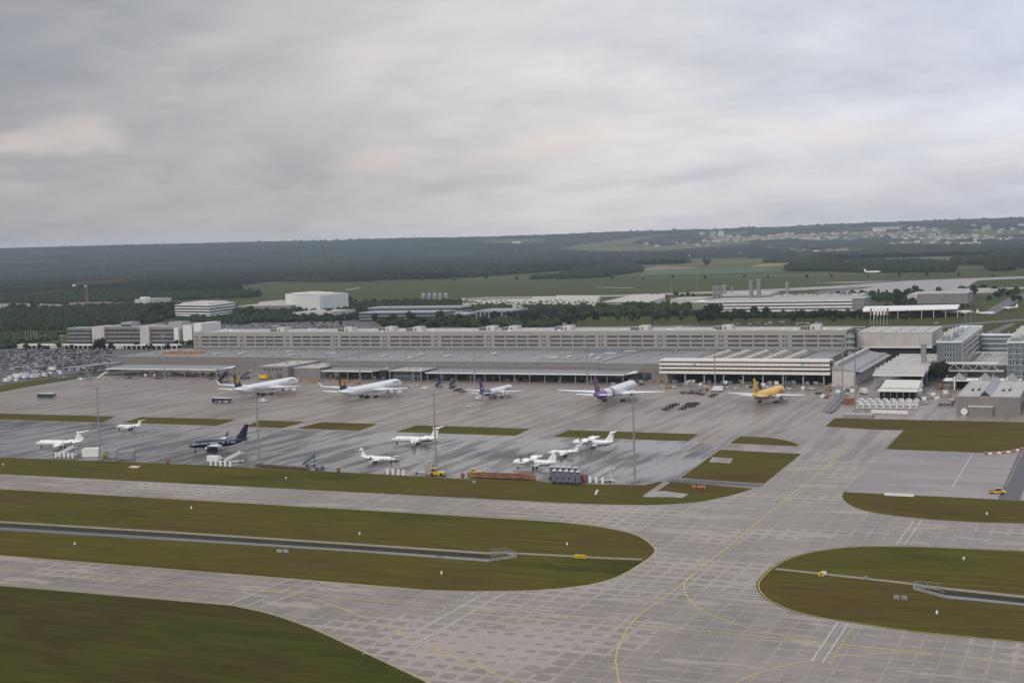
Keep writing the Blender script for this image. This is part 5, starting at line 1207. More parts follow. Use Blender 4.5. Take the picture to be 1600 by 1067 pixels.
A346 = dict(L=75, D=5.64, zc=5.7, span=63.4, main=.545, nwin=70, winspan=(.1, .84), winw=.16, winh=.06, win='glass_line', finm='navy', stabm='paint_white', wingm='paint_white', engines=[(.455, 19.2, 3.1, 1.35, 5.6), (.375, 9.6, 2.6, 1.35, 5.6)],
            wing=dict(x=.345, z=-1.6, rc=12.5, kc=8.2, tc=2.4, sweep=32, dih=5.5, winglet=2.6, fairings=(.22, .4, .55, .7)), fin=dict(off=2.2, rc=8.6, tc=3.2, h=8.6, dorsal=2.6, lean=1.2), stab=dict(x=6.4, span=22, rc=6.2, tc=2.2, sweep=33), gear=dict(nose=6.7, r=.72, track=10.7, rows=(-1, 1), centre=True))
mat('glass_line', (.33, .34, .37), .3, .1, 1)
for px, py, hd, lab in ((413, 617, 90, 'white four engined jet with a navy tail and orange disc, leftmost in the freighter row'), (576, 621, 88, 'white four engined jet with a navy orange-disc tail before the short canopy')):
    t, I = airplane('four_engine_jet', lab, A346, 'large jets parked nose-in along the cargo hall'); put(t, px, py, hd)
    crane_logo(I, 2.1, 5.2, 2.2, 1.0)
    text_on(t, 'Lufthansa', 2.1, 'navy_letter', skin(I)(I['X'](.215*I['L']), I['zc']+.75))
# three-letter parcel carrier: twin with a violet tail
livery('violet_tail', [(0, (.055, .03, .16)), (.5, (.76, .76, .76))], a=1, b=-.55, scale=1/40, off=32.5)
B757 = dict(L=47.5, D=3.9, zc=4.3, span=38, main=.515, fus='violet_tail', finm='violet', stabm='paint_white', wingm='paint_white', engines=[(.40, 6.5, 2.1, 1.35, 5.2)], wing=dict(x=.335, z=-1.1, rc=8, kc=5, tc=1.7, sweep=27, dih=5, fairings=(.25, .5)),
            fin=dict(off=1.6, rc=6.2, tc=2.3, h=7.6, dorsal=2.6, lean=.9), stab=dict(x=5, span=15.2, rc=4.2, tc=1.5, sweep=30), gear=dict(nose=5.2, r=.55, track=7.4, rows=(-.6, .6)))
t, I = airplane('cargo_jet', 'white twin engined freighter with a dark violet tail, middle of the freighter row', B757, 'large jets parked nose-in along the cargo hall'); put(t, 775, 621.5, 89)
S_ = skin(I); text_on(t, 'Fed', 2.5, 'violet_letter', S_(I['X'](.30*47.5), I['zc']-.55), bold=.05); text_on(t, 'Ex', 2.5, 'orange_letter', S_(I['X'](.30*47.5)+4.5, I['zc']-.55), bold=.05)
mb = MB(); x = I['X'](I['xt'])+2.3; z = I['zb']+2.3
for s in (-1, 1): mb.box((x, s*.36, z), (1.6, .05, .75)); mb.box((x-.3, s*.36, z+.55), (.8, .05, .4))
mb.build('tail_lettering', MATS['paint_white'], I['fin'])
mb = MB(); y_ = -I['R']*.94
mb.box((I['X'](42.2), 0, I['zc']-.05), (5.2, 3.0, .35)); mb.build('pale_cheatline', MATS['paint_white'], t)
# violet-swirl twin
V1, V2, V3 = (.15, .065, .27), (.30, .16, .30), (.74, .64, .58)
livery('violet_swirl', [(0, V1), (.30, (.72, .68, .66)), (.345, V3), (.40, (.78, .76, .76)), (.43, V2), (.52, (.80, .78, .79)), (.56, (.76, .76, .76))], a=1, b=-.75, curve=.055, scale=1/58, off=38.5)
mat('fin_violet', (.15, .05, .20), .35, .12, .3)
B777 = dict(L=73.9, D=6.2, zc=5.9, span=64.8, main=.535, nwin=64, winspan=(.1, .8), winw=.16, winh=.05, win='glass_line', fus='violet_swirl', finm='fin_violet', stabm='paint_white', wingm='paint_white', blunt=True, engines=[(.40, 9.8, 2.9, 2.0, 7.2)],
            wing=dict(x=.335, z=-1.8, rc=13.5, kc=8.6, tc=1.8, sweep=32.5, dih=5.0, fairings=(.22, .42, .6)), fin=dict(off=2.2, rc=9.6, tc=3.5, h=10.2, dorsal=2.0, lean=1.0), stab=dict(x=7, span=21.5, rc=6.8, tc=2.5, sweep=34), gear=dict(nose=6.6, r=.75, track=11, rows=(-1.5, 0, 1.5)))
t, I = airplane('wide_body_jet', 'white wide body jet with purple and cream swirls over its tail half', B777, 'large jets parked nose-in along the cargo hall'); put(t, 959, 627, 91)
mb = MB(); x, z = I['X'](I['xt'])+2.6, I['zb']+5.4
for s in (-1, 1):
    for r0, r1, sq in ((1.7, 2.1, .8), (.7, 1.05, .8)):
        for i in range(18):
            if 4 < i < 8: continue
            a, b = 2*math.pi*i/18, 2*math.pi*(i+1)/18; mb.face(*[(x+k*math.cos(c)*sq, s*.56, z+k*math.sin(c)*1.25) for k, c in ((r0, a), (r1, a), (r1, b), (r0, b))])
mb.build('flower_emblem', mat('pink_gold', (.55, .26, .22), .4, .1, 1), I['fin'])
# yellow freighter
livery('yellow_red_shaded', [(0, (.40, .30, .22)), (.31, (.55, .10, .02)), (.43, (.78, .48, .035))], a=0, b=1, scale=1/6.5, off=-2.0)  # low red line is livery; colour below it paints underside shade and reflection
A300 = dict(L=52, D=5.64, zc=5.2, span=44.8, main=.535, fus='yellow_red_shaded', finm='yellow_livery', stabm='paint_wing', wingm='paint_wing', engines=[(.385, 7.9, 2.3, 1.45, 6.0)], wing=dict(x=.325, z=-1.5, rc=11, kc=6.6, tc=2.6, sweep=30, dih=4.5, fairings=(.3, .5, .7)),
            fin=dict(off=1.8, rc=8.2, tc=3.1, h=9.0, dorsal=2.2, lean=1.0), stab=dict(x=6, span=16.3, rc=5.6, tc=2.2, sweep=34), gear=dict(nose=6.2, r=.66, track=9.6, rows=(-.8, .8)))
t, I = airplane('cargo_jet', 'bright yellow twin engined freighter with red letters near its nose', A300, 'large jets parked nose-in along the cargo hall'); put(t, 1200, 629.5, 84)
text_on(t, 'DHL', 2.9, 'red_letter', skin(I)(I['X'](.31*52), I['zc']-.5), bold=.09)
mb = MB(); x, z = I['X'](I['xt'])+3.4, I['zb']+2.2
for s in (-1, 1):
    for k in range(3): mb.box((x-1.2+k*1.25, s*.42, z), (.9, .05, 1.0))
mb.build('tail_lettering', MATS['red_letter'], I['fin'])
# dark blue jet
livery('navy_stripe_sheen', [(0, (.010, .013, .036)), (.5, (.20, .27, .38)), (.525, (.012, .017, .05))], a=0.09, b=1, scale=1/8, off=-.2, rough=.2)  # pale stripe is livery; the slightly lighter top paints in a reflection
BBJ = dict(L=27.5, D=3.76, zc=3.4, span=34, main=.46, nwin=24, winspan=(.14, .78), winw=.2, winh=.14, winz=.22, win='window_pale', winskip=lambda i: i in (2, 7, 13, 14, 15, 18, 20), fus='navy_stripe_sheen', finm='navy_dark', stabm='navy_dark', wingm='paint_wing', engm='navy_dark', wletm='navy_dark', engines=[(.30, 4.8, 1.7, 1.1, 4.4)],
           wing=dict(x=.30, z=-.95, rc=6.8, kc=4.2, tc=1.5, sweep=26, dih=5.5, winglet=2.4), fin=dict(off=.5, rc=5.0, tc=1.8, h=7.2, dorsal=3.8, lean=1.3), stab=dict(x=3.6, span=14, rc=3.4, tc=1.2, sweep=30), gear=dict(nose=3.0, r=.55, track=5.7, rows=(0,)))
t, I = airplane('dark_blue_jet', 'dark blue airliner with a tall blue fin parked on the wet apron', BBJ); put(t, 338, 703.5, 214)
# business jets
def bizjet(label, L_, px, py, hd, D=2.4, swept=30, group='small jets parked on the wet apron', span=.9, nwin=7, fin=3.6, t_tail=True, belly=None, winglet=1.2, eng=.62):
    z = D/2+1.0
    S = dict(L=L_, D=D, zc=z, span=L_*span, main=.58, nwin=nwin, winspan=(.2, .52), winw=.2, winh=.16, winz=.25, win='window_grey', wingm='paint_white', stabm='paint_white', rear=True, cat='business jet', engines=[(.66, D*.86, z+D*.22, eng, L_*.16)],
             wing=dict(x=.42, z=-D*.36, rc=L_*.19, kc=L_*.12, tc=L_*.05, sweep=swept, dih=3, winglet=winglet), fin=dict(off=.4, rc=L_*.15, tc=L_*.10, h=fin, dorsal=L_*.06, lean=1.1 if t_tail else .6),
             stab=dict(x=L_*.11, span=L_*.36, rc=L_*.095, tc=L_*.05, sweep=28, t=True, fwd=.2) if t_tail else dict(x=L_*.1, span=L_*.34, rc=L_*.09, tc=L_*.045, sweep=22), gear=dict(nose=L_*.12, r=.42, track=D*1.25, rows=(0,)))
    if not t_tail: S['stab']['t'] = None
    t, I = airplane('business_jet', label, S, group); put(t, px, py, hd)
    if belly: MB().loft([[(I['X'](L_*s), y, z-D*k) for y, k in ((-D*.42*q, .30), (0, .53*q), (D*.42*q, .30))] for s, q in ((.1, .6), (.3, 1.03), (.75, 1.03), (.9, .5))]).build('belly_stripe', MATS['wall_dark'], t, fixn=True)
    return t
bizjet('white long business jet behind the white stairs at far left', 26.5, 98, 699, 188, 2.7, fin=4.6, winglet=1.5, nwin=0, eng=.8)
bizjet('small white business jet alone near the far grass strip at left', 15.5, 204, 671.5, 186, 1.8, 8, span=1.0, nwin=3, fin=2.6, winglet=0, eng=.5)
bizjet('largest white business jet with six big windows beside the central floodlight mast', 24.5, 654, 693.5, 184, 2.6, fin=4.8, winglet=1.6, nwin=6, belly=True, eng=.85)
bizjet('small white business jet facing right with a tug at its nose', 17.0, 586, 722.5, 2, 1.9, 14, fin=3.0, nwin=0, winglet=0, eng=.55)
bizjet('small white business jet between the two white propeller planes', 14.0, 884, 713, 190, 1.8, 8, fin=2.6, span=1.0, nwin=3, winglet=0, eng=.5)
def turboprop(label, px, py, hd):
    S = dict(L=20.5, D=2.5, zc=2.6, span=21, main=.50, nwin=11, winspan=(.2, .74), winw=.17, winh=.17, winz=.15, blunt=True, wingm='paint_white', stabm='paint_white', cat='propeller plane', engines=[(.30, 3.9, 4.0, .55, 3.6)], prop=1.8,
             wing=dict(x=.37, z=1.28, rc=2.6, kc=2.4, tc=1.2, sweep=2, dih=.5, high=True), fin=dict(off=.5, rc=3.8, tc=2.1, h=4.4, dorsal=2.6, lean=1.2), stab=dict(x=1, span=6.6, rc=1.7, tc=1.1, sweep=8, t=True, fwd=-.2, dih=0), gear=dict(nose=2.3, r=.38, track=3.2, rows=(0,)))
    t, I = airplane('propeller_plane', label, S, 'white propeller planes with high wings'); put(t, px, py, hd)
    for s in (-1, 1): MB().tube((1.5, s*1.25, 1.35), (-2.4, s*1.2, 1.5), .55, .2, 8).build('gear_fairing', MATS['paint_white'], t)
    MB().loft([[(I['X'](20.5*a), y, 2.6-2.5*k) for y, k in ((-1.05*q, .30), (0, .53*q), (1.05*q, .30))] for a, q in ((.06, .6), (.2, 1.03), (.78, 1.03), (.93, .4))]).build('belly_stripe', MATS['wall_grey'], t, fixn=True)
    return t
turboprop('white high wing propeller plane, nearer one beside the orange trolleys', 836, 732, 176); turboprop('white high wing propeller plane, farther one beside the grass strip', 927, 700, 176)
# old propliners on the green, a distant landing jet
def propliner(label, L_, D, span, px, py, hd, fus, nfin=1, nen=2):
    S = dict(L=L_, D=D, zc=D*.5+1.6, span=span, main=.36, fus=fus, wingm='paint_wing', stabm='paint_wing', finm=fus, cat='vintage plane', engines=[(.26, span*(.16+.14*k), D*.5+1.2, .75, 3.2) for k in range(nen//2)], wing=dict(x=.28, z=-D*.35, rc=4.6, kc=3.8, tc=1.6, sweep=6, dih=5), fin=dict(off=.5, rc=3.2, tc=1.8, h=3.4 if nfin == 1 else 2.6, dorsal=.6, lean=0),
             stab=dict(x=3.0, span=span*.36, rc=2.8, tc=1.8, sweep=6), gear=dict(nose=L_*.12, r=.6, track=span*.2, rows=(0,)))
    t, I = airplane('vintage_plane', label, S, 'old planes on the green'); put(t, px, py, hd)
    if nfin == 3:
        for s in (-1, 1): mb = MB(); y = s*span*.17; x = I['X'](L_)+2.6; mb.loft([[(x+.9, y, I['zc']+.2), (x-.6, y-.1, I['zc']+.2), (x-2, y, I['zc']+.2), (x-.6, y+.1, I['zc']+.2)], [(x+1, y, I['zc']+2), (x-.7, y-.12, I['zc']+2), (x-2.4, y, I['zc']+2), (x-.7, y+.12, I['zc']+2)], [(x-.2, y, I['zc']+4.4), (x-.9, y-.06, I['zc']+4.4), (x-1.8, y, I['zc']+4.4), (x-.9, y+.06, I['zc']+4.4)]]); mb.build('fin', MATS['paint_white'], t, fixn=True)
    return t
livery('white_over_grey', [(0, (.36, .37, .38)), (.5, (.78, .78, .76))], a=0, b=1, scale=1/7, off=-.1)
propliner('long white four engined propliner with three tail fins in front of the tent roof', 35, 3.6, 37, 1503, 492.5, 12, 'white_over_grey', 3, 4)
propliner('slim pale old plane on the green right of the three finned propliner', 22, 2.4, 29, 1545, 493, 28, 'paint_cream'); propliner('grey vintage plane standing tail low at the far right edge of the green', 19, 2.4, 29, 1574, 485, 196, 'white_over_grey', 1, 2)
LJ = dict(A346); LJ.update(L=38, D=4, zc=3.8, span=34, nwin=0, finm='paint_white', engines=[(.40, 5.5, 2.0, 1.1, 4)], wing=dict(x=.35, z=-1, rc=6, kc=4, tc=1.5, sweep=26, dih=5), fin=dict(off=1, rc=5, tc=2, h=6.5, dorsal=2, lean=1), stab=dict(x=4, span=13, rc=3.4, tc=1.3, sweep=30), gear=dict(nose=4, r=.5, track=7, rows=(0,)))
t, I = airplane('distant_jet', 'tiny white airliner on the far runway before the dark hedge', LJ); put(t, 1362, 427.5, 20)
for a in PUTS: put_now(*a)
# ------------------------------------------------------------------ far country: woods, trees, hedges, roads, town
def leaf_mat(name, a, b, rough=.9):
    return mat(name, a, rough, .25, .25, rgb2=b, spec=.1)
leaf_mat('leaf_dark', (.015, .025, .012), (.032, .044, .018)); leaf_mat('leaf_mid', (.024, .038, .015), (.048, .062, .024)); leaf_mat('leaf_light', (.042, .056, .021), (.075, .084, .032)); mat('bark', (.07, .055, .04), .9, .2, 1)
ground_ramp_mat('wood_leaf', .0035, [(.34, (.006, .010, .007)), (.5, (.014, .021, .012)), (.66, (.036, .045, .022))], fine=.06)
def crown_mesh(seed, kind='round', n=260, m='leaf_mid'):
    """a crown of height 1, width about .8: a broken inner mass and many leaf clumps"""
    rnd = random.Random(seed); mb = MB(); lobes = []
    if kind == 'round':
        for i in range(7): a = rnd.random()*6.28; r_ = rnd.uniform(.05, .24); lobes.append((r_*math.cos(a), r_*math.sin(a), rnd.uniform(.36, .78), rnd.uniform(.17, .26)))
        lobes.append((0, 0, .52, .27))
    elif kind == 'tall':
        for i in range(6): lobes.append((rnd.uniform(-.05, .05), rnd.uniform(-.05, .05), .2+.13*i, .19-.018*i))
    else:
        for i in range(8): a = rnd.random()*6.28; r_ = rnd.uniform(.15, .42); lobes.append((r_*math.cos(a), r_*math.sin(a), rnd.uniform(.30, .6), rnd.uniform(.2, .3)))
    for (x, y, z, r_) in lobes:                                     # inner mass
        k = r_*.72
        v = [Vector(p) for p in ((1, 0, 0), (0, 1, 0), (-1, 0, 0), (0, -1, 0), (0, 0, 1), (0, 0, -1))]; v = [Vector((x, y, z))+p*k*rnd.uniform(.8, 1.15) for p in v]
        for f in ((0, 1, 4), (1, 2, 4), (2, 3, 4), (3, 0, 4), (1, 0, 5), (2, 1, 5), (3, 2, 5), (0, 3, 5)): mb.face(*[v[i] for i in f])
    for i in range(n):
        x, y, z, r_ = rnd.choice(lobes); d = Vector((rnd.gauss(0, 1), rnd.gauss(0, 1), rnd.gauss(.25, 1))).normalized(); p = Vector((x, y, z))+d*r_*rnd.uniform(.7, 1.12)
        u = d.cross(Vector((rnd.gauss(0, 1), rnd.gauss(0, 1), rnd.gauss(0, 1)))).normalized(); w_ = d.cross(u); s = rnd.uniform(.035, .075); tl = d*s*rnd.uniform(-.5, .5)
        mb.face(p-u*s-w_*s*.6, p+u*s*.7-w_*s+tl, p+u*s+w_*s*.7, p-u*s*.6+w_*s-tl)
    return mb.mesh('crown', MATS[m])
def trunk_mesh():
    mb = MB(); mb.tube((0, 0, -.02), (.01, 0, .22), .022, .016, 6); mb.tube((.01, 0, .22), (.0, .01, .6), .016, .005, 5)
    for a in (0, 2.1, 4.2): mb.tube((.01, 0, .24), (.15*math.cos(a), .15*math.sin(a), .5), .009, .003, 4)
    return mb.mesh('trunk', MATS['bark'])
CR = [crown_mesh(i, 'round', 260, m) for i, m in enumerate(('leaf_dark', 'leaf_mid', 'leaf_mid', 'leaf_light', 'leaf_dark', 'leaf_mid'))]
CT = [crown_mesh(20+i, 'tall', 180, 'leaf_dark') for i in range(2)]; CB = [crown_mesh(30+i, 'wide', 260, m) for i, m in enumerate(('leaf_dark', 'leaf_mid', 'leaf_light'))]; TRK = trunk_mesh()
NTREE = [0]
trnd = random.Random(11)
def tree(px, py, hpx, label, group, kinds=CR, z=0.0, p=None):
    """a single tree standing at a pixel's ground point, hpx picture pixels high"""
    p = p or G(px, py); s = hpx*math.hypot(p.x, p.y)/CAM_F
    o = bpy.data.objects.new('tree', None); C.objects.link(o); tag(o, label, 'tree', group); o.location = (p.x, p.y, z); o.scale = (s*trnd.uniform(.9, 1.25), s*trnd.uniform(.9, 1.25), s*trnd.uniform(.9, 1.1)); o.rotation_euler.z = trnd.random()*6.28
    obj_from('crown', trnd.choice(kinds), o); obj_from('trunk', TRK, o); NTREE[0] += 1; return o
# single trees one can pick out, region by region: (x0, x1, y0, y1, count, height px, label, group, kinds)
for (x0, x1, y0, y1, n, h0, h1, lab, grp, kinds) in [
    (1098, 1345, 495, 505, 36, 11, 19, 'leafy green tree in the row before the white parking garage', 'trees before the parking garage', CR),
    (1092, 1122, 500, 512, 5, 22, 32, 'tall dark tree in the clump left of the parking garage front', 'trees before the parking garage', CR[:1]),
    (925, 1095, 488, 493, 20, 12, 19, 'tree in the dense belt behind the park lawn', 'trees in the park belt', CR),
    (958, 1075, 497, 504, 12, 12, 17, 'free standing tree on the open park lawn', 'park lawn trees', CR),
    (895, 940, 500, 506, 3, 10, 15, 'free standing tree on the open park lawn', 'park lawn trees', CR),
    (803, 900, 494, 512, 22, 12, 22, 'dark tree in the grove right of the glass pavilion', 'grove trees', CR[:2]+CB[:1]),
    (585, 800, 502, 517, 26, 9, 22, 'tree in the garden before the terraced glass office', 'garden trees', CR),
    (370, 600, 484, 500, 26, 8, 15, 'tree in the belt before the white warehouse', 'trees by the white warehouse', CR),
    (545, 660, 473, 477, 12, 7, 10, 'small round tree in the line right of the white warehouse', 'trees by the white warehouse', CR),
    (420, 560, 500, 512, 14, 6, 12, 'low tree among the parked cars behind the office block', 'car park trees', CR),
    (20, 270, 487, 505, 22, 12, 20, 'dark tree in the wood beyond the wing office', 'trees beyond the wing office', CR[:2]),
    (245, 275, 492, 500, 5, 16, 24, 'dark bushy tree left of the striped white office', 'trees beyond the wing office', CR[:1]),
    (368, 400, 490, 500, 7, 12, 18, 'tree at the right side of the striped white office', 'trees by the striped office', CR),
    (28, 275, 545, 548, 12, 7, 12, 'small tree before the white arcade', 'arcade trees', CR), (275, 318, 541, 546, 9, 8, 14, 'bushy green tree between the arcade and the office block', 'arcade trees', CR),
    (1346, 1440, 488, 503, 16, 9, 16, 'tree under the left end of the white tent roof', 'trees round the tent roof', CR), (1400, 1500, 462, 482, 18, 10, 20, 'tree before the grey hangar beyond the tent roof', 'trees round the tent roof', CR),
    (1300, 1440, 463, 470, 12, 8, 13, 'dark pointed tree before the far runway', 'trees before the far runway', CR[:1]+CT), (1500, 1600, 458, 474, 14, 9, 18, 'tree at the right edge beyond the old planes', 'trees by the old planes', CR),
    (1010, 1090, 464, 472, 8, 6, 9, 'small tree behind the cream flat roofs', 'trees by the cream roofs', CR), (1464, 1472, 600, 604, 3, 30, 38, 'dark bushy tree at the foot of the grey shaft', 'trees at the shaft', CR[:1])]:
    for i in range(n): tree(lerp(x0, x1, (i+trnd.random())/n), trnd.uniform(y0, y1), trnd.uniform(h0, h1), lab, grp, kinds)
tree(157, 552, 22, 'large round dark tree standing alone before the white arcade', None, CR[:1])
# trees and clumps in the fields beyond the far runway
for i in range(24): px = 405+i*50+trnd.uniform(-8, 8); tree(px, 441.5-.0075*(px-405)+trnd.uniform(-1, 1), trnd.uniform(5, 8), 'small tree in the avenue line beyond the meadow', 'avenue trees beyond the meadow', CR)
for (px, py, h, lab) in ((1104, 419, 17, 'tall dark twin poplar clump in the far fields'), (705, 435, 16, 'dark tall tree at the wood edge in the far fields'), (672, 438, 14, 'bushy dark tree at the wood edge left of the tall one'), (840, 424, 12, 'dark tree in the far fields left of the long hedge clump'), (855, 428, 12, 'dark round tree touching the left end of the hedge clump')): tree(px, py, h, lab, None, CR[:1])
print('trees', NTREE[0])
def mass(name, pts_px, spacing, hgt, m, seed, z=0.0, rad=None):
    """a wood too dense to count: crowns over the polygon, as one mesh"""
    poly = [G(x, y) for x, y in pts_px]; xs = [p.x for p in poly]; ys = [p.y for p in poly]; rnd = random.Random(seed)
    V, F, b = [], [], 0
    nx = int((max(xs)-min(xs))/spacing); ny = int((max(ys)-min(ys))/spacing)
    P_ = [(p.x, p.y) for p in poly]
    for iy in range(ny):
        for ix in range(nx):
            x = min(xs)+(ix+rnd.uniform(-.5, .5))*spacing; y = min(ys)+(iy+rnd.uniform(-.5, .5))*spacing
            c = False; j = len(P_)-1
            for i in range(len(P_)):
                if (P_[i][1] > y) != (P_[j][1] > y) and x < (P_[j][0]-P_[i][0])*(y-P_[i][1])/(P_[j][1]-P_[i][1])+P_[i][0]: c = not c
                j = i
            if not c: continue
            crown(V, F, x, y, hill(x, y)+z, (rad or spacing)*rnd.uniform(.55, .85), hgt*rnd.uniform(.65, 1.25), rnd)
    me = bpy.data.meshes.new(name); me.from_pydata(V, [], F); me.materials.append(MATS[m])
    o = bpy.data.objects.new(name, me); C.objects.link(o); return tag(o, kind='stuff')
def crown(V, F, x, y, z, r_, h, rnd):
    b = len(V); V.append((x+rnd.uniform(-.2, .2)*r_, y, z+h))
    for ring, (rr, hh) in enumerate(((.62, .82), (1.0, .48), (.8, .08))):
        for i in range(6): a = i*1.047+ring*.5; k = rr*r_*rnd.uniform(.75, 1.2); V.append((x+k*math.cos(a), y+k*math.sin(a), z+h*hh*rnd.uniform(.88, 1.08)))
    for i in range(6):
        j = (i+1) % 6; F.append((b, b+1+i, b+1+j))
        for q in (1, 7): F.append((b+q+i, b+q+6+i, b+q+6+j, b+q+j))
# dense woods of the plain
mass('wood', [(-160, 480), (60, 470), (200, 466), (262, 462), (372, 462), (372, 446), (420, 441), (560, 440.5), (600, 438), (690, 436), (760, 432), (830, 427), (905, 422), (985, 415), (985, 411), (700, 412), (400, 420), (-160, 436)], 17, 17, 'wood_leaf', 1)
mass('wood', [(-160, 436), (400, 420), (700, 412), (1000, 410), (1085, 403.5), (1085, 401), (700, 401), (300, 414), (-160, 428)], 26, 18, 'wood_leaf', 2)
mass('hedge_wood', [(872, 436.5), (940, 434), (1005, 424), (992, 417.5), (960, 416), (930, 422), (890, 428)], 13, 14, 'leaf_dark', 3)
mass('hedge_wood', [(1226, 424.5), (1300, 424), (1350, 427), (1490, 426), (1494, 420), (1440, 413.5), (1380, 414), (1320, 413), (1270, 409), (1240, 416)], 13, 17, 'leaf_dark', 4)
mass('hedge_wood', [(1545, 424), (1578, 424), (1590, 418), (1690, 417), (1690, 398), (1600, 398), (1555, 402), (1540, 412)], 13, 21, 'leaf_dark', 5)
mass('hedge_wood', [(1485, 414.5), (1540, 414), (1540, 408.5), (1490, 409)], 13, 16, 'leaf_dark', 6)
mass('hedge_wood', [(1195, 411), (1260, 410.5), (1258, 406.5), (1200, 406)], 14, 13, 'leaf_dark', 7)
mass('hedge_wood', [(370, 466), (405, 464), (402, 459), (372, 461)], 12, 12, 'leaf_dark', 8)
mass('hedge_wood', [(830, 437), (870, 435), (868, 431.5), (835, 433)], 14, 9, 'leaf_dark', 12)
for k, (pts, sp, h, m) in enumerate([([(-60, 505), (110, 503), (275, 497), (270, 484), (160, 486), (30, 491), (-60, 494)], 9, 13, 'leaf_dark'), ([(930, 494), (1090, 494), (1092, 486), (1000, 484), (930, 489)], 9, 11, 'leaf_mid'), ([(370, 497), (560, 494), (560, 486), (480, 488), (372, 488)], 9, 10, 'leaf_dark'), ([(1100, 498), (1330, 497), (1330, 494), (1100, 494)], 9, 6, 'leaf_dark'),
                                     ([(800, 506), (880, 506), (925, 494), (925, 487), (830, 489), (803, 494)], 9, 10, 'leaf_dark'), ([(1405, 482), (1500, 480), (1500, 469), (1420, 466)], 10, 10, 'leaf_dark'), ([(800, 494), (925, 488), (925, 478), (720, 478), (720, 482)], 10, 9, 'leaf_mid'), ([(560, 488), (735, 484), (735, 474), (545, 478)], 10, 9, 'leaf_dark'), ([(365, 505), (560, 501), (560, 494), (368, 497)], 11, 8, 'leaf_dark'), ([(590, 512), (740, 511), (740, 502), (590, 503)], 15, 8, 'leaf_dark'), ([(730, 514), (870, 512), (880, 500), (740, 503)], 15, 8, 'leaf_mid'), ([(-60, 522), (100, 520), (240, 506), (270, 497), (60, 502), (-60, 504)], 10, 11, 'leaf_dark'), ([(1345, 500), (1430, 499), (1440, 487), (1345, 488)], 14, 8, 'leaf_mid'), ([(1430, 476), (1350, 470), (1300, 466), (1300, 462), (1440, 462)], 16, 9, 'leaf_dark'), ([(275, 510), (390, 507), (390, 498), (275, 499)], 13, 7, 'leaf_dark'), ([(-60, 548), (28, 545), (28, 538), (-60, 538)], 12, 7, 'leaf_dark'), ([(-60, 470), (60, 462), (200, 462), (372, 462), (372, 466), (260, 470), (100, 476)], 15, 12, 'leaf_dark'), ([(-60, 536), (95, 534), (100, 512), (60, 511), (-60, 515)], 14, 5, 'leaf_mid')]):
    mass('tree_belt', pts, sp, h, m, 40+k, rad=min(sp, 9))
# ---------------------------------------------------------------- town on the hill and far villages
RW = [mat('house_white', (.74, .72, .68), .8, .08, .05), mat('house_cream', (.50, .45, .36), .8, .1, .05), mat('house_grey', (.36, .36, .37), .8, .1, .05)]
RR = [mat('tile_red', (.25, .115, .09), .8, .15, .2), mat('tile_brown', (.17, .09, .07), .8, .15, .2), mat('tile_grey', (.14, .14, .15), .8, .15, .2)]
def house_mesh(wi, ri, w_=12, d=10, h=6.5, rh=4.2):
    mb = MB(); mb.mat(0).prism(rect(-w_/2, w_/2, -d/2, d/2), -3, h, top=False); a, b, c, e = (-w_/2-.4, -d/2-.5), (w_/2+.4, -d/2-.5), (w_/2+.4, d/2+.5), (-w_/2-.4, d/2+.5)
    mb.mat(1).face((*a, h), (*b, h), (b[0], 0, h+rh), (a[0], 0, h+rh)); mb.face((*c, h), (*e, h), (e[0], 0, h+rh), (c[0], 0, h+rh)); mb.mat(0).face((a[0]+.4, -d/2, h), (a[0]+.4, d/2, h), (a[0]+.4, 0, h+rh)); mb.face((b[0]-.4, d/2, h), (b[0]-.4, -d/2, h), (b[0]-.4, 0, h+rh))
    mb.mat(2)
    for i in range(4):
        for k in range(2): x = -w_/2+1.8+i*(w_-3.6)/3; mb.box((x, -d/2-.02, 1.6+k*2.8), (1.1, .1, 1.4))
    return mb.mesh('house', [RW[wi], RR[ri], MATS['glass_dark']])
HM = {(i, j): house_mesh(i, j, 13+2*i, 10+j, 6+i, 4+j*.4) for i in range(3) for j in range(3)}
WN, RN = ('white', 'cream', 'grey'), ('red', 'brown', 'grey')
hrnd = random.Random(21); NH = [0]; HP = set()
def hit(px, py, lo=4200, hi=15000):
    """first place on the terrain along a pixel's sight line"""
    d = lo
    while d < hi:
        p = GD(px, py, d)
        if p.z <= hill(p.x, p.y)+2: return Vector((p.x, p.y, hill(p.x, p.y)))
        d += 25
    return None
def houses(x0, x1, y0, y1, n, where, group, red=.5, scale=1.25):
    for i in range(n):
        px, py = hrnd.uniform(x0, x1), hrnd.uniform(y0, y1); p = hit(px, py)
        if not p: continue
        wi = hrnd.choices((0, 1, 2), (6, 2, 1))[0]; ri = hrnd.choices((0, 1, 2), (red*10, 3, 3))[0]
        p.z -= .5; HP.add((int(p.x//70), int(p.y//70))); o = obj_from('house', HM[wi, ri], None, p, hrnd.uniform(-.9, .9)); s = scale*hrnd.uniform(.8, 1.35); o.scale = (s*hrnd.uniform(1, 1.6), s, s)
        tag(o, '%s house with a %s roof %s' % (WN[wi], RN[ri], where), 'house', group); NH[0] += 1
houses(1175, 1275, 366, 375, 42, 'in the old town below the white tower', 'old town houses', 1.0, 1.35)
houses(1110, 1175, 368, 378, 30, 'on the slope left of the old town', 'town slope houses', .5); houses(1275, 1345, 363, 377, 22, 'on the slope right of the old town', 'town right slope houses', .4)
houses(1340, 1470, 355, 372, 44, 'in the upper district of the town on the hill', 'upper town houses', .4); houses(1390, 1530, 366, 386, 52, 'in the lower district beside the far road', 'lower town houses', .7); houses(1515, 1600, 352, 377, 26, 'at the right edge of the town', 'right town houses', .6)
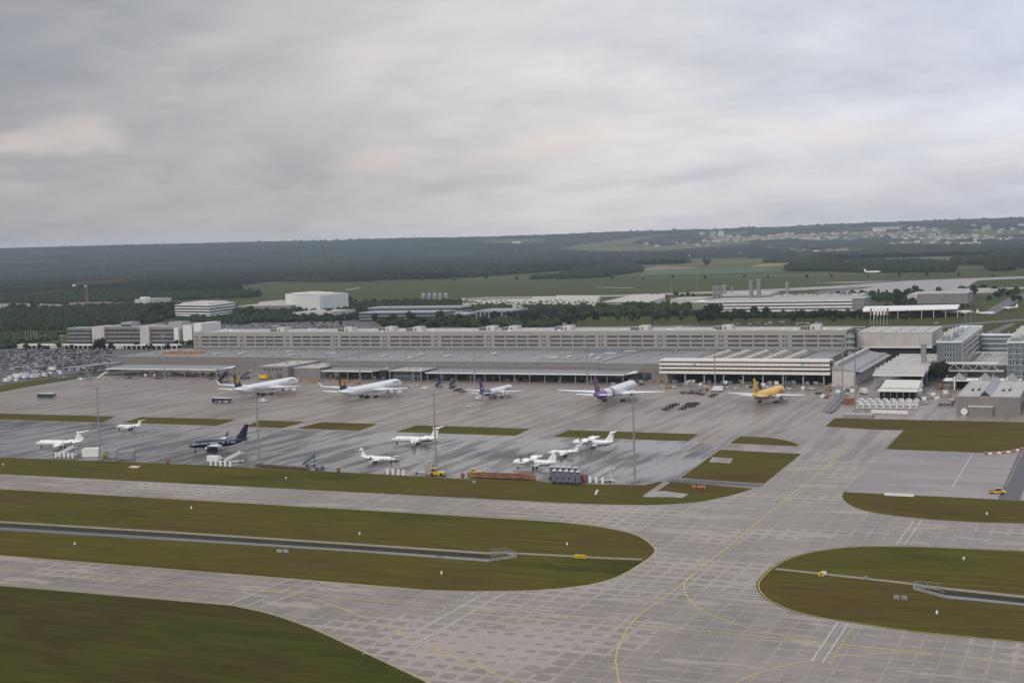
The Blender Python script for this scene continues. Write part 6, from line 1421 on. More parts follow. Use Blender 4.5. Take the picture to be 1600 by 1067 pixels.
houses(1045, 1110, 376, 384, 10, 'at the left fringe of the town', 'town fringe houses', .3); houses(1195, 1340, 386, 398, 20, 'by the far road below the old town', 'roadside houses', .7)
houses(460, 680, 388.5, 395, 24, 'in the far village on the wooded slope', 'village houses', .3, 1.1); houses(225, 330, 386, 397, 9, 'in the hamlet at the left on the hill', 'hamlet houses', .3, 1.0); houses(725, 790, 379, 394, 4, 'alone on the wooded slope left of centre', 'lone slope houses', .3); houses(800, 890, 403, 410, 5, 'at the edge of the plain wood', 'plain houses', .3, .9); houses(985, 1040, 370, 385, 4, 'alone in the wood left of the town', 'lone wood houses', .3); houses(10, 190, 393, 411, 6, 'on the far left hillside', 'left hillside houses', .2)
print('houses', NH[0])
# wooded hills: rough canopy over the rising ground
def canopy_hills():
    rnd = random.Random(2); V, F = [], []
    azs = [-5+0.145*i for i in range(345)]; ds = [5050+60*i for i in range(40)]+[7450+100*i for i in range(40)]+[11450+190*i for i in range(19)]
    def opening(x, y, d, az):
        n = noise.noise(Vector((x/720, y/1500, 9.1))); return n > (.20 if az < 14 else .06)
    idx = {}
    for i, d in enumerate(ds):
        for j, a in enumerate(azs):
            x, y = -d*math.sin(R(a)), d*math.cos(R(a)); op = opening(x, y, d, a) or any((int(x//70)+e, int(y//70)+g_) in HP for e in (-1, 0, 1) for g_ in (-1, 0, 1)); hh = (-4 if d < 13000 else 6) if op else 11+7*rnd.random()+5*noise.noise(Vector((x/70, y/70, 1)))
            idx[i, j] = len(V); V.append((x+rnd.uniform(-6, 6), y+rnd.uniform(-6, 6), hill(x, y)+hh))
    for i in range(len(ds)-1):
        for j in range(len(azs)-1): F.append((idx[i, j], idx[i, j+1], idx[i+1, j+1], idx[i+1, j]))
    me = bpy.data.meshes.new('hill_wood'); me.from_pydata(V, [], F); me.materials.append(MATS['wood_leaf']); o = bpy.data.objects.new('hill_wood', me); C.objects.link(o); tag(o, kind='stuff')
    import bmesh
    bm = bmesh.new(); bm.from_mesh(me); bmesh.ops.recalc_face_normals(bm, faces=bm.faces)
    if sum(f.normal.z for f in bm.faces) < 0: bmesh.ops.reverse_faces(bm, faces=bm.faces)
    bm.to_mesh(me); bm.free()
canopy_hills()
# crowns along the skyline so that the ridge is not smooth
def skyline():
    V, F = [], []; rnd = random.Random(8)
    for i in range(900):
        a = rnd.uniform(-3, 45); d = rnd.uniform(11300, 13600); x, y = -d*math.sin(R(a)), d*math.cos(R(a))
        if noise.noise(Vector((x/300, y/300, 3))) < .05: continue
        crown(V, F, x, y, hill(x, y)+6, rnd.uniform(10, 22), rnd.uniform(12, 22), rnd)
    me = bpy.data.meshes.new('hill_wood'); me.from_pydata(V, [], F); me.materials.append(MATS['wood_leaf']); o = bpy.data.objects.new('hill_wood', me); C.objects.link(o); tag(o, kind='stuff')
skyline()
# far runway, taxiways, fields, roads: thin sheets over the plain
FZ = -.02
for i, (pts, m) in enumerate([([(720, 466), (960, 461), (1200, 452), (1300, 447), (1420, 438.5), (1600, 431.8), (1760, 427), (1760, 430), (1600, 435), (1480, 440), (1400, 446), (1250, 453.5), (960, 463.5), (720, 468)], 'far_concrete'),
                    ([(1240, 462), (1330, 454), (1400, 442), (1490, 437.5), (1530, 437), (1505, 452), (1500, 458), (1400, 463)], 'far_concrete'), ([(1270, 442.2), (1320, 440.6), (1405, 438.4), (1340, 442)], 'far_concrete'), ([(1500, 452), (1600, 448.6), (1720, 444), (1720, 446.5), (1600, 451.5)], 'far_concrete'), ([(1280, 458), (1345, 452), (1335, 448), (1270, 456)], 'road_asphalt'),
                    ([(930, 449.3), (990, 450.5), (990, 449.6), (930, 448.6)], 'far_concrete'), ([(540, 452.5), (563, 449), (563, 450.3), (541, 453.6)], 'far_concrete'),
                    ([(845, 512), (880, 499), (922, 490), (922, 493), (895, 501), (872, 513)], 'gravel_path'), ([(-60, 530), (60, 523), (110, 515.5), (110, 517.5), (60, 526), (-60, 533)], 'far_concrete'),
                    ([(900, 511), (1100, 508), (1350, 515), (1430, 513), (1520, 504), (1650, 495), (1650, 498), (1530, 507), (1430, 518), (1350, 519), (1100, 512), (900, 514)], 'road_asphalt'), ([(1490, 545), (1540, 520), (1580, 505), (1588, 507), (1560, 520), (1560, 548)], 'road_asphalt'), ([(1535, 490), (1575, 466), (1610, 455), (1612, 460), (1545, 496)], 'road_asphalt')]):
    sheet('far_runway' if m == 'far_concrete' and i < 4 else 'road', pts, FZ+.03*i+.03, m)
sheet('lawn', [(900, 513), (1350, 512), (1350, 500), (1090, 501), (930, 493), (890, 503)], FZ, 'lawn'); sheet('car_park', [(200, 508), (330, 512), (400, 521), (630, 519), (640, 500), (420, 503), (300, 500)], FZ+.004, 'road_asphalt'); sheet('lawn', [(585, 517), (800, 515), (800, 503), (585, 504)], FZ, 'lawn'); sheet('lawn', [(1350, 511), (1440, 511), (1660, 493), (1660, 470), (1480, 488), (1350, 500)], FZ, 'lawn')
sheet('lawn', [(1480, 548), (1600, 540), (1660, 500), (1540, 506), (1470, 520)], FZ-.02, 'lawn')
for i, (pts, col) in enumerate([([(372, 445.5), (385, 443.6), (500, 439.4), (500, 437.8), (372, 444)], (.24, .13, .10)), ([(995, 424.5), (1045, 421), (1100, 418), (1030, 416)], (.20, .15, .09)), ([(1170, 417.5), (1265, 413), (1268, 409.3), (1190, 412.5)], (.24, .20, .05)), ([(1380, 412.5), (1545, 407.5), (1545, 404.2), (1400, 407)], (.17, .16, .06)),
                    ([(705, 431.5), (752, 430), (752, 424.5), (715, 425.5)], (.12, .14, .055)), ([(800, 424), (880, 420), (880, 415.5), (800, 420)], (.17, .14, .075)), ([(1000, 430), (1220, 424), (1220, 419), (1010, 423)], (.055, .095, .05)), ([(1300, 407), (1540, 402.5), (1540, 399), (1300, 402.5)], (.075, .12, .05)), ([(620, 438), (690, 436), (690, 434.5), (630, 436)], (.12, .09, .065))]):
    m = mat('field_%d' % i, col, .95, .12, .01, world=True); MATS['fld'] = m; sheet('field', pts, .02+.02*i, 'fld')
# the long pale viaduct-like road below the town
yy = [(960, 408.5), (1085, 405), (1200, 400.5), (1340, 395.5), (1480, 391), (1545, 388.5)]
o = ribbon('road', [G(x, y) for x, y in yy], 16, 2.5, 'far_concrete')
for px in (1040, 1118, 1160, 1290, 1336): pass
def far_block(name, px0, px1, pyb, pyt, lab, m='wall_white', cat='building', roof=None, depth=18, nb=5):
    a, b = hit(px0, pyb), hit(px1, pyb)
    if not a or not b: return
    Y = (a.y+b.y)/2; x0, x1 = GY(px0, pyb, Y).x, GY(px1, pyb, Y).x; zb = GY((px0+px1)/2, pyb, Y).z; zt = GY((px0+px1)/2, pyt, Y).z
    t = thing(name, Vector(((x0+x1)/2, Y, zb)), lab, cat); plain(t, 'wall', x0, x1, Y, Y+depth, zb-12, zt, m)
    mb = MB()
    for k in range(nb): z = zb+(zt-zb)*(k+.4)/nb; mb.box(((x0+x1)/2, Y-.1, z), ((x1-x0)*.86, .3, (zt-zb)/nb*.38))
    mb.build('window_band', MATS['glass_dark'], t)
    if roof:
        mb = MB(); mb.face((x0-1, Y-1, zt), (x1+1, Y-1, zt), (x1+1, Y+depth/2, zt+5), (x0-1, Y+depth/2, zt+5)); mb.face((x1+1, Y+depth, zt), (x0-1, Y+depth, zt), (x0-1, Y+depth/2, zt+5), (x1+1, Y+depth/2, zt+5)); mb.face((x1+1, Y-1, zt), (x1+1, Y+depth, zt), (x1+1, Y+depth/2, zt+5)); mb.face((x0-1, Y+depth, zt), (x0-1, Y-1, zt), (x0-1, Y+depth/2, zt+5)); mb.build('roof', MATS[roof], t)
    else: mb = MB(); mb.box(((x0+x1)/2, Y+depth/2, zt+.6), (x1-x0+1, depth+1, 1.2)); mb.build('roof', MATS['roof_light'], t)
    return t
for a in [('tower_block', 1093.5, 1098, 370, 362.5, 'pale tower block, leftmost of three on the hill', 'wall_white'), ('tower_block', 1098.3, 1102.5, 370, 363, 'pale green tower block beside the leftmost one on the hill', 'roof_green'), ('tower_block', 1109, 1117, 369, 362, 'pinkish tower block, middle one on the hill', 'house_cream'), ('tower_block', 1122, 1130, 369, 361.3, 'white tower block, right of the pinkish one on the hill', 'wall_white'),
          ('church', 1227, 1231, 370.5, 363, 'white church tower rising over the red roofs of the old town', 'wall_white'), ('apartment_row', 1364, 1404, 360.5, 355.5, 'long white apartment row at the top of the upper town', 'wall_white'), ('factory', 1500, 1532, 384, 379, 'long white factory hall with a tall slim tower at right', 'wall_white'), ('factory_tower', 1521, 1526, 380, 366, 'tall slim white tower rising over the long white factory', 'wall_white'), ('apartment_row', 1465, 1494, 374, 371.5, 'white apartment row in the middle of the lower town', 'wall_white'), ('apartment_row', 1535, 1548, 358, 353.6, 'pinkish apartment block high at right', 'house_cream')]: far_block(*a)
for a in [('town_house_row', 1172, 1205, 374.5, 370.8, 'long cream house row with a red roof, left end of the old town', 'house_cream', 'building', 'tile_red'), ('town_house_row', 1232, 1268, 371, 367.6, 'long red roofed row right of the church tower', 'house_cream', 'building', 'tile_red'), ('town_house_row', 1246, 1280, 374, 371, 'white hospital wing with a red roof at the right end of the old town', 'wall_white', 'building', 'tile_red'), ('town_house_row', 1205, 1228, 372.5, 369, 'red roofed block left of the church tower', 'house_cream', 'building', 'tile_red'), ('pilgrim_church', 801, 812, 381.5, 377.3, 'red roofed monastery alone on the wooded ridge', 'wall_white', 'building', 'tile_red')]: far_block(*a, nb=2)
for (a, b, pyb, pyt, lab, m) in [(981, 1004, 404.5, 401.2, 'flat white warehouse left of the two at the wood edge', 'wall_white'), (1012, 1045, 404, 400.8, 'flat white warehouse with a pink stripe right of the two at the wood edge', 'wall_white'), (1054, 1080, 404.2, 399.5, 'arched yellow and pink hall at the wood edge', 'house_cream'), (1141, 1170, 400.5, 395.5, 'white vaulted hall by the far road', 'wall_white'), (1172, 1200, 399, 395, 'long white low hall right of the vaulted one', 'wall_white'), (1195, 1240, 398, 393, 'grey low hall cluster by the far road', 'wall_pale'), (1258, 1300, 395, 391.5, 'thin pale hall behind the far road', 'wall_white'), (1383, 1394, 396, 392.5, 'bright white box by the far road', 'wall_white'), (804, 816, 417, 414.5, 'low white barn at the left of the far fields', 'wall_white')]:
    p, q = G(a, pyb), G(b, pyb); Y = (p.y+q.y)/2; x0, x1 = GY(a, pyb, Y).x, GY(b, pyb, Y).x; zt = GY((a+b)/2, pyt, Y).z; t = thing('far_hall', Vector(((x0+x1)/2, Y, 0)), lab, 'building'); plain(t, 'wall', x0, x1, Y, Y+60, 0, zt*.75, 'wall_pale', top=False)
    mb = MB(); mb.face((x0-2, Y-2, zt*.72), (x1+2, Y-2, zt*.72), (x1+2, Y+30, zt), (x0-2, Y+30, zt)); mb.face((x1+2, Y+62, zt*.72), (x0-2, Y+62, zt*.72), (x0-2, Y+30, zt), (x1+2, Y+30, zt)); mb.build('roof', MATS[m], t); mb = MB(); mb.box(((x0+x1)/2, Y-.2, zt*.35), ((x1-x0)*.8, .4, zt*.2)); mb.build('window_band', MATS['glass_dark'], t)
# ------------------------------------------------------------------ vehicles, ground equipment, masts, signs
def prof(mb, pts, y0, y1, taper=0.0, zt=None):
    """side profile (x, z) extruded across y; upper points lean inwards"""
    def yy(z, y): return y*(1-taper) if (zt is not None and z > zt) else y
    a = [(x, yy(z, y0), z) for x, z in pts]; b = [(x, yy(z, y1), z) for x, z in pts]; n = len(pts)
    ar = sum(pts[i][0]*pts[(i+1) % n][1]-pts[(i+1) % n][0]*pts[i][1] for i in range(n))
    if ar < 0: a, b = a[::-1], b[::-1]
    mb.face(*a); mb.face(*b[::-1])
    for i in range(n): j = (i+1) % n; mb.face(a[j], a[i], b[i], b[j])
    return mb
for nm, c in (('white', (.68, .68, .67)), ('silver', (.40, .41, .42)), ('grey', (.17, .175, .18)), ('black', (.02, .02, .022)), ('blue', (.03, .06, .16)), ('red', (.30, .025, .02)), ('green', (.03, .07, .05)), ('yellow', (.62, .38, .03)), ('orange', (.55, .17, .03)), ('teal', (.02, .075, .08)), ('navy', (.016, .02, .05)), ('slate', (.10, .135, .19)), ('brown', (.16, .085, .05))): mat('car_'+nm, c, .3, .04, 1, coat=.4)
def wheels_for(t, xs, y, r_, w_=.22):
    me = shared(('wheel', r_, w_), lambda: MB().tube((0, -w_/2, 0), (0, w_/2, 0), r_, n=12).mesh('wheel', MATS['tyre']))
    for x in xs:
        for s in (-1, 1): obj_from('wheel', me, t, (x, s*y, r_))
def car(color, kind='car'):
    t = thing(kind, (0, 0, 0), 'x', 'car'); m = MATS['car_'+color]
    if kind == 'van':
        MB().__class__; mb = prof(MB(), [(-2.5, .35), (2.4, .35), (2.5, .95), (1.9, 1.15), (1.35, 1.98), (-2.4, 2.02), (-2.5, 1.4)], -.95, .95, .08, 1.3); mb.build('body', m, t)
        for s in (-1, 1): mb = MB(); k = .92 if s < 0 else .92; mb.face((1.5, s*k*.99, 1.25), (1.2, s*.885, 1.8), (-2.1, s*.885, 1.82), (-2.2, s*.945*.985, 1.25)); mb.build('side_window', MATS['window_dark'], t)
        mb = MB(); mb.face((1.93, -.78, 1.17), (1.93, .78, 1.17), (1.42, .74, 1.9), (1.42, -.74, 1.9)); mb.build('windscreen', MATS['window_dark'], t); wheels_for(t, (-1.55, 1.6), .86, .34)
    else:
        mb = prof(MB(), [(-2.15, .3), (2.1, .3), (2.2, .7), (1.2, .9), (-1.9, .95), (-2.2, .8)], -.88, .88); mb.build('body', m, t)
        mb = prof(MB(), [(1.05, .9), (.45, 1.42), (-1.2, 1.45), (-1.85, .93)], -.80, .80, .14, 1.2); mb.build('window', MATS['window_dark'], t)
        mb = MB(); mb.box((-.4, 0, 1.46), (1.5, 1.22, .06)); mb.build('roof', m, t); wheels_for(t, (-1.35, 1.35), .8, .32)
    return t
def bus(color, trim):
    t = thing('apron_bus', (0, 0, 0), 'x', 'bus'); L_ = 13.6
    prof(MB(), [(-L_/2, .35), (L_/2, .35), (L_/2+.1, 1.5), (L_/2-.25, 2.9), (-L_/2+.1, 2.9)], -1.5, 1.5).build('body', MATS['car_'+color], t); MB().box((0, 0, 2.98), (L_-.4, 2.9, .16)).build('roof', MATS['wall_white'], t)
    for s in (-1, 1):
        mb = MB()
        for i in range(9): mb.box((-L_/2+1.1+i*1.42, s*1.5, 2.05), (1.25, .06, 1.1))
        tag(mb.build('side_window', MATS['glass_dark'], t), kind='stuff'); mb = MB()
        for i in trim: mb.box((-L_/2+1.0+i*.75, s*1.52, .95), (.55, .04, .75))
        if trim: tag(mb.build('side_lettering', MATS['car_white'], t), kind='stuff')
    MB().box((L_/2-.02, 0, 2.1), (.16, 2.6, 1.2), ry=-.17).build('windscreen', MATS['glass_dark'], t); MB().box((L_/2+.05, 0, .9), (.1, 2.4, .5)).build('front_panel', MATS['car_white'], t); wheels_for(t, (-4.2, 4.0), 1.32, .5, .35); return t
def box_truck(cab='white', body='wall_white', L_=8.0, h=3.1):
    t = thing('box_truck', (0, 0, 0), 'x', 'truck'); MB().box((-.9, 0, .85+h/2-.3), (L_-2.2, 2.5, h-.6)).build('cargo_box', MATS[body], t)
    prof(MB(), [(L_/2-2.0+.05, .5), (L_/2, .5), (L_/2+.05, 1.3), (L_/2-.35, 2.4), (L_/2-1.95, 2.5)], -1.15, 1.15).build('cab', MATS['car_'+cab], t); MB().box((L_/2-.12, 0, 1.85), (.1, 2.0, .8), ry=-.3).build('windscreen', MATS['window_dark'], t)
    for s in (-1, 1): MB().box((L_/2-.95, s*1.15, 1.85), (1.0, .06, .65)).build('side_window', MATS['window_dark'], t)
    MB().box((-.4, 0, .62), (L_-1.0, 1.0, .3)).build('chassis', MATS['gear_steel'], t); wheels_for(t, (-L_/2+1.6, L_/2-1.2), 1.05, .46, .3); return t
def pickup(color):
    t = thing('pickup_truck', (0, 0, 0), 'x', 'truck'); prof(MB(), [(-2.9, .45), (2.8, .45), (2.9, .95), (1.7, 1.15), (-2.9, 1.1)], -1.0, 1.0).build('body', MATS['car_'+color], t); prof(MB(), [(1.6, 1.13), (1.0, 1.9), (-.4, 1.92), (-.5, 1.12)], -.92, .92, .1, 1.5).build('cab', MATS['window_dark'], t); MB().box((.3, 0, 1.96), (1.5, 1.65, .1)).build('roof', MATS['car_'+color], t)
    MB().box((-1.7, 0, 1.2), (2.2, 1.7, .25)).build('load_bed', MATS['car_black'], t); mb = MB(); mb.box((.3, 0, 2.08), (.3, 1.3, .15)); mb.build('light_bar', MATS['car_orange'], t); wheels_for(t, (-1.8, 1.75), .9, .4); return t
def tug(color):
    t = thing('tow_tractor', (0, 0, 0), 'x', 'tractor'); prof(MB(), [(-1.9, .35), (2.0, .35), (2.1, 1.0), (.2, 1.15), (-1.9, 1.1)], -1.0, 1.0).build('body', MATS['car_'+color], t); mb = MB()
    for x in (-.15, -1.6):
        for s in (-1, 1): mb.box((x, s*.8, 1.5), (.1, .1, .9))
    tag(mb.build('cab_post', MATS['gear_steel'], t), kind='stuff'); MB().box((-.9, 0, 2.0), (1.9, 1.85, .1)).build('roof', MATS['car_'+color], t); MB().box((-1.1, 0, 1.2), (.6, 1.3, .5)).build('seat', MATS['car_black'], t); wheels_for(t, (-1.2, 1.3), .88, .45, .3); return t
def dolly(m='car_brown', L_=3.6, w_=2.3, load=None):
    t = thing('baggage_dolly', (0, 0, 0), 'x', 'trolley'); mb = MB(); mb.box((0, 0, .52), (L_, w_, .16)); mb.build('deck', MATS[m], t); mb = MB(); mb.bar((L_/2, 0, .5), (L_/2+1.1, 0, .3), .09); mb.build('drawbar', MATS['gear_steel'], t)
    mb = MB()
    for s in (-1, 1): mb.box((0, s*(w_/2-.05), .72), (L_, .07, .24))
    tag(mb.build('side_rail', MATS[m], t), kind='stuff'); wheels_for(t, (-L_/2+.5, L_/2-.5), w_/2-.25, .22, .14)
    if load: MB().box((0, 0, 1.2), (L_*.9, w_*.9, 1.2)).build('load', MATS[load], t)
    return t
def stairs(m='car_white', deck=4.0, L_=8.5, roof=False, frame='steel_grey', closed=True):
    """mobile boarding stairs on wheels, rising towards +x"""
    t = thing('boarding_stairs', (0, 0, 0), 'x', 'stairs'); a, b = Vector((-L_/2, 0, .6)), Vector((L_/2-1.8, 0, deck)); mb = MB(); n = 14
    for i in range(n): p = lerp(a, b, (i+.5)/n); mb.box((p.x, 0, p.z), ((b-a).x/n*1.1, 1.5, .08))
    tag(mb.build('step', MATS[frame], t), kind='stuff')
    for s in (-1, 1):
        mb = MB(); y = s*.8
        if closed: mb.face((a.x, y, a.z-.3), (b.x, y, b.z-.3), (b.x, y, b.z+1.1), (a.x, y, a.z+1.1)); mb.face((a.x, y+.05*s, a.z+1.1), (b.x, y+.05*s, b.z+1.1), (b.x, y+.05*s, b.z-.3), (a.x, y+.05*s, a.z-.3)); mb.face((a.x, y, a.z+1.1), (b.x, y, b.z+1.1), (b.x, y+.05*s, b.z+1.1), (a.x, y+.05*s, a.z+1.1))
        else:
            mb.bar((a.x, y, a.z+1), (b.x, y, b.z+1), .08); mb.bar((a.x, y, a.z), (b.x, y, b.z), .16)
            for i in range(8): p = lerp(a, b, i/7); mb.bar(p+Vector((0, y, 0)), p+Vector((0, y, 1)), .06)
        mb.build('side_panel' if closed else 'handrail', MATS[m], t)
    MB().box((L_/2-1.0, 0, deck), (1.8, 1.8, .15)).build('landing', MATS[m], t)
    mb = MB()
    for s in (-1, 1): mb.bar((L_/2-.2, s*.85, deck+.08), (L_/2-.2, s*.85, deck+1.1), .08); mb.bar((L_/2-1.8, s*.85, deck+1.1), (L_/2-.2, s*.85, deck+1.1), .08); mb.bar((L_/2-1.9, s*.7, .7), (L_/2-1.9, s*.7, deck-.1), .16); mb.bar((-L_/2+1.5, s*.7, .7), (L_/2-1.9, s*.7, deck*.6), .12)
    tag(mb.build('frame', MATS[frame], t), kind='stuff'); MB().box((.4, 0, .6), (L_-1.4, 1.7, .3)).build('chassis', MATS[m], t)
    if roof: mb = MB(); mb.face((a.x, -.9, a.z+2.3), (b.x, -.9, b.z+2.3), (b.x, .9, b.z+2.3), (a.x, .9, a.z+2.3)); mb.face((a.x, .9, a.z+2.2), (b.x, .9, b.z+2.2), (b.x, -.9, b.z+2.2), (a.x, -.9, a.z+2.2)); mb.box((L_/2-.9, 0, deck+2.3), (2, 1.9, .1)); mb.build('roof', MATS[m], t)
    wheels_for(t, (-L_/2+1.8, L_/2-2.2), .8, .36, .2); return t
def igloo():
    """white dome-topped air cargo container"""
    t = thing('dome_container', (0, 0, 0), 'x', 'container'); n = 8; w_, h = 3.1, 2.5; mb = MB(); pts = [(-w_/2, .35), (w_/2, .35), (w_/2, 1.3)]+[(w_/2*math.cos(a), 1.3+1.2*math.sin(a)) for a in [math.pi*i/n for i in range(1, n)]]+[(-w_/2, 1.3)]
    A = [(x, -1.2, z) for x, z in pts]; B = [(x, 1.2, z) for x, z in pts]; mb.face(*A); mb.face(*B[::-1])
    for i in range(len(pts)): j = (i+1) % len(pts); mb.face(A[j], A[i], B[i], B[j])
    mb.build('shell', MATS['wall_white'], t); MB().box((0, -1.22, 1.35), (2.3, .06, 1.5)).build('door', MATS['trim_grey'], t); MB().box((0, 0, .2), (3.2, 2.5, .28)).build('base', MATS['steel_grey'], t); return t
def crate(m, L_=3, w_=2.4, h=1.8, name='cargo_crate', cat='crate'):
    t = thing(name, (0, 0, 0), 'x', cat); MB().box((0, 0, .15+h/2), (L_, w_, h)).build('body', MATS[m], t); mb = MB(); 
    for s in (-1, 1): mb.box((s*L_*.25, 0, .08), (.3, w_*.95, .14)); mb.box((s*L_*.5, -w_/2, .15+h/2), (.1, .1, h*.98))
    tag(mb.build('frame', MATS['steel_grey'], t), kind='stuff'); return t
def barrier():
    t = thing('white_block', (0, 0, 0), 'x', 'barrier'); MB().prism(rect(-.45, .45, -.5, .5), 0, 2.2).build('body', MATS['trim_white'], t); MB().box((0, 0, 2.24), (.8, .9, .08)).build('cap', MATS['wall_white'], t); return t
def loader(m='car_slate'):
    t = thing('belt_loader', (0, 0, 0), 'x', 'loader'); mb = MB(); mb.bar((-3.6, 0, .9), (3.2, 0, 3.6), 1.3, .3); mb.build('belt', MATS['car_black'], t); mb = MB()
    for s in (-1, 1): mb.bar((-3.6, s*.75, 1.0), (3.2, s*.75, 3.9), .12, .5); mb.bar((1.4, s*.7, .8), (2.2, s*.7, 3.0), .16); mb.bar((-1.0, s*.7, .8), (1.0, s*.7, 2.4), .14)
    mb.build('side_frame', MATS[m], t); prof(MB(), [(-3.2, .35), (2.6, .35), (2.6, 1.0), (-1.2, 1.1), (-3.2, .9)], -.95, .95).build('chassis', MATS[m], t); MB().box((3.5, 0, 4.05), (1.2, 1.5, .12), ry=-.1).build('top_plate', MATS['trim_white'], t); wheels_for(t, (-2.2, 1.6), .85, .4, .25); return t
P = {}
mat('rust_orange', (.30, .14, .05), .7, .25, .8)
def proto(key, fn):
    if key not in P: P[key] = Proto(fn)
    return P[key].get()
def add(key, fn, px, py, hd, label, group=None, s=None, name=None, z=0.0, pos=None):
    o = proto(key, fn); p = pos if pos is not None else G(px, py); place(o, Vector((p[0], p[1], z)), R(hd), label, group, s)
    if not group and 'group' in o: del o['group']
    return o
# buses and cars that stand free on the apron
add('bus_teal', lambda: bus('teal', ()), 73, 621.5, 2, 'dark teal apron bus with a white roof alone at far left'); add('bus_navy', lambda: bus('navy', (3, 6, 7, 8, 11, 12, 13, 14, 15)), 347, 629, 0, 'dark navy apron bus with white lettering below the leftmost four engined jet')
WV = lambda: car('white', 'van')
add('van_w', WV, 412, 628, 0, 'white van on the apron below the leftmost four engined jet'); add('van_w', WV, 664, 608.5, 200, 'white van standing right of the second four engined jet'); add('van_w', WV, 748, 624, 170, 'white van beside the violet tail of the freighter'); add('van_w', WV, 1356, 636.5, 20, 'white van beside the floodlight mast at the dome containers')
add('car_w', lambda: car('white'), 728, 636, 8, 'white car driving below the violet tailed freighter'); add('tug_w', lambda: tug('white'), 643, 605.5, 30, 'white tow tractor at the nose of the second four engined jet'); add('tug_w', lambda: tug('white'), 651, 603, 30, 'white tow tractor behind the one at the second jet nose'); add('tug_w', lambda: tug('white'), 617, 719.5, 180, 'white tug at the nose of the right-facing business jet'); add('van_g', lambda: car('grey', 'van'), 772, 622, 150, 'grey van under the belly of the violet tailed freighter')
add('pick_y', lambda: pickup('yellow'), 1558, 771, 8, 'yellow follow-me pickup with a black bed on the right asphalt')
add('tug_y', lambda: tug('yellow'), 684, 743, 5, 'yellow tow tractor at the foot of the central floodlight mast', s=1.6)
# the row of equipment along the near edge of the wet apron
add('box_w', lambda: box_truck(), 337, 723.5, 0, 'white box truck beside the white stairs near the dark blue jet'); add('st_w', lambda: stairs('car_white', 4.2, 9.5), 366, 722.5, 35, 'white boarding stairs right of the white box truck'); add('st_w', lambda: stairs(), 105, 713, 35, 'white boarding stairs under the tail of the far left business jet')
add('crate_w', lambda: crate('wall_white', 8, 5, 3.8, 'site_container', 'container'), 144, 713, 20, 'white site container left of the left floodlight mast'); add('crate_g', lambda: crate('trim_grey', 4.5, 4, 3.6, 'site_container', 'container'), 177, 715, 20, 'grey site container right of the left floodlight mast'); add('crate_g2', lambda: crate('steel_grey', 7, 5, 3.6, 'site_container', 'container'), 198, 717, 25, 'blue-grey container hut with a doorway at left'); add('van_y', lambda: car('yellow', 'van'), 163, 714, 90, 'small yellow van at the foot of the left floodlight mast', s=.7)
for (grp, pts) in (('white blocks below the far left stairs', [(88, 714), (94, 714), (101, 714.3), (107.5, 714.5), (114, 715)]), ('white blocks before the white box truck', [(330, 726.5), (337.5, 727), (345, 727.5), (352.5, 728), (360, 728.5)]), ('white blocks left of the grey lattice stairs', [(606, 741), (614.5, 741.5), (623, 742), (631, 742.5)]), ('white blocks right of the blue loaders', [(913.5, 753), (922.5, 753.5), (932, 754), (942, 754.5)])):
    for i, (px, py) in enumerate(pts): add('bar', barrier, px, py, 3, ['leftmost', 'second', 'third', 'fourth', 'fifth'][i]+(' ' if i == 0 else ' from left ')+'of the '+grp, grp)
add('st_g', lambda: stairs('steel_white', 5.2, 9, closed=False, frame='steel_white'), 661, 739, 15, 'pale lattice boarding stairs left of the yellow tractor'); add('st_g', lambda: stairs('steel_white', 5.2, 9, closed=False, frame='steel_white'), 944, 752, 10, 'pale lattice boarding stairs between the blue loaders and a floodlight mast'); add('hut', lambda: crate('trim_grey', 3, 3, 4, 'equipment_hut', 'hut'), 672, 741, 5, 'grey equipment hut between the lattice stairs and the yellow tractor')
add('st_b', lambda: stairs('car_slate', 4.0, 7, frame='car_blue'), 486, 728, 20, 'blue boarding stairs at the right end of the brown trolley row'); add('tug_d', lambda: tug('grey'), 500, 733, 190, 'dark grey tow tractor right of the blue boarding stairs')
for i in range(17): add('dl_b', lambda: dolly('car_brown'), 404+i*4.6, 728.2+i*.32, 10, 'brown trolley number %d from left in the long row left of the blue stairs' % (i+1), 'brown trolley row')
for r_ in range(2):
    for i in range(13): add('dl_o%d' % (i % 3), (lambda k: (lambda: dolly(('rust_orange', 'rust_red', 'car_brown')[k])))(i % 3), 742+i*7.2-r_*3, 746.4+i*.26-r_*4.6, 8, ('rusty orange', 'red-brown', 'brown')[i % 3]+' trolley in the %s row, number %d from left' % (('front', 'back')[r_], i+1), 'orange trolley rows', 1.25)
add('tug_y', lambda: tug('yellow'), 744, 740.5, 5, 'yellow tow tractor at the left end of the orange trolley rows', s=1.2)
for i in range(5):
    for r_ in range(2): add('ld', loader, 866+i*9.4-r_*4, 753.6+i*.45-r_*7, 112, 'blue-grey belt loader, %s from left in the %s row of five' % (('first', 'second', 'third', 'fourth', 'fifth')[i], ('front', 'back')[r_]), 'blue belt loaders', 1.02)
add('cr_b', lambda: crate('rust_red', 4, 3, 2.6), 909, 752.5, 5, 'brown crate at the right end of the blue loaders')
for px, py, lab in ((529, 737.5, 'small red cart on the apron edge left of the four white blocks'), (723, 746, 'small red cart left of the orange trolley rows'), (824, 749.5, 'small red cart before the right end of the orange trolley rows'), (262, 724.5, 'small red cart on the apron edge near the dark blue jet')): add('cart_r', lambda: dolly('rust_red', 1.5, 1.0, 'rust_red'), px, py, 12, lab)
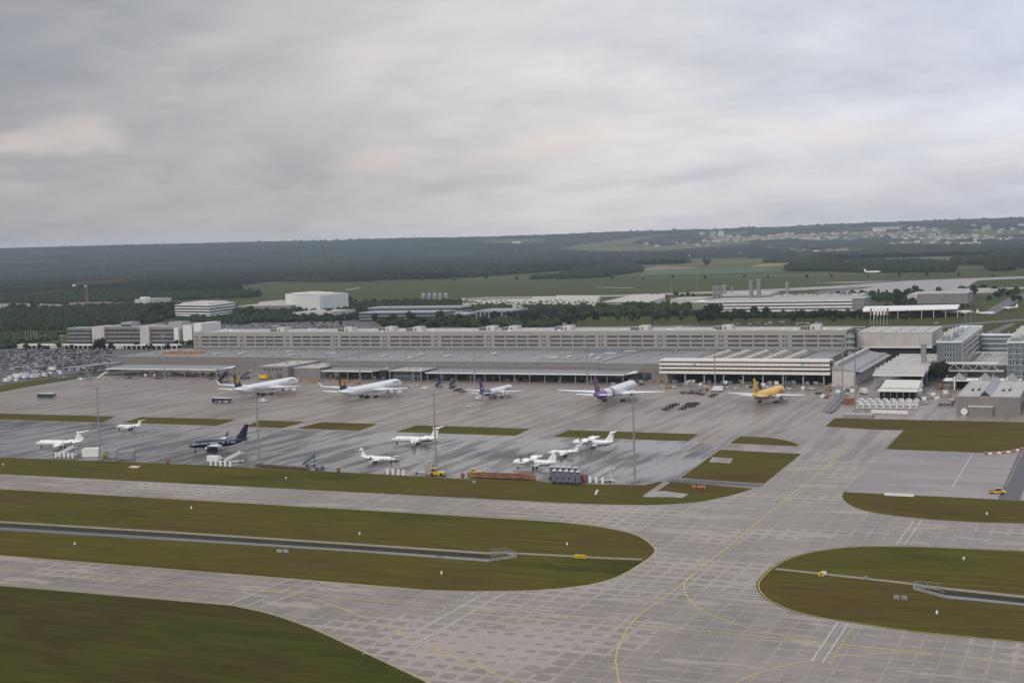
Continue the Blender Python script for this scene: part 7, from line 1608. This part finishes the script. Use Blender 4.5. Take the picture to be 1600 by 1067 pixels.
# dark pallets on the apron between the purple and yellow jets
for i, (px, py) in enumerate([(1040, 640.5), (1046, 637.5), (1051, 634.5), (1056, 633), (1066, 640), (1071, 637), (1075, 634), (1078, 631.5), (1081, 636), (1085, 633.5), (1088, 631), (1068, 614.8), (1080, 615), (1089, 615.5), (1097, 617), (1112, 620), (1117, 617.5)]): add('dl_k', lambda: dolly('car_black', 3.4, 2.4), px, py, 60, 'dark flat trolley on the wet concrete between the purple and yellow jets', 'dark trolleys between the jets', 1.15)
for i, (px, py) in enumerate([(706, 607), (713, 611), (718, 609), (722, 613)]): add('dl_k', lambda: dolly('car_black', 3.4, 2.4), px, py, 40, 'dark flat trolley left of the violet tailed freighter', 'dark trolleys left of the freighter', 1.1)
add('st_bl', lambda: stairs('car_blue', 3.6, 6, frame='car_slate'), 687, 605, 60, 'blue boarding stairs left of the two before the glass office'); add('st_bl', lambda: stairs('car_blue', 3.6, 6, frame='car_slate'), 709, 604, 60, 'blue boarding stairs right of the two before the glass office')
add('st_f', lambda: stairs('car_white', 5, 9, True), 162, 592, 20, 'white roofed stairs before the far left canopy'); add('st_f2', lambda: stairs('steel_grey', 5, 8, closed=False), 140, 593, 160, 'grey lattice stairs left of the white roofed stairs'); add('van_w', WV, 127, 594, 5, 'white van left of the stairs before the far left canopy'); add('ld', loader, 384, 592, 80, 'blue-grey belt loader under the winglet of the leftmost four engined jet', None, 1.4); add('st_d', lambda: stairs('car_navy', 5.5, 8, True, 'car_navy'), 351, 597.5, 70, 'dark navy roofed stairs left of the first orange-disc tail', s=1.2)
add('box_y', lambda: box_truck('yellow', 'yellow_livery', 8, 3), 413, 592.5, 5, 'yellow truck parked beside the grey annex'); add('tug_o', lambda: tug('orange'), 1109, 610, 10, 'orange tow tractor behind the wing of the yellow jet', s=1.4); add('box_w', lambda: box_truck(), 1120, 612, 180, 'white box truck left of the wing tip of the yellow jet'); add('hl', lambda: loader('steel_grey'), 1087, 611, 180, 'grey cargo loader before the white-banded dock, left of the orange tractor', s=1.4)
# clutter along the dock: trolleys, crates, cars, small stairs
crnd = random.Random(77); NC = 0
KINDS_ = [('dl_g', lambda: dolly('steel_grey'), 'grey trolley'), ('dl_k', lambda: dolly('car_black', 3.4, 2.4), 'dark trolley'), ('cr_g', lambda: crate('trim_grey', 3, 2, 1.6), 'grey crate'), ('cr_w', lambda: crate('wall_white', 2.6, 2, 1.7), 'white crate'), ('cr_d', lambda: crate('car_slate', 3, 2, 1.7), 'slate blue crate'), ('car_s', lambda: car('silver'), 'silver car'), ('tug_w', lambda: tug('white'), 'white tow tractor'), ('cr_o', lambda: crate('orange_paint', 2.4, 2, 1.3), 'orange crate')]
for (x0, x1, y0, y1, n, where, wts) in [(-700, -625, 836, 858, 24, 'under the far left canopy', (4, 4, 4, 3, 1, 1, 0, 0)), (-712, -612, 818, 822, 8, 'lined up before the far left canopy', (6, 3, 0, 0, 0, 1, 0, 0)), (-600, -585, 848, 870, 5, 'by the dark dock door', (2, 2, 2, 1, 1, 0, 1, 1)), (-528, -470, 836, 856, 32, 'under the short canopy', (3, 4, 4, 2, 3, 1, 0, 1)), (-560, -500, 812, 826, 12, 'before the annex', (2, 2, 1, 0, 0, 1, 1, 7)), (-500, -478, 806, 820, 8, 'behind the second orange-disc tail', (1, 1, 0, 0, 0, 0, 0, 6)), (-436, -300, 836, 851, 62, 'under the longest canopy', (4, 6, 4, 2, 4, 1, 0, 0)), (-300, -272, 820, 846, 9, 'at the dark doors left of the white-banded front', (3, 2, 2, 2, 0, 1, 1, 1)), (-264, -166, 838, 846, 34, 'in the dark dock under the white bands', (2, 2, 5, 5, 4, 1, 0, 0)), (-262, -166, 806, 828, 40, 'before the white-banded dock', (5, 4, 3, 2, 1, 2, 3, 1)), (-160, -140, 770, 832, 20, 'before the side hall', (4, 3, 2, 2, 0, 2, 1, 2)), (-128, -100, 808, 822, 10, 'between the fabric shelter and the ribbed shed', (2, 2, 3, 2, 0, 3, 1, 1)), (-100, -80, 745, 815, 22, 'in the yard left of the workshop', (3, 2, 3, 2, 0, 4, 1, 2)), (-95, -55, 838, 858, 10, 'under the truss footbridge', (2, 2, 2, 2, 0, 5, 0, 0))]:
    for i in range(n):
        k, fn, lab = crnd.choices(KINDS_, wts)[0]; add(k, fn, 0, 0, crnd.choice((0, 90, 0, 180))+crnd.uniform(-12, 12), lab+' '+where, 'equipment '+where, pos=(lerp(x0, x1, (i+crnd.random())/n), crnd.uniform(y0, y1))); NC += 1
print('clutter', NC)
# right yard: dome containers, flat trolleys, crates
ig = 0
for r_, (py, x0, x1, n) in enumerate(((638.5, 1344, 1428, 9), (634.2, 1342, 1430, 9), (630.4, 1346, 1432, 8))):
    for i in range(n): add('ig', igloo, lerp(x0, x1, i/(n-1)), py+.6*i/n, crnd.uniform(-4, 4), 'white dome container in the %s row of the container block, %d from left' % (('front', 'middle', 'back')[r_], i+1), 'white dome containers', 1.12)
for i in range(7): add('cr_w2', lambda: crate('wall_white', 3, 2.4, 1.5), 1366+i*8, 645.4+.3*i, crnd.uniform(-8, 8), 'low white crate before the dome containers, number %d from left' % (i+1), 'low white crates')
for i in range(11):
    for k in range(2): add('dl_s', lambda: dolly('steel_grey', 4.2, 2.4), 1292+i*2.15+k*6, 643-i*2.2+k*1.2, 70, 'grey flat trolley in the slanting double column left of the dome containers', 'slanting trolley column', 1.1)
add('cr_t', lambda: crate('rust_red', 6, 3, 3), 1327, 631, 15, 'tan brown crate left of the dome containers'); add('box_w', lambda: box_truck(), 1349, 615.5, 120, 'white box truck in the lane before the side hall'); add('box_t', lambda: box_truck('grey', 'trim_grey', 9, 3.4), 1478, 633, 10, 'grey tank-like truck parked left of the workshop'); add('st_r', lambda: stairs('car_white', 4.2, 7), 1322, 616, 300, 'white boarding stairs behind the slanting trolley column'); add('box_o', lambda: box_truck('red', 'rust_red', 6, 3), 1469, 607.5, 90, 'red and white truck under the tented canopy')
add('pick_y', lambda: pickup('orange'), 1599, 633, 80, 'orange pickup at the right side of the workshop')
# floodlight masts
def mast(h=34.5):
    t = thing('floodlight_mast', (0, 0, 0), 'x', 'mast'); mb = MB(); mb.tube((0, 0, 0), (0, 0, h-1.5), .46, .22, 10); mb.build('pole', MATS['steel_grey'], t); MB().prism([(1.6*math.cos(a*math.pi/4), 1.6*math.sin(a*math.pi/4)) for a in range(8)], 0, .7).build('foot', MATS['concrete'], t)
    mb = MB(); n = 12
    for i in range(n):
        a, b = 2*math.pi*i/n, 2*math.pi*(i+1)/n; mb.bar((1.5*math.cos(a), 1.5*math.sin(a), h-1.2), (1.5*math.cos(b), 1.5*math.sin(b), h-1.2), .12)
    for i in range(4): a = math.pi*i/2; mb.bar((0, 0, h-1.2), (1.5*math.cos(a), 1.5*math.sin(a), h-1.2), .12)
    mb.build('head_ring', MATS['gear_steel'], t); lm = shared('lamp', lambda: MB().box((0, 0, 0), (.7, .45, .5)).mesh('floodlight', MATS['trim_grey']))
    for i in range(8): a = 2*math.pi*i/8; o = obj_from('floodlight', lm, t, (1.65*math.cos(a), 1.65*math.sin(a), h-1.5), a+math.pi/2)
    return t
for px, py, lab in ((157, 718, 'tall floodlight mast on the near apron edge, leftmost of the front four'), (405, 723, 'tall floodlight mast on the near apron edge, second of the front four'), (682, 740, 'tall floodlight mast behind the yellow tractor, third of the front four'), (992, 752.5, 'tall floodlight mast at the right end of the near apron, last of the front four'), (100, 590, 'floodlight mast beside the car park at far left'), (257.5, 592, 'floodlight mast before the far left canopy'), (403, 597, 'floodlight mast before the grey annex'), (563, 599, 'floodlight mast before the short canopy'), (742, 602, 'floodlight mast before the longest canopy behind the violet tail'), (918, 605, 'floodlight mast behind the purple swirled jet'), (1117.5, 607, 'floodlight mast before the white-banded front'), (1337, 643, 'floodlight mast at the dome containers, nearer of the two'), (1317, 622, 'floodlight mast by the white stairs, farther of the two near the dome containers')): add('mast', mast, px, py, 10, lab, 'floodlight masts')
def thin_pole(px, py, hgt, lab, m='steel_grey', r_=.18):
    p = G(px, py); t = thing('pole', p, lab, 'pole', 'thin poles'); MB().tube(p, (p.x, p.y, hgt), r_, r_*.6, 6).build('shaft', MATS[m], t); MB().box((p.x, p.y, hgt), (1.0, .5, .25)).build('head', MATS[m], t)
for a in ((1228, 612, 9, 'thin dark pole right of the yellow jet nose'), (1007, 604, 8, 'thin dark pole at the right wing of the purple swirled jet'), (828, 606, 8, 'thin dark pole before the longest canopy'), (484, 596, 8, 'thin dark pole before the annex')): thin_pole(*a, m='gear_steel')
for i, (px, py, h) in enumerate(((1614-1, 480, 20), (1049, 470, 30), (1089, 462, 30), (1280, 455, 26), (1540, 448, 26), (510, 496, 20), (1509, 512, 24), (1517, 512, 24))): thin_pole(px, py, h, 'thin far mast, %s from left in the middle distance' % ('sixth', 'second', 'third', 'fourth', 'fifth', 'first', 'seventh', 'eighth')[i], r_=.35)
# flagpoles
frnd = random.Random(4)
for (x0, n, py, dx, h, lab) in ((1360, 6, 507.5, 5.2, 18, 'banner flag before the white tent roof'), (802, 5, 492, 3.4, 14, 'narrow flag right of the glass pavilion'), (40, 5, 534, 4.4, 12, 'thin flagpole in the grass at the left edge')):
    for i in range(n):
        p = G(x0+i*dx, py); t = thing('flag', p, '%s, number %d from left' % (lab, i+1), 'flag', lab+' row'); MB().tube(p, (p.x, p.y, h), .16, .1, 6).build('pole', MATS['trim_white'], t)
        if x0 > 100: MB().box((p.x+.9, p.y, h-3.4-1.2), (1.6, .08, 7)).build('cloth', MATS[frnd.choice(('trim_white', 'crane_orange', 'trim_white', 'trim_white', 'steel_grey'))], t)
# airfield signs and small white markers in the grass
def sign(px, py, w_, h, m, lab, mark=None, hd=0.0):
    p = G(px, py); t = thing('airfield_sign', p, lab, 'sign'); mb = MB(); mb.box((p.x, p.y, GZ+.35+h/2), (w_, .35, h)); mb.build('panel', MATS[m], t); mb = MB()
    for s in (-1, 1): mb.box((p.x+s*w_*.35, p.y, GZ+.18), (.15, .15, .36))
    tag(mb.build('leg', MATS['gear_steel'], t), kind='stuff')
    if mark: mb = MB(); n = int(w_/.7); [mb.box((p.x-w_/2+.5+i*(w_-1)/max(1, n-1), p.y-.19, GZ+.35+h/2), (.28, .03, h*.5)) for i in range(n)]; mb.build('lettering', MATS[mark], t)
sign(907, 873.5, 3.6, 1.0, 'yellow_livery', 'yellow airfield sign with black marks on the left grass island', 'car_black'); sign(1283, 901.5, 1.4, 1.0, 'yellow_livery', 'small yellow airfield sign at the path on the right grass island', 'car_black'); sign(1287.5, 899.5, 1.3, .9, 'trim_white', 'small white board right of the yellow sign on the right island'); sign(1096, 763.5, 3.4, .9, 'red_paint', 'red airfield sign with white marks on the grass tip', 'trim_white'); sign(1084, 763, 1.4, .9, 'orange_paint', 'orange airfield sign left of the red one on the grass tip')
sign(1405, 776.5, 10, .9, 'trim_white', 'long white board lying along the right middle grass edge'); sign(437, 864.5, 1.8, .9, 'trim_grey', 'grey board on the left grass island, left of a pair'); sign(447, 864.8, 1.8, .9, 'trim_grey', 'grey board on the left grass island, right of a pair'); sign(1401, 937.5, 1.4, .9, 'steel_grey', 'grey board on the right island, left of a pair'); sign(1413, 938.5, 1.5, .9, 'steel_grey', 'grey board on the right island, right of a pair'); sign(741, 755.5, 1.4, .8, 'trim_grey', 'small grey board on the grass before the orange trolleys'); sign(1353, 906.5, 1.3, .7, 'steel_grey', 'small grey board by the path of the right island')
for px, py, lab in ((117, 853, 'small white light fitting at the left of the left grass island'), (299, 796.5, 'small white light fitting above the ditch at left'), (690, 899, 'small white light fitting at the lower edge of the left island'), (886, 853.5, 'small white light fitting near the round end of the left island'), (447, 750, 'small white light fitting on the long grass strip'), (5, 728, 'small white light fitting at the left edge of the long grass strip'), (562, 837, 'small pale light fitting in the middle of the left island'), (1506, 876.5, 'small white light fitting in the upper right island'), (1542, 806, 'pale yellow light fitting on the right middle grass'), (1464, 961.5, 'pale yellow light fitting in the lower right island')):
    p = G(px, py); t = thing('light_fitting', p, lab, 'light', 'grass light fittings'); MB().tube((p.x, p.y, GZ), (p.x, p.y, GZ+.5), .12, n=6).build('stem', MATS['gear_steel'], t); MB().tube((p.x, p.y, GZ+.5), (p.x, p.y, GZ+1.2), .32, .26, 8).build('housing', MATS['trim_white'], t)
p = G(931, 774); t = thing('marker_drum', p, 'white leaning marker drum on the grass left of the concrete cross', 'marker'); MB().tube((p.x, p.y, GZ+.4), (p.x+.7, p.y, GZ+1.9), .5, n=10).build('drum', MATS['trim_white'], t); MB().tube((p.x-.3, p.y, GZ), (p.x+.1, p.y, GZ+.5), .2, n=6).build('foot', MATS['gear_steel'], t)
p = [G(201, 730.5), G(214, 731.5), G(220, 728.8), G(206, 728.2)]; mb = MB(); mb.prism(p, GZ, GZ+.25); o = mb.build('ground_panel', mat('pinkish', (.62, .46, .38), .8, .1, .5), loc=p[0]); tag(o, 'pale pinkish panel lying on the long grass strip at left', 'panel')
for i in range(9):
    px, py = lerp(1540, 1597, i/8), (709.3, 709.2, 708.9, 708.4, 707.7, 706.9, 705.6, 704.0, 702.0)[i]; p = G(px, py); t = thing('road_barrier', p, '%s barrier, number %d from left on the curve of the right grass' % (('red', 'white')[i % 2], i+1), 'barrier', 'red and white barriers'); MB().prism(rect(p.x-.75, p.x+.75, p.y-.3, p.y+.3), 0, .65).build('body', MATS[('red_paint', 'trim_white')[i % 2]], t); MB().box((p.x, p.y, .70), (1.3, .3, .1)).build('top_edge', MATS['trim_white'], t)
def headwall(pts, lab):
    q = [G(*a) for a in pts]; c = sum(q, Vector())/len(q); t = thing('ditch_headwall', c, lab, 'wall'); mb = MB()
    for a, b in zip(q, q[1:]): mb.bar((a.x, a.y, .25), (b.x, b.y, .25), .5, .9)
    mb.build('wall', MATS['concrete'], t); mb = MB()
    for a, b in zip(q, q[1:]):
        for k in (.1, .5, .9): v = lerp(a, b, k); mb.box((v.x, v.y, 1.15), (.1, .1, 1.0))
        mb.bar((a.x, a.y, 1.6), (b.x, b.y, 1.6), .08)
    mb.build('railing', MATS['gear_steel'], t)
headwall([(766, 866), (790, 864.5), (807, 871), (765, 877)], 'grey concrete headwall with a rail at the end of the left ditch'); headwall([(1478, 934.5), (1428, 921), (1429, 917), (1470, 920.5)], 'grey concrete headwall at the start of the right ditch')
# ---------------------------------------------------------------- crowded car park at far left
def lot_car(m, v):
    mb = MB(); prof(mb.mat(0), [(-2.15, .25), (2.15, .25), (2.2, .75), (1.2, .92), (-2.1, .95)], -.88, .88); prof(mb.mat(1), [(1.05, .9), (.45, 1.40), (-1.2, 1.42), (-1.85, .93)], -.78, .78, .12, 1.2); mb.mat(0).box((-.4, 0, 1.44), (1.5, 1.3, .06))
    if v: mb = MB(); prof(mb.mat(0), [(-2.5, .3), (2.4, .3), (2.5, .95), (1.9, 1.15), (1.4, 1.95), (-2.4, 2.0)], -.95, .95, .06, 1.3); mb.mat(1).box((-.3, 0, 1.55), (3.2, 1.92, .45)); mb.face((1.93, -.78, 1.17), (1.93, .78, 1.17), (1.45, .74, 1.9), (1.45, -.74, 1.9))
    return mb
cols = ['white', 'silver', 'silver', 'grey', 'black', 'blue', 'red', 'white', 'silver', 'grey', 'black']; lrnd = random.Random(31); spots = []
for iy in range(24):
    y = 875+iy*8.6+(iy % 2)*-2.6
    for ix in range(140):
        x = -1090+ix*2.75
        if x > -770+.14*(y-870)*-1 or lrnd.random() < .16: continue
        px, py, k = proj((x, y, 0))
        if -5 < px < 172 and 546 < py < 584 and not (82 < px < 110 and py > 579): spots.append((k, x, y))
spots.sort(); LM = {}
big = MB(); 
for n_, (k, x, y) in enumerate(spots):
    c = lrnd.choice(cols); v = lrnd.random() < .12
    if n_ < 285:
        key = (c, v)
        if key not in LM: LM[key] = lot_car(c, v).mesh('parked_car', [MATS['car_'+c], MATS['window_dark']])
        o = obj_from('parked_car', LM[key], None, (x, y, -.01), R(90 if lrnd.random() < .5 else -90)+lrnd.uniform(-.04, .04)); tag(o, '%s %s parked in the crowded car park at far left' % (c, 'van' if v else 'car'), 'car', 'cars in the car park')
MI = {c: i for i, c in enumerate(dict.fromkeys(cols))}; mats_ = [MATS['car_'+c] for c in MI]+[MATS['window_dark']]
def stuff_car(mb, x, y, c, rz, z=0.0):
    cm = lot_car(c, False); b = len(mb.v); ca, sa = math.cos(rz), math.sin(rz); mb.v += [(x+a*ca-d*sa, y+a*sa+d*ca, z+e) for a, d, e in cm.v]; mb.f += [tuple(b+i for i in f) for f in cm.f]; mb.mi += [MI[c] if m == 0 else len(MI) for m in cm.mi]
for k, x, y in spots[285:]: stuff_car(big, x, y, lrnd.choice(cols), R(90))
# cars in the lots behind the office block, on the roof of the rear garage, on the near yard at left
for (x0, x1, y0, y1, n) in ((400, 560, 507, 516, 150), (230, 330, 500, 507, 60), (500, 660, 494, 501, 60), (640, 790, 469, 472, 60), (20, 200, 483, 487, 40), (1150, 1300, 503, 507, 40), (320, 400, 505, 512, 60)):
    for i in range(n): p = G(lrnd.uniform(x0, x1), lrnd.uniform(y0, y1)); stuff_car(big, p.x, p.y, lrnd.choice(cols), lrnd.choice((0, 1.57)))
a, b_, c_, d_ = blk(1205, 1345, 474, 60); zr = GY(1275, 462.5, c_).z+.3
for i in range(90): stuff_car(big, lrnd.uniform(a+4, b_-4), lrnd.uniform(c_+3, d_-3), lrnd.choice(cols), 1.57, zr)
tag(big.build('parked_car', mats_), kind='stuff'); print('cars', len(spots))
for i in range(30):
    px, py = lrnd.uniform(0, 95), 0; py = lerp(602, 586, px/95)+lrnd.uniform(-9, -1); k = lrnd.choice(('box_w', 'van_w', 'box_t', 'car_s', 'cr_w')); fn = {'box_w': lambda: box_truck(), 'van_w': WV, 'box_t': lambda: box_truck('grey', 'trim_grey', 9, 3.4), 'car_s': lambda: car('silver'), 'cr_w': lambda: crate('wall_white', 2.6, 2, 1.7)}[k]
    add(k, fn, px, py, lrnd.choice((0, 90, 180))+lrnd.uniform(-20, 20), {'box_w': 'white box truck', 'van_w': 'white van', 'box_t': 'grey box truck', 'car_s': 'silver car', 'cr_w': 'white crate'}[k]+' in the service yard between the verge and the car park', 'service yard vehicles')
for i, (px, py, lab) in enumerate(((1390, 517, 'white'), (1243, 513.5, 'white'), (1462, 506, 'silver'), (1322, 514.5, 'silver'), (1060, 511, 'white'), (1202, 510.5, 'grey'))): add('car_'+lab, (lambda c: (lambda: car(c)))(lab), px, py, 175, '%s car on the road behind the office block, %s from left' % (lab, ('fifth', 'third', 'sixth', 'fourth', 'first', 'second')[i]), 'cars on the back road', 1.3)
add('bus_grey', lambda: bus('silver', ()), 1341, 515.5, 178, 'pale bus on the road behind the pale hall')
print('objects', len(bpy.data.objects))
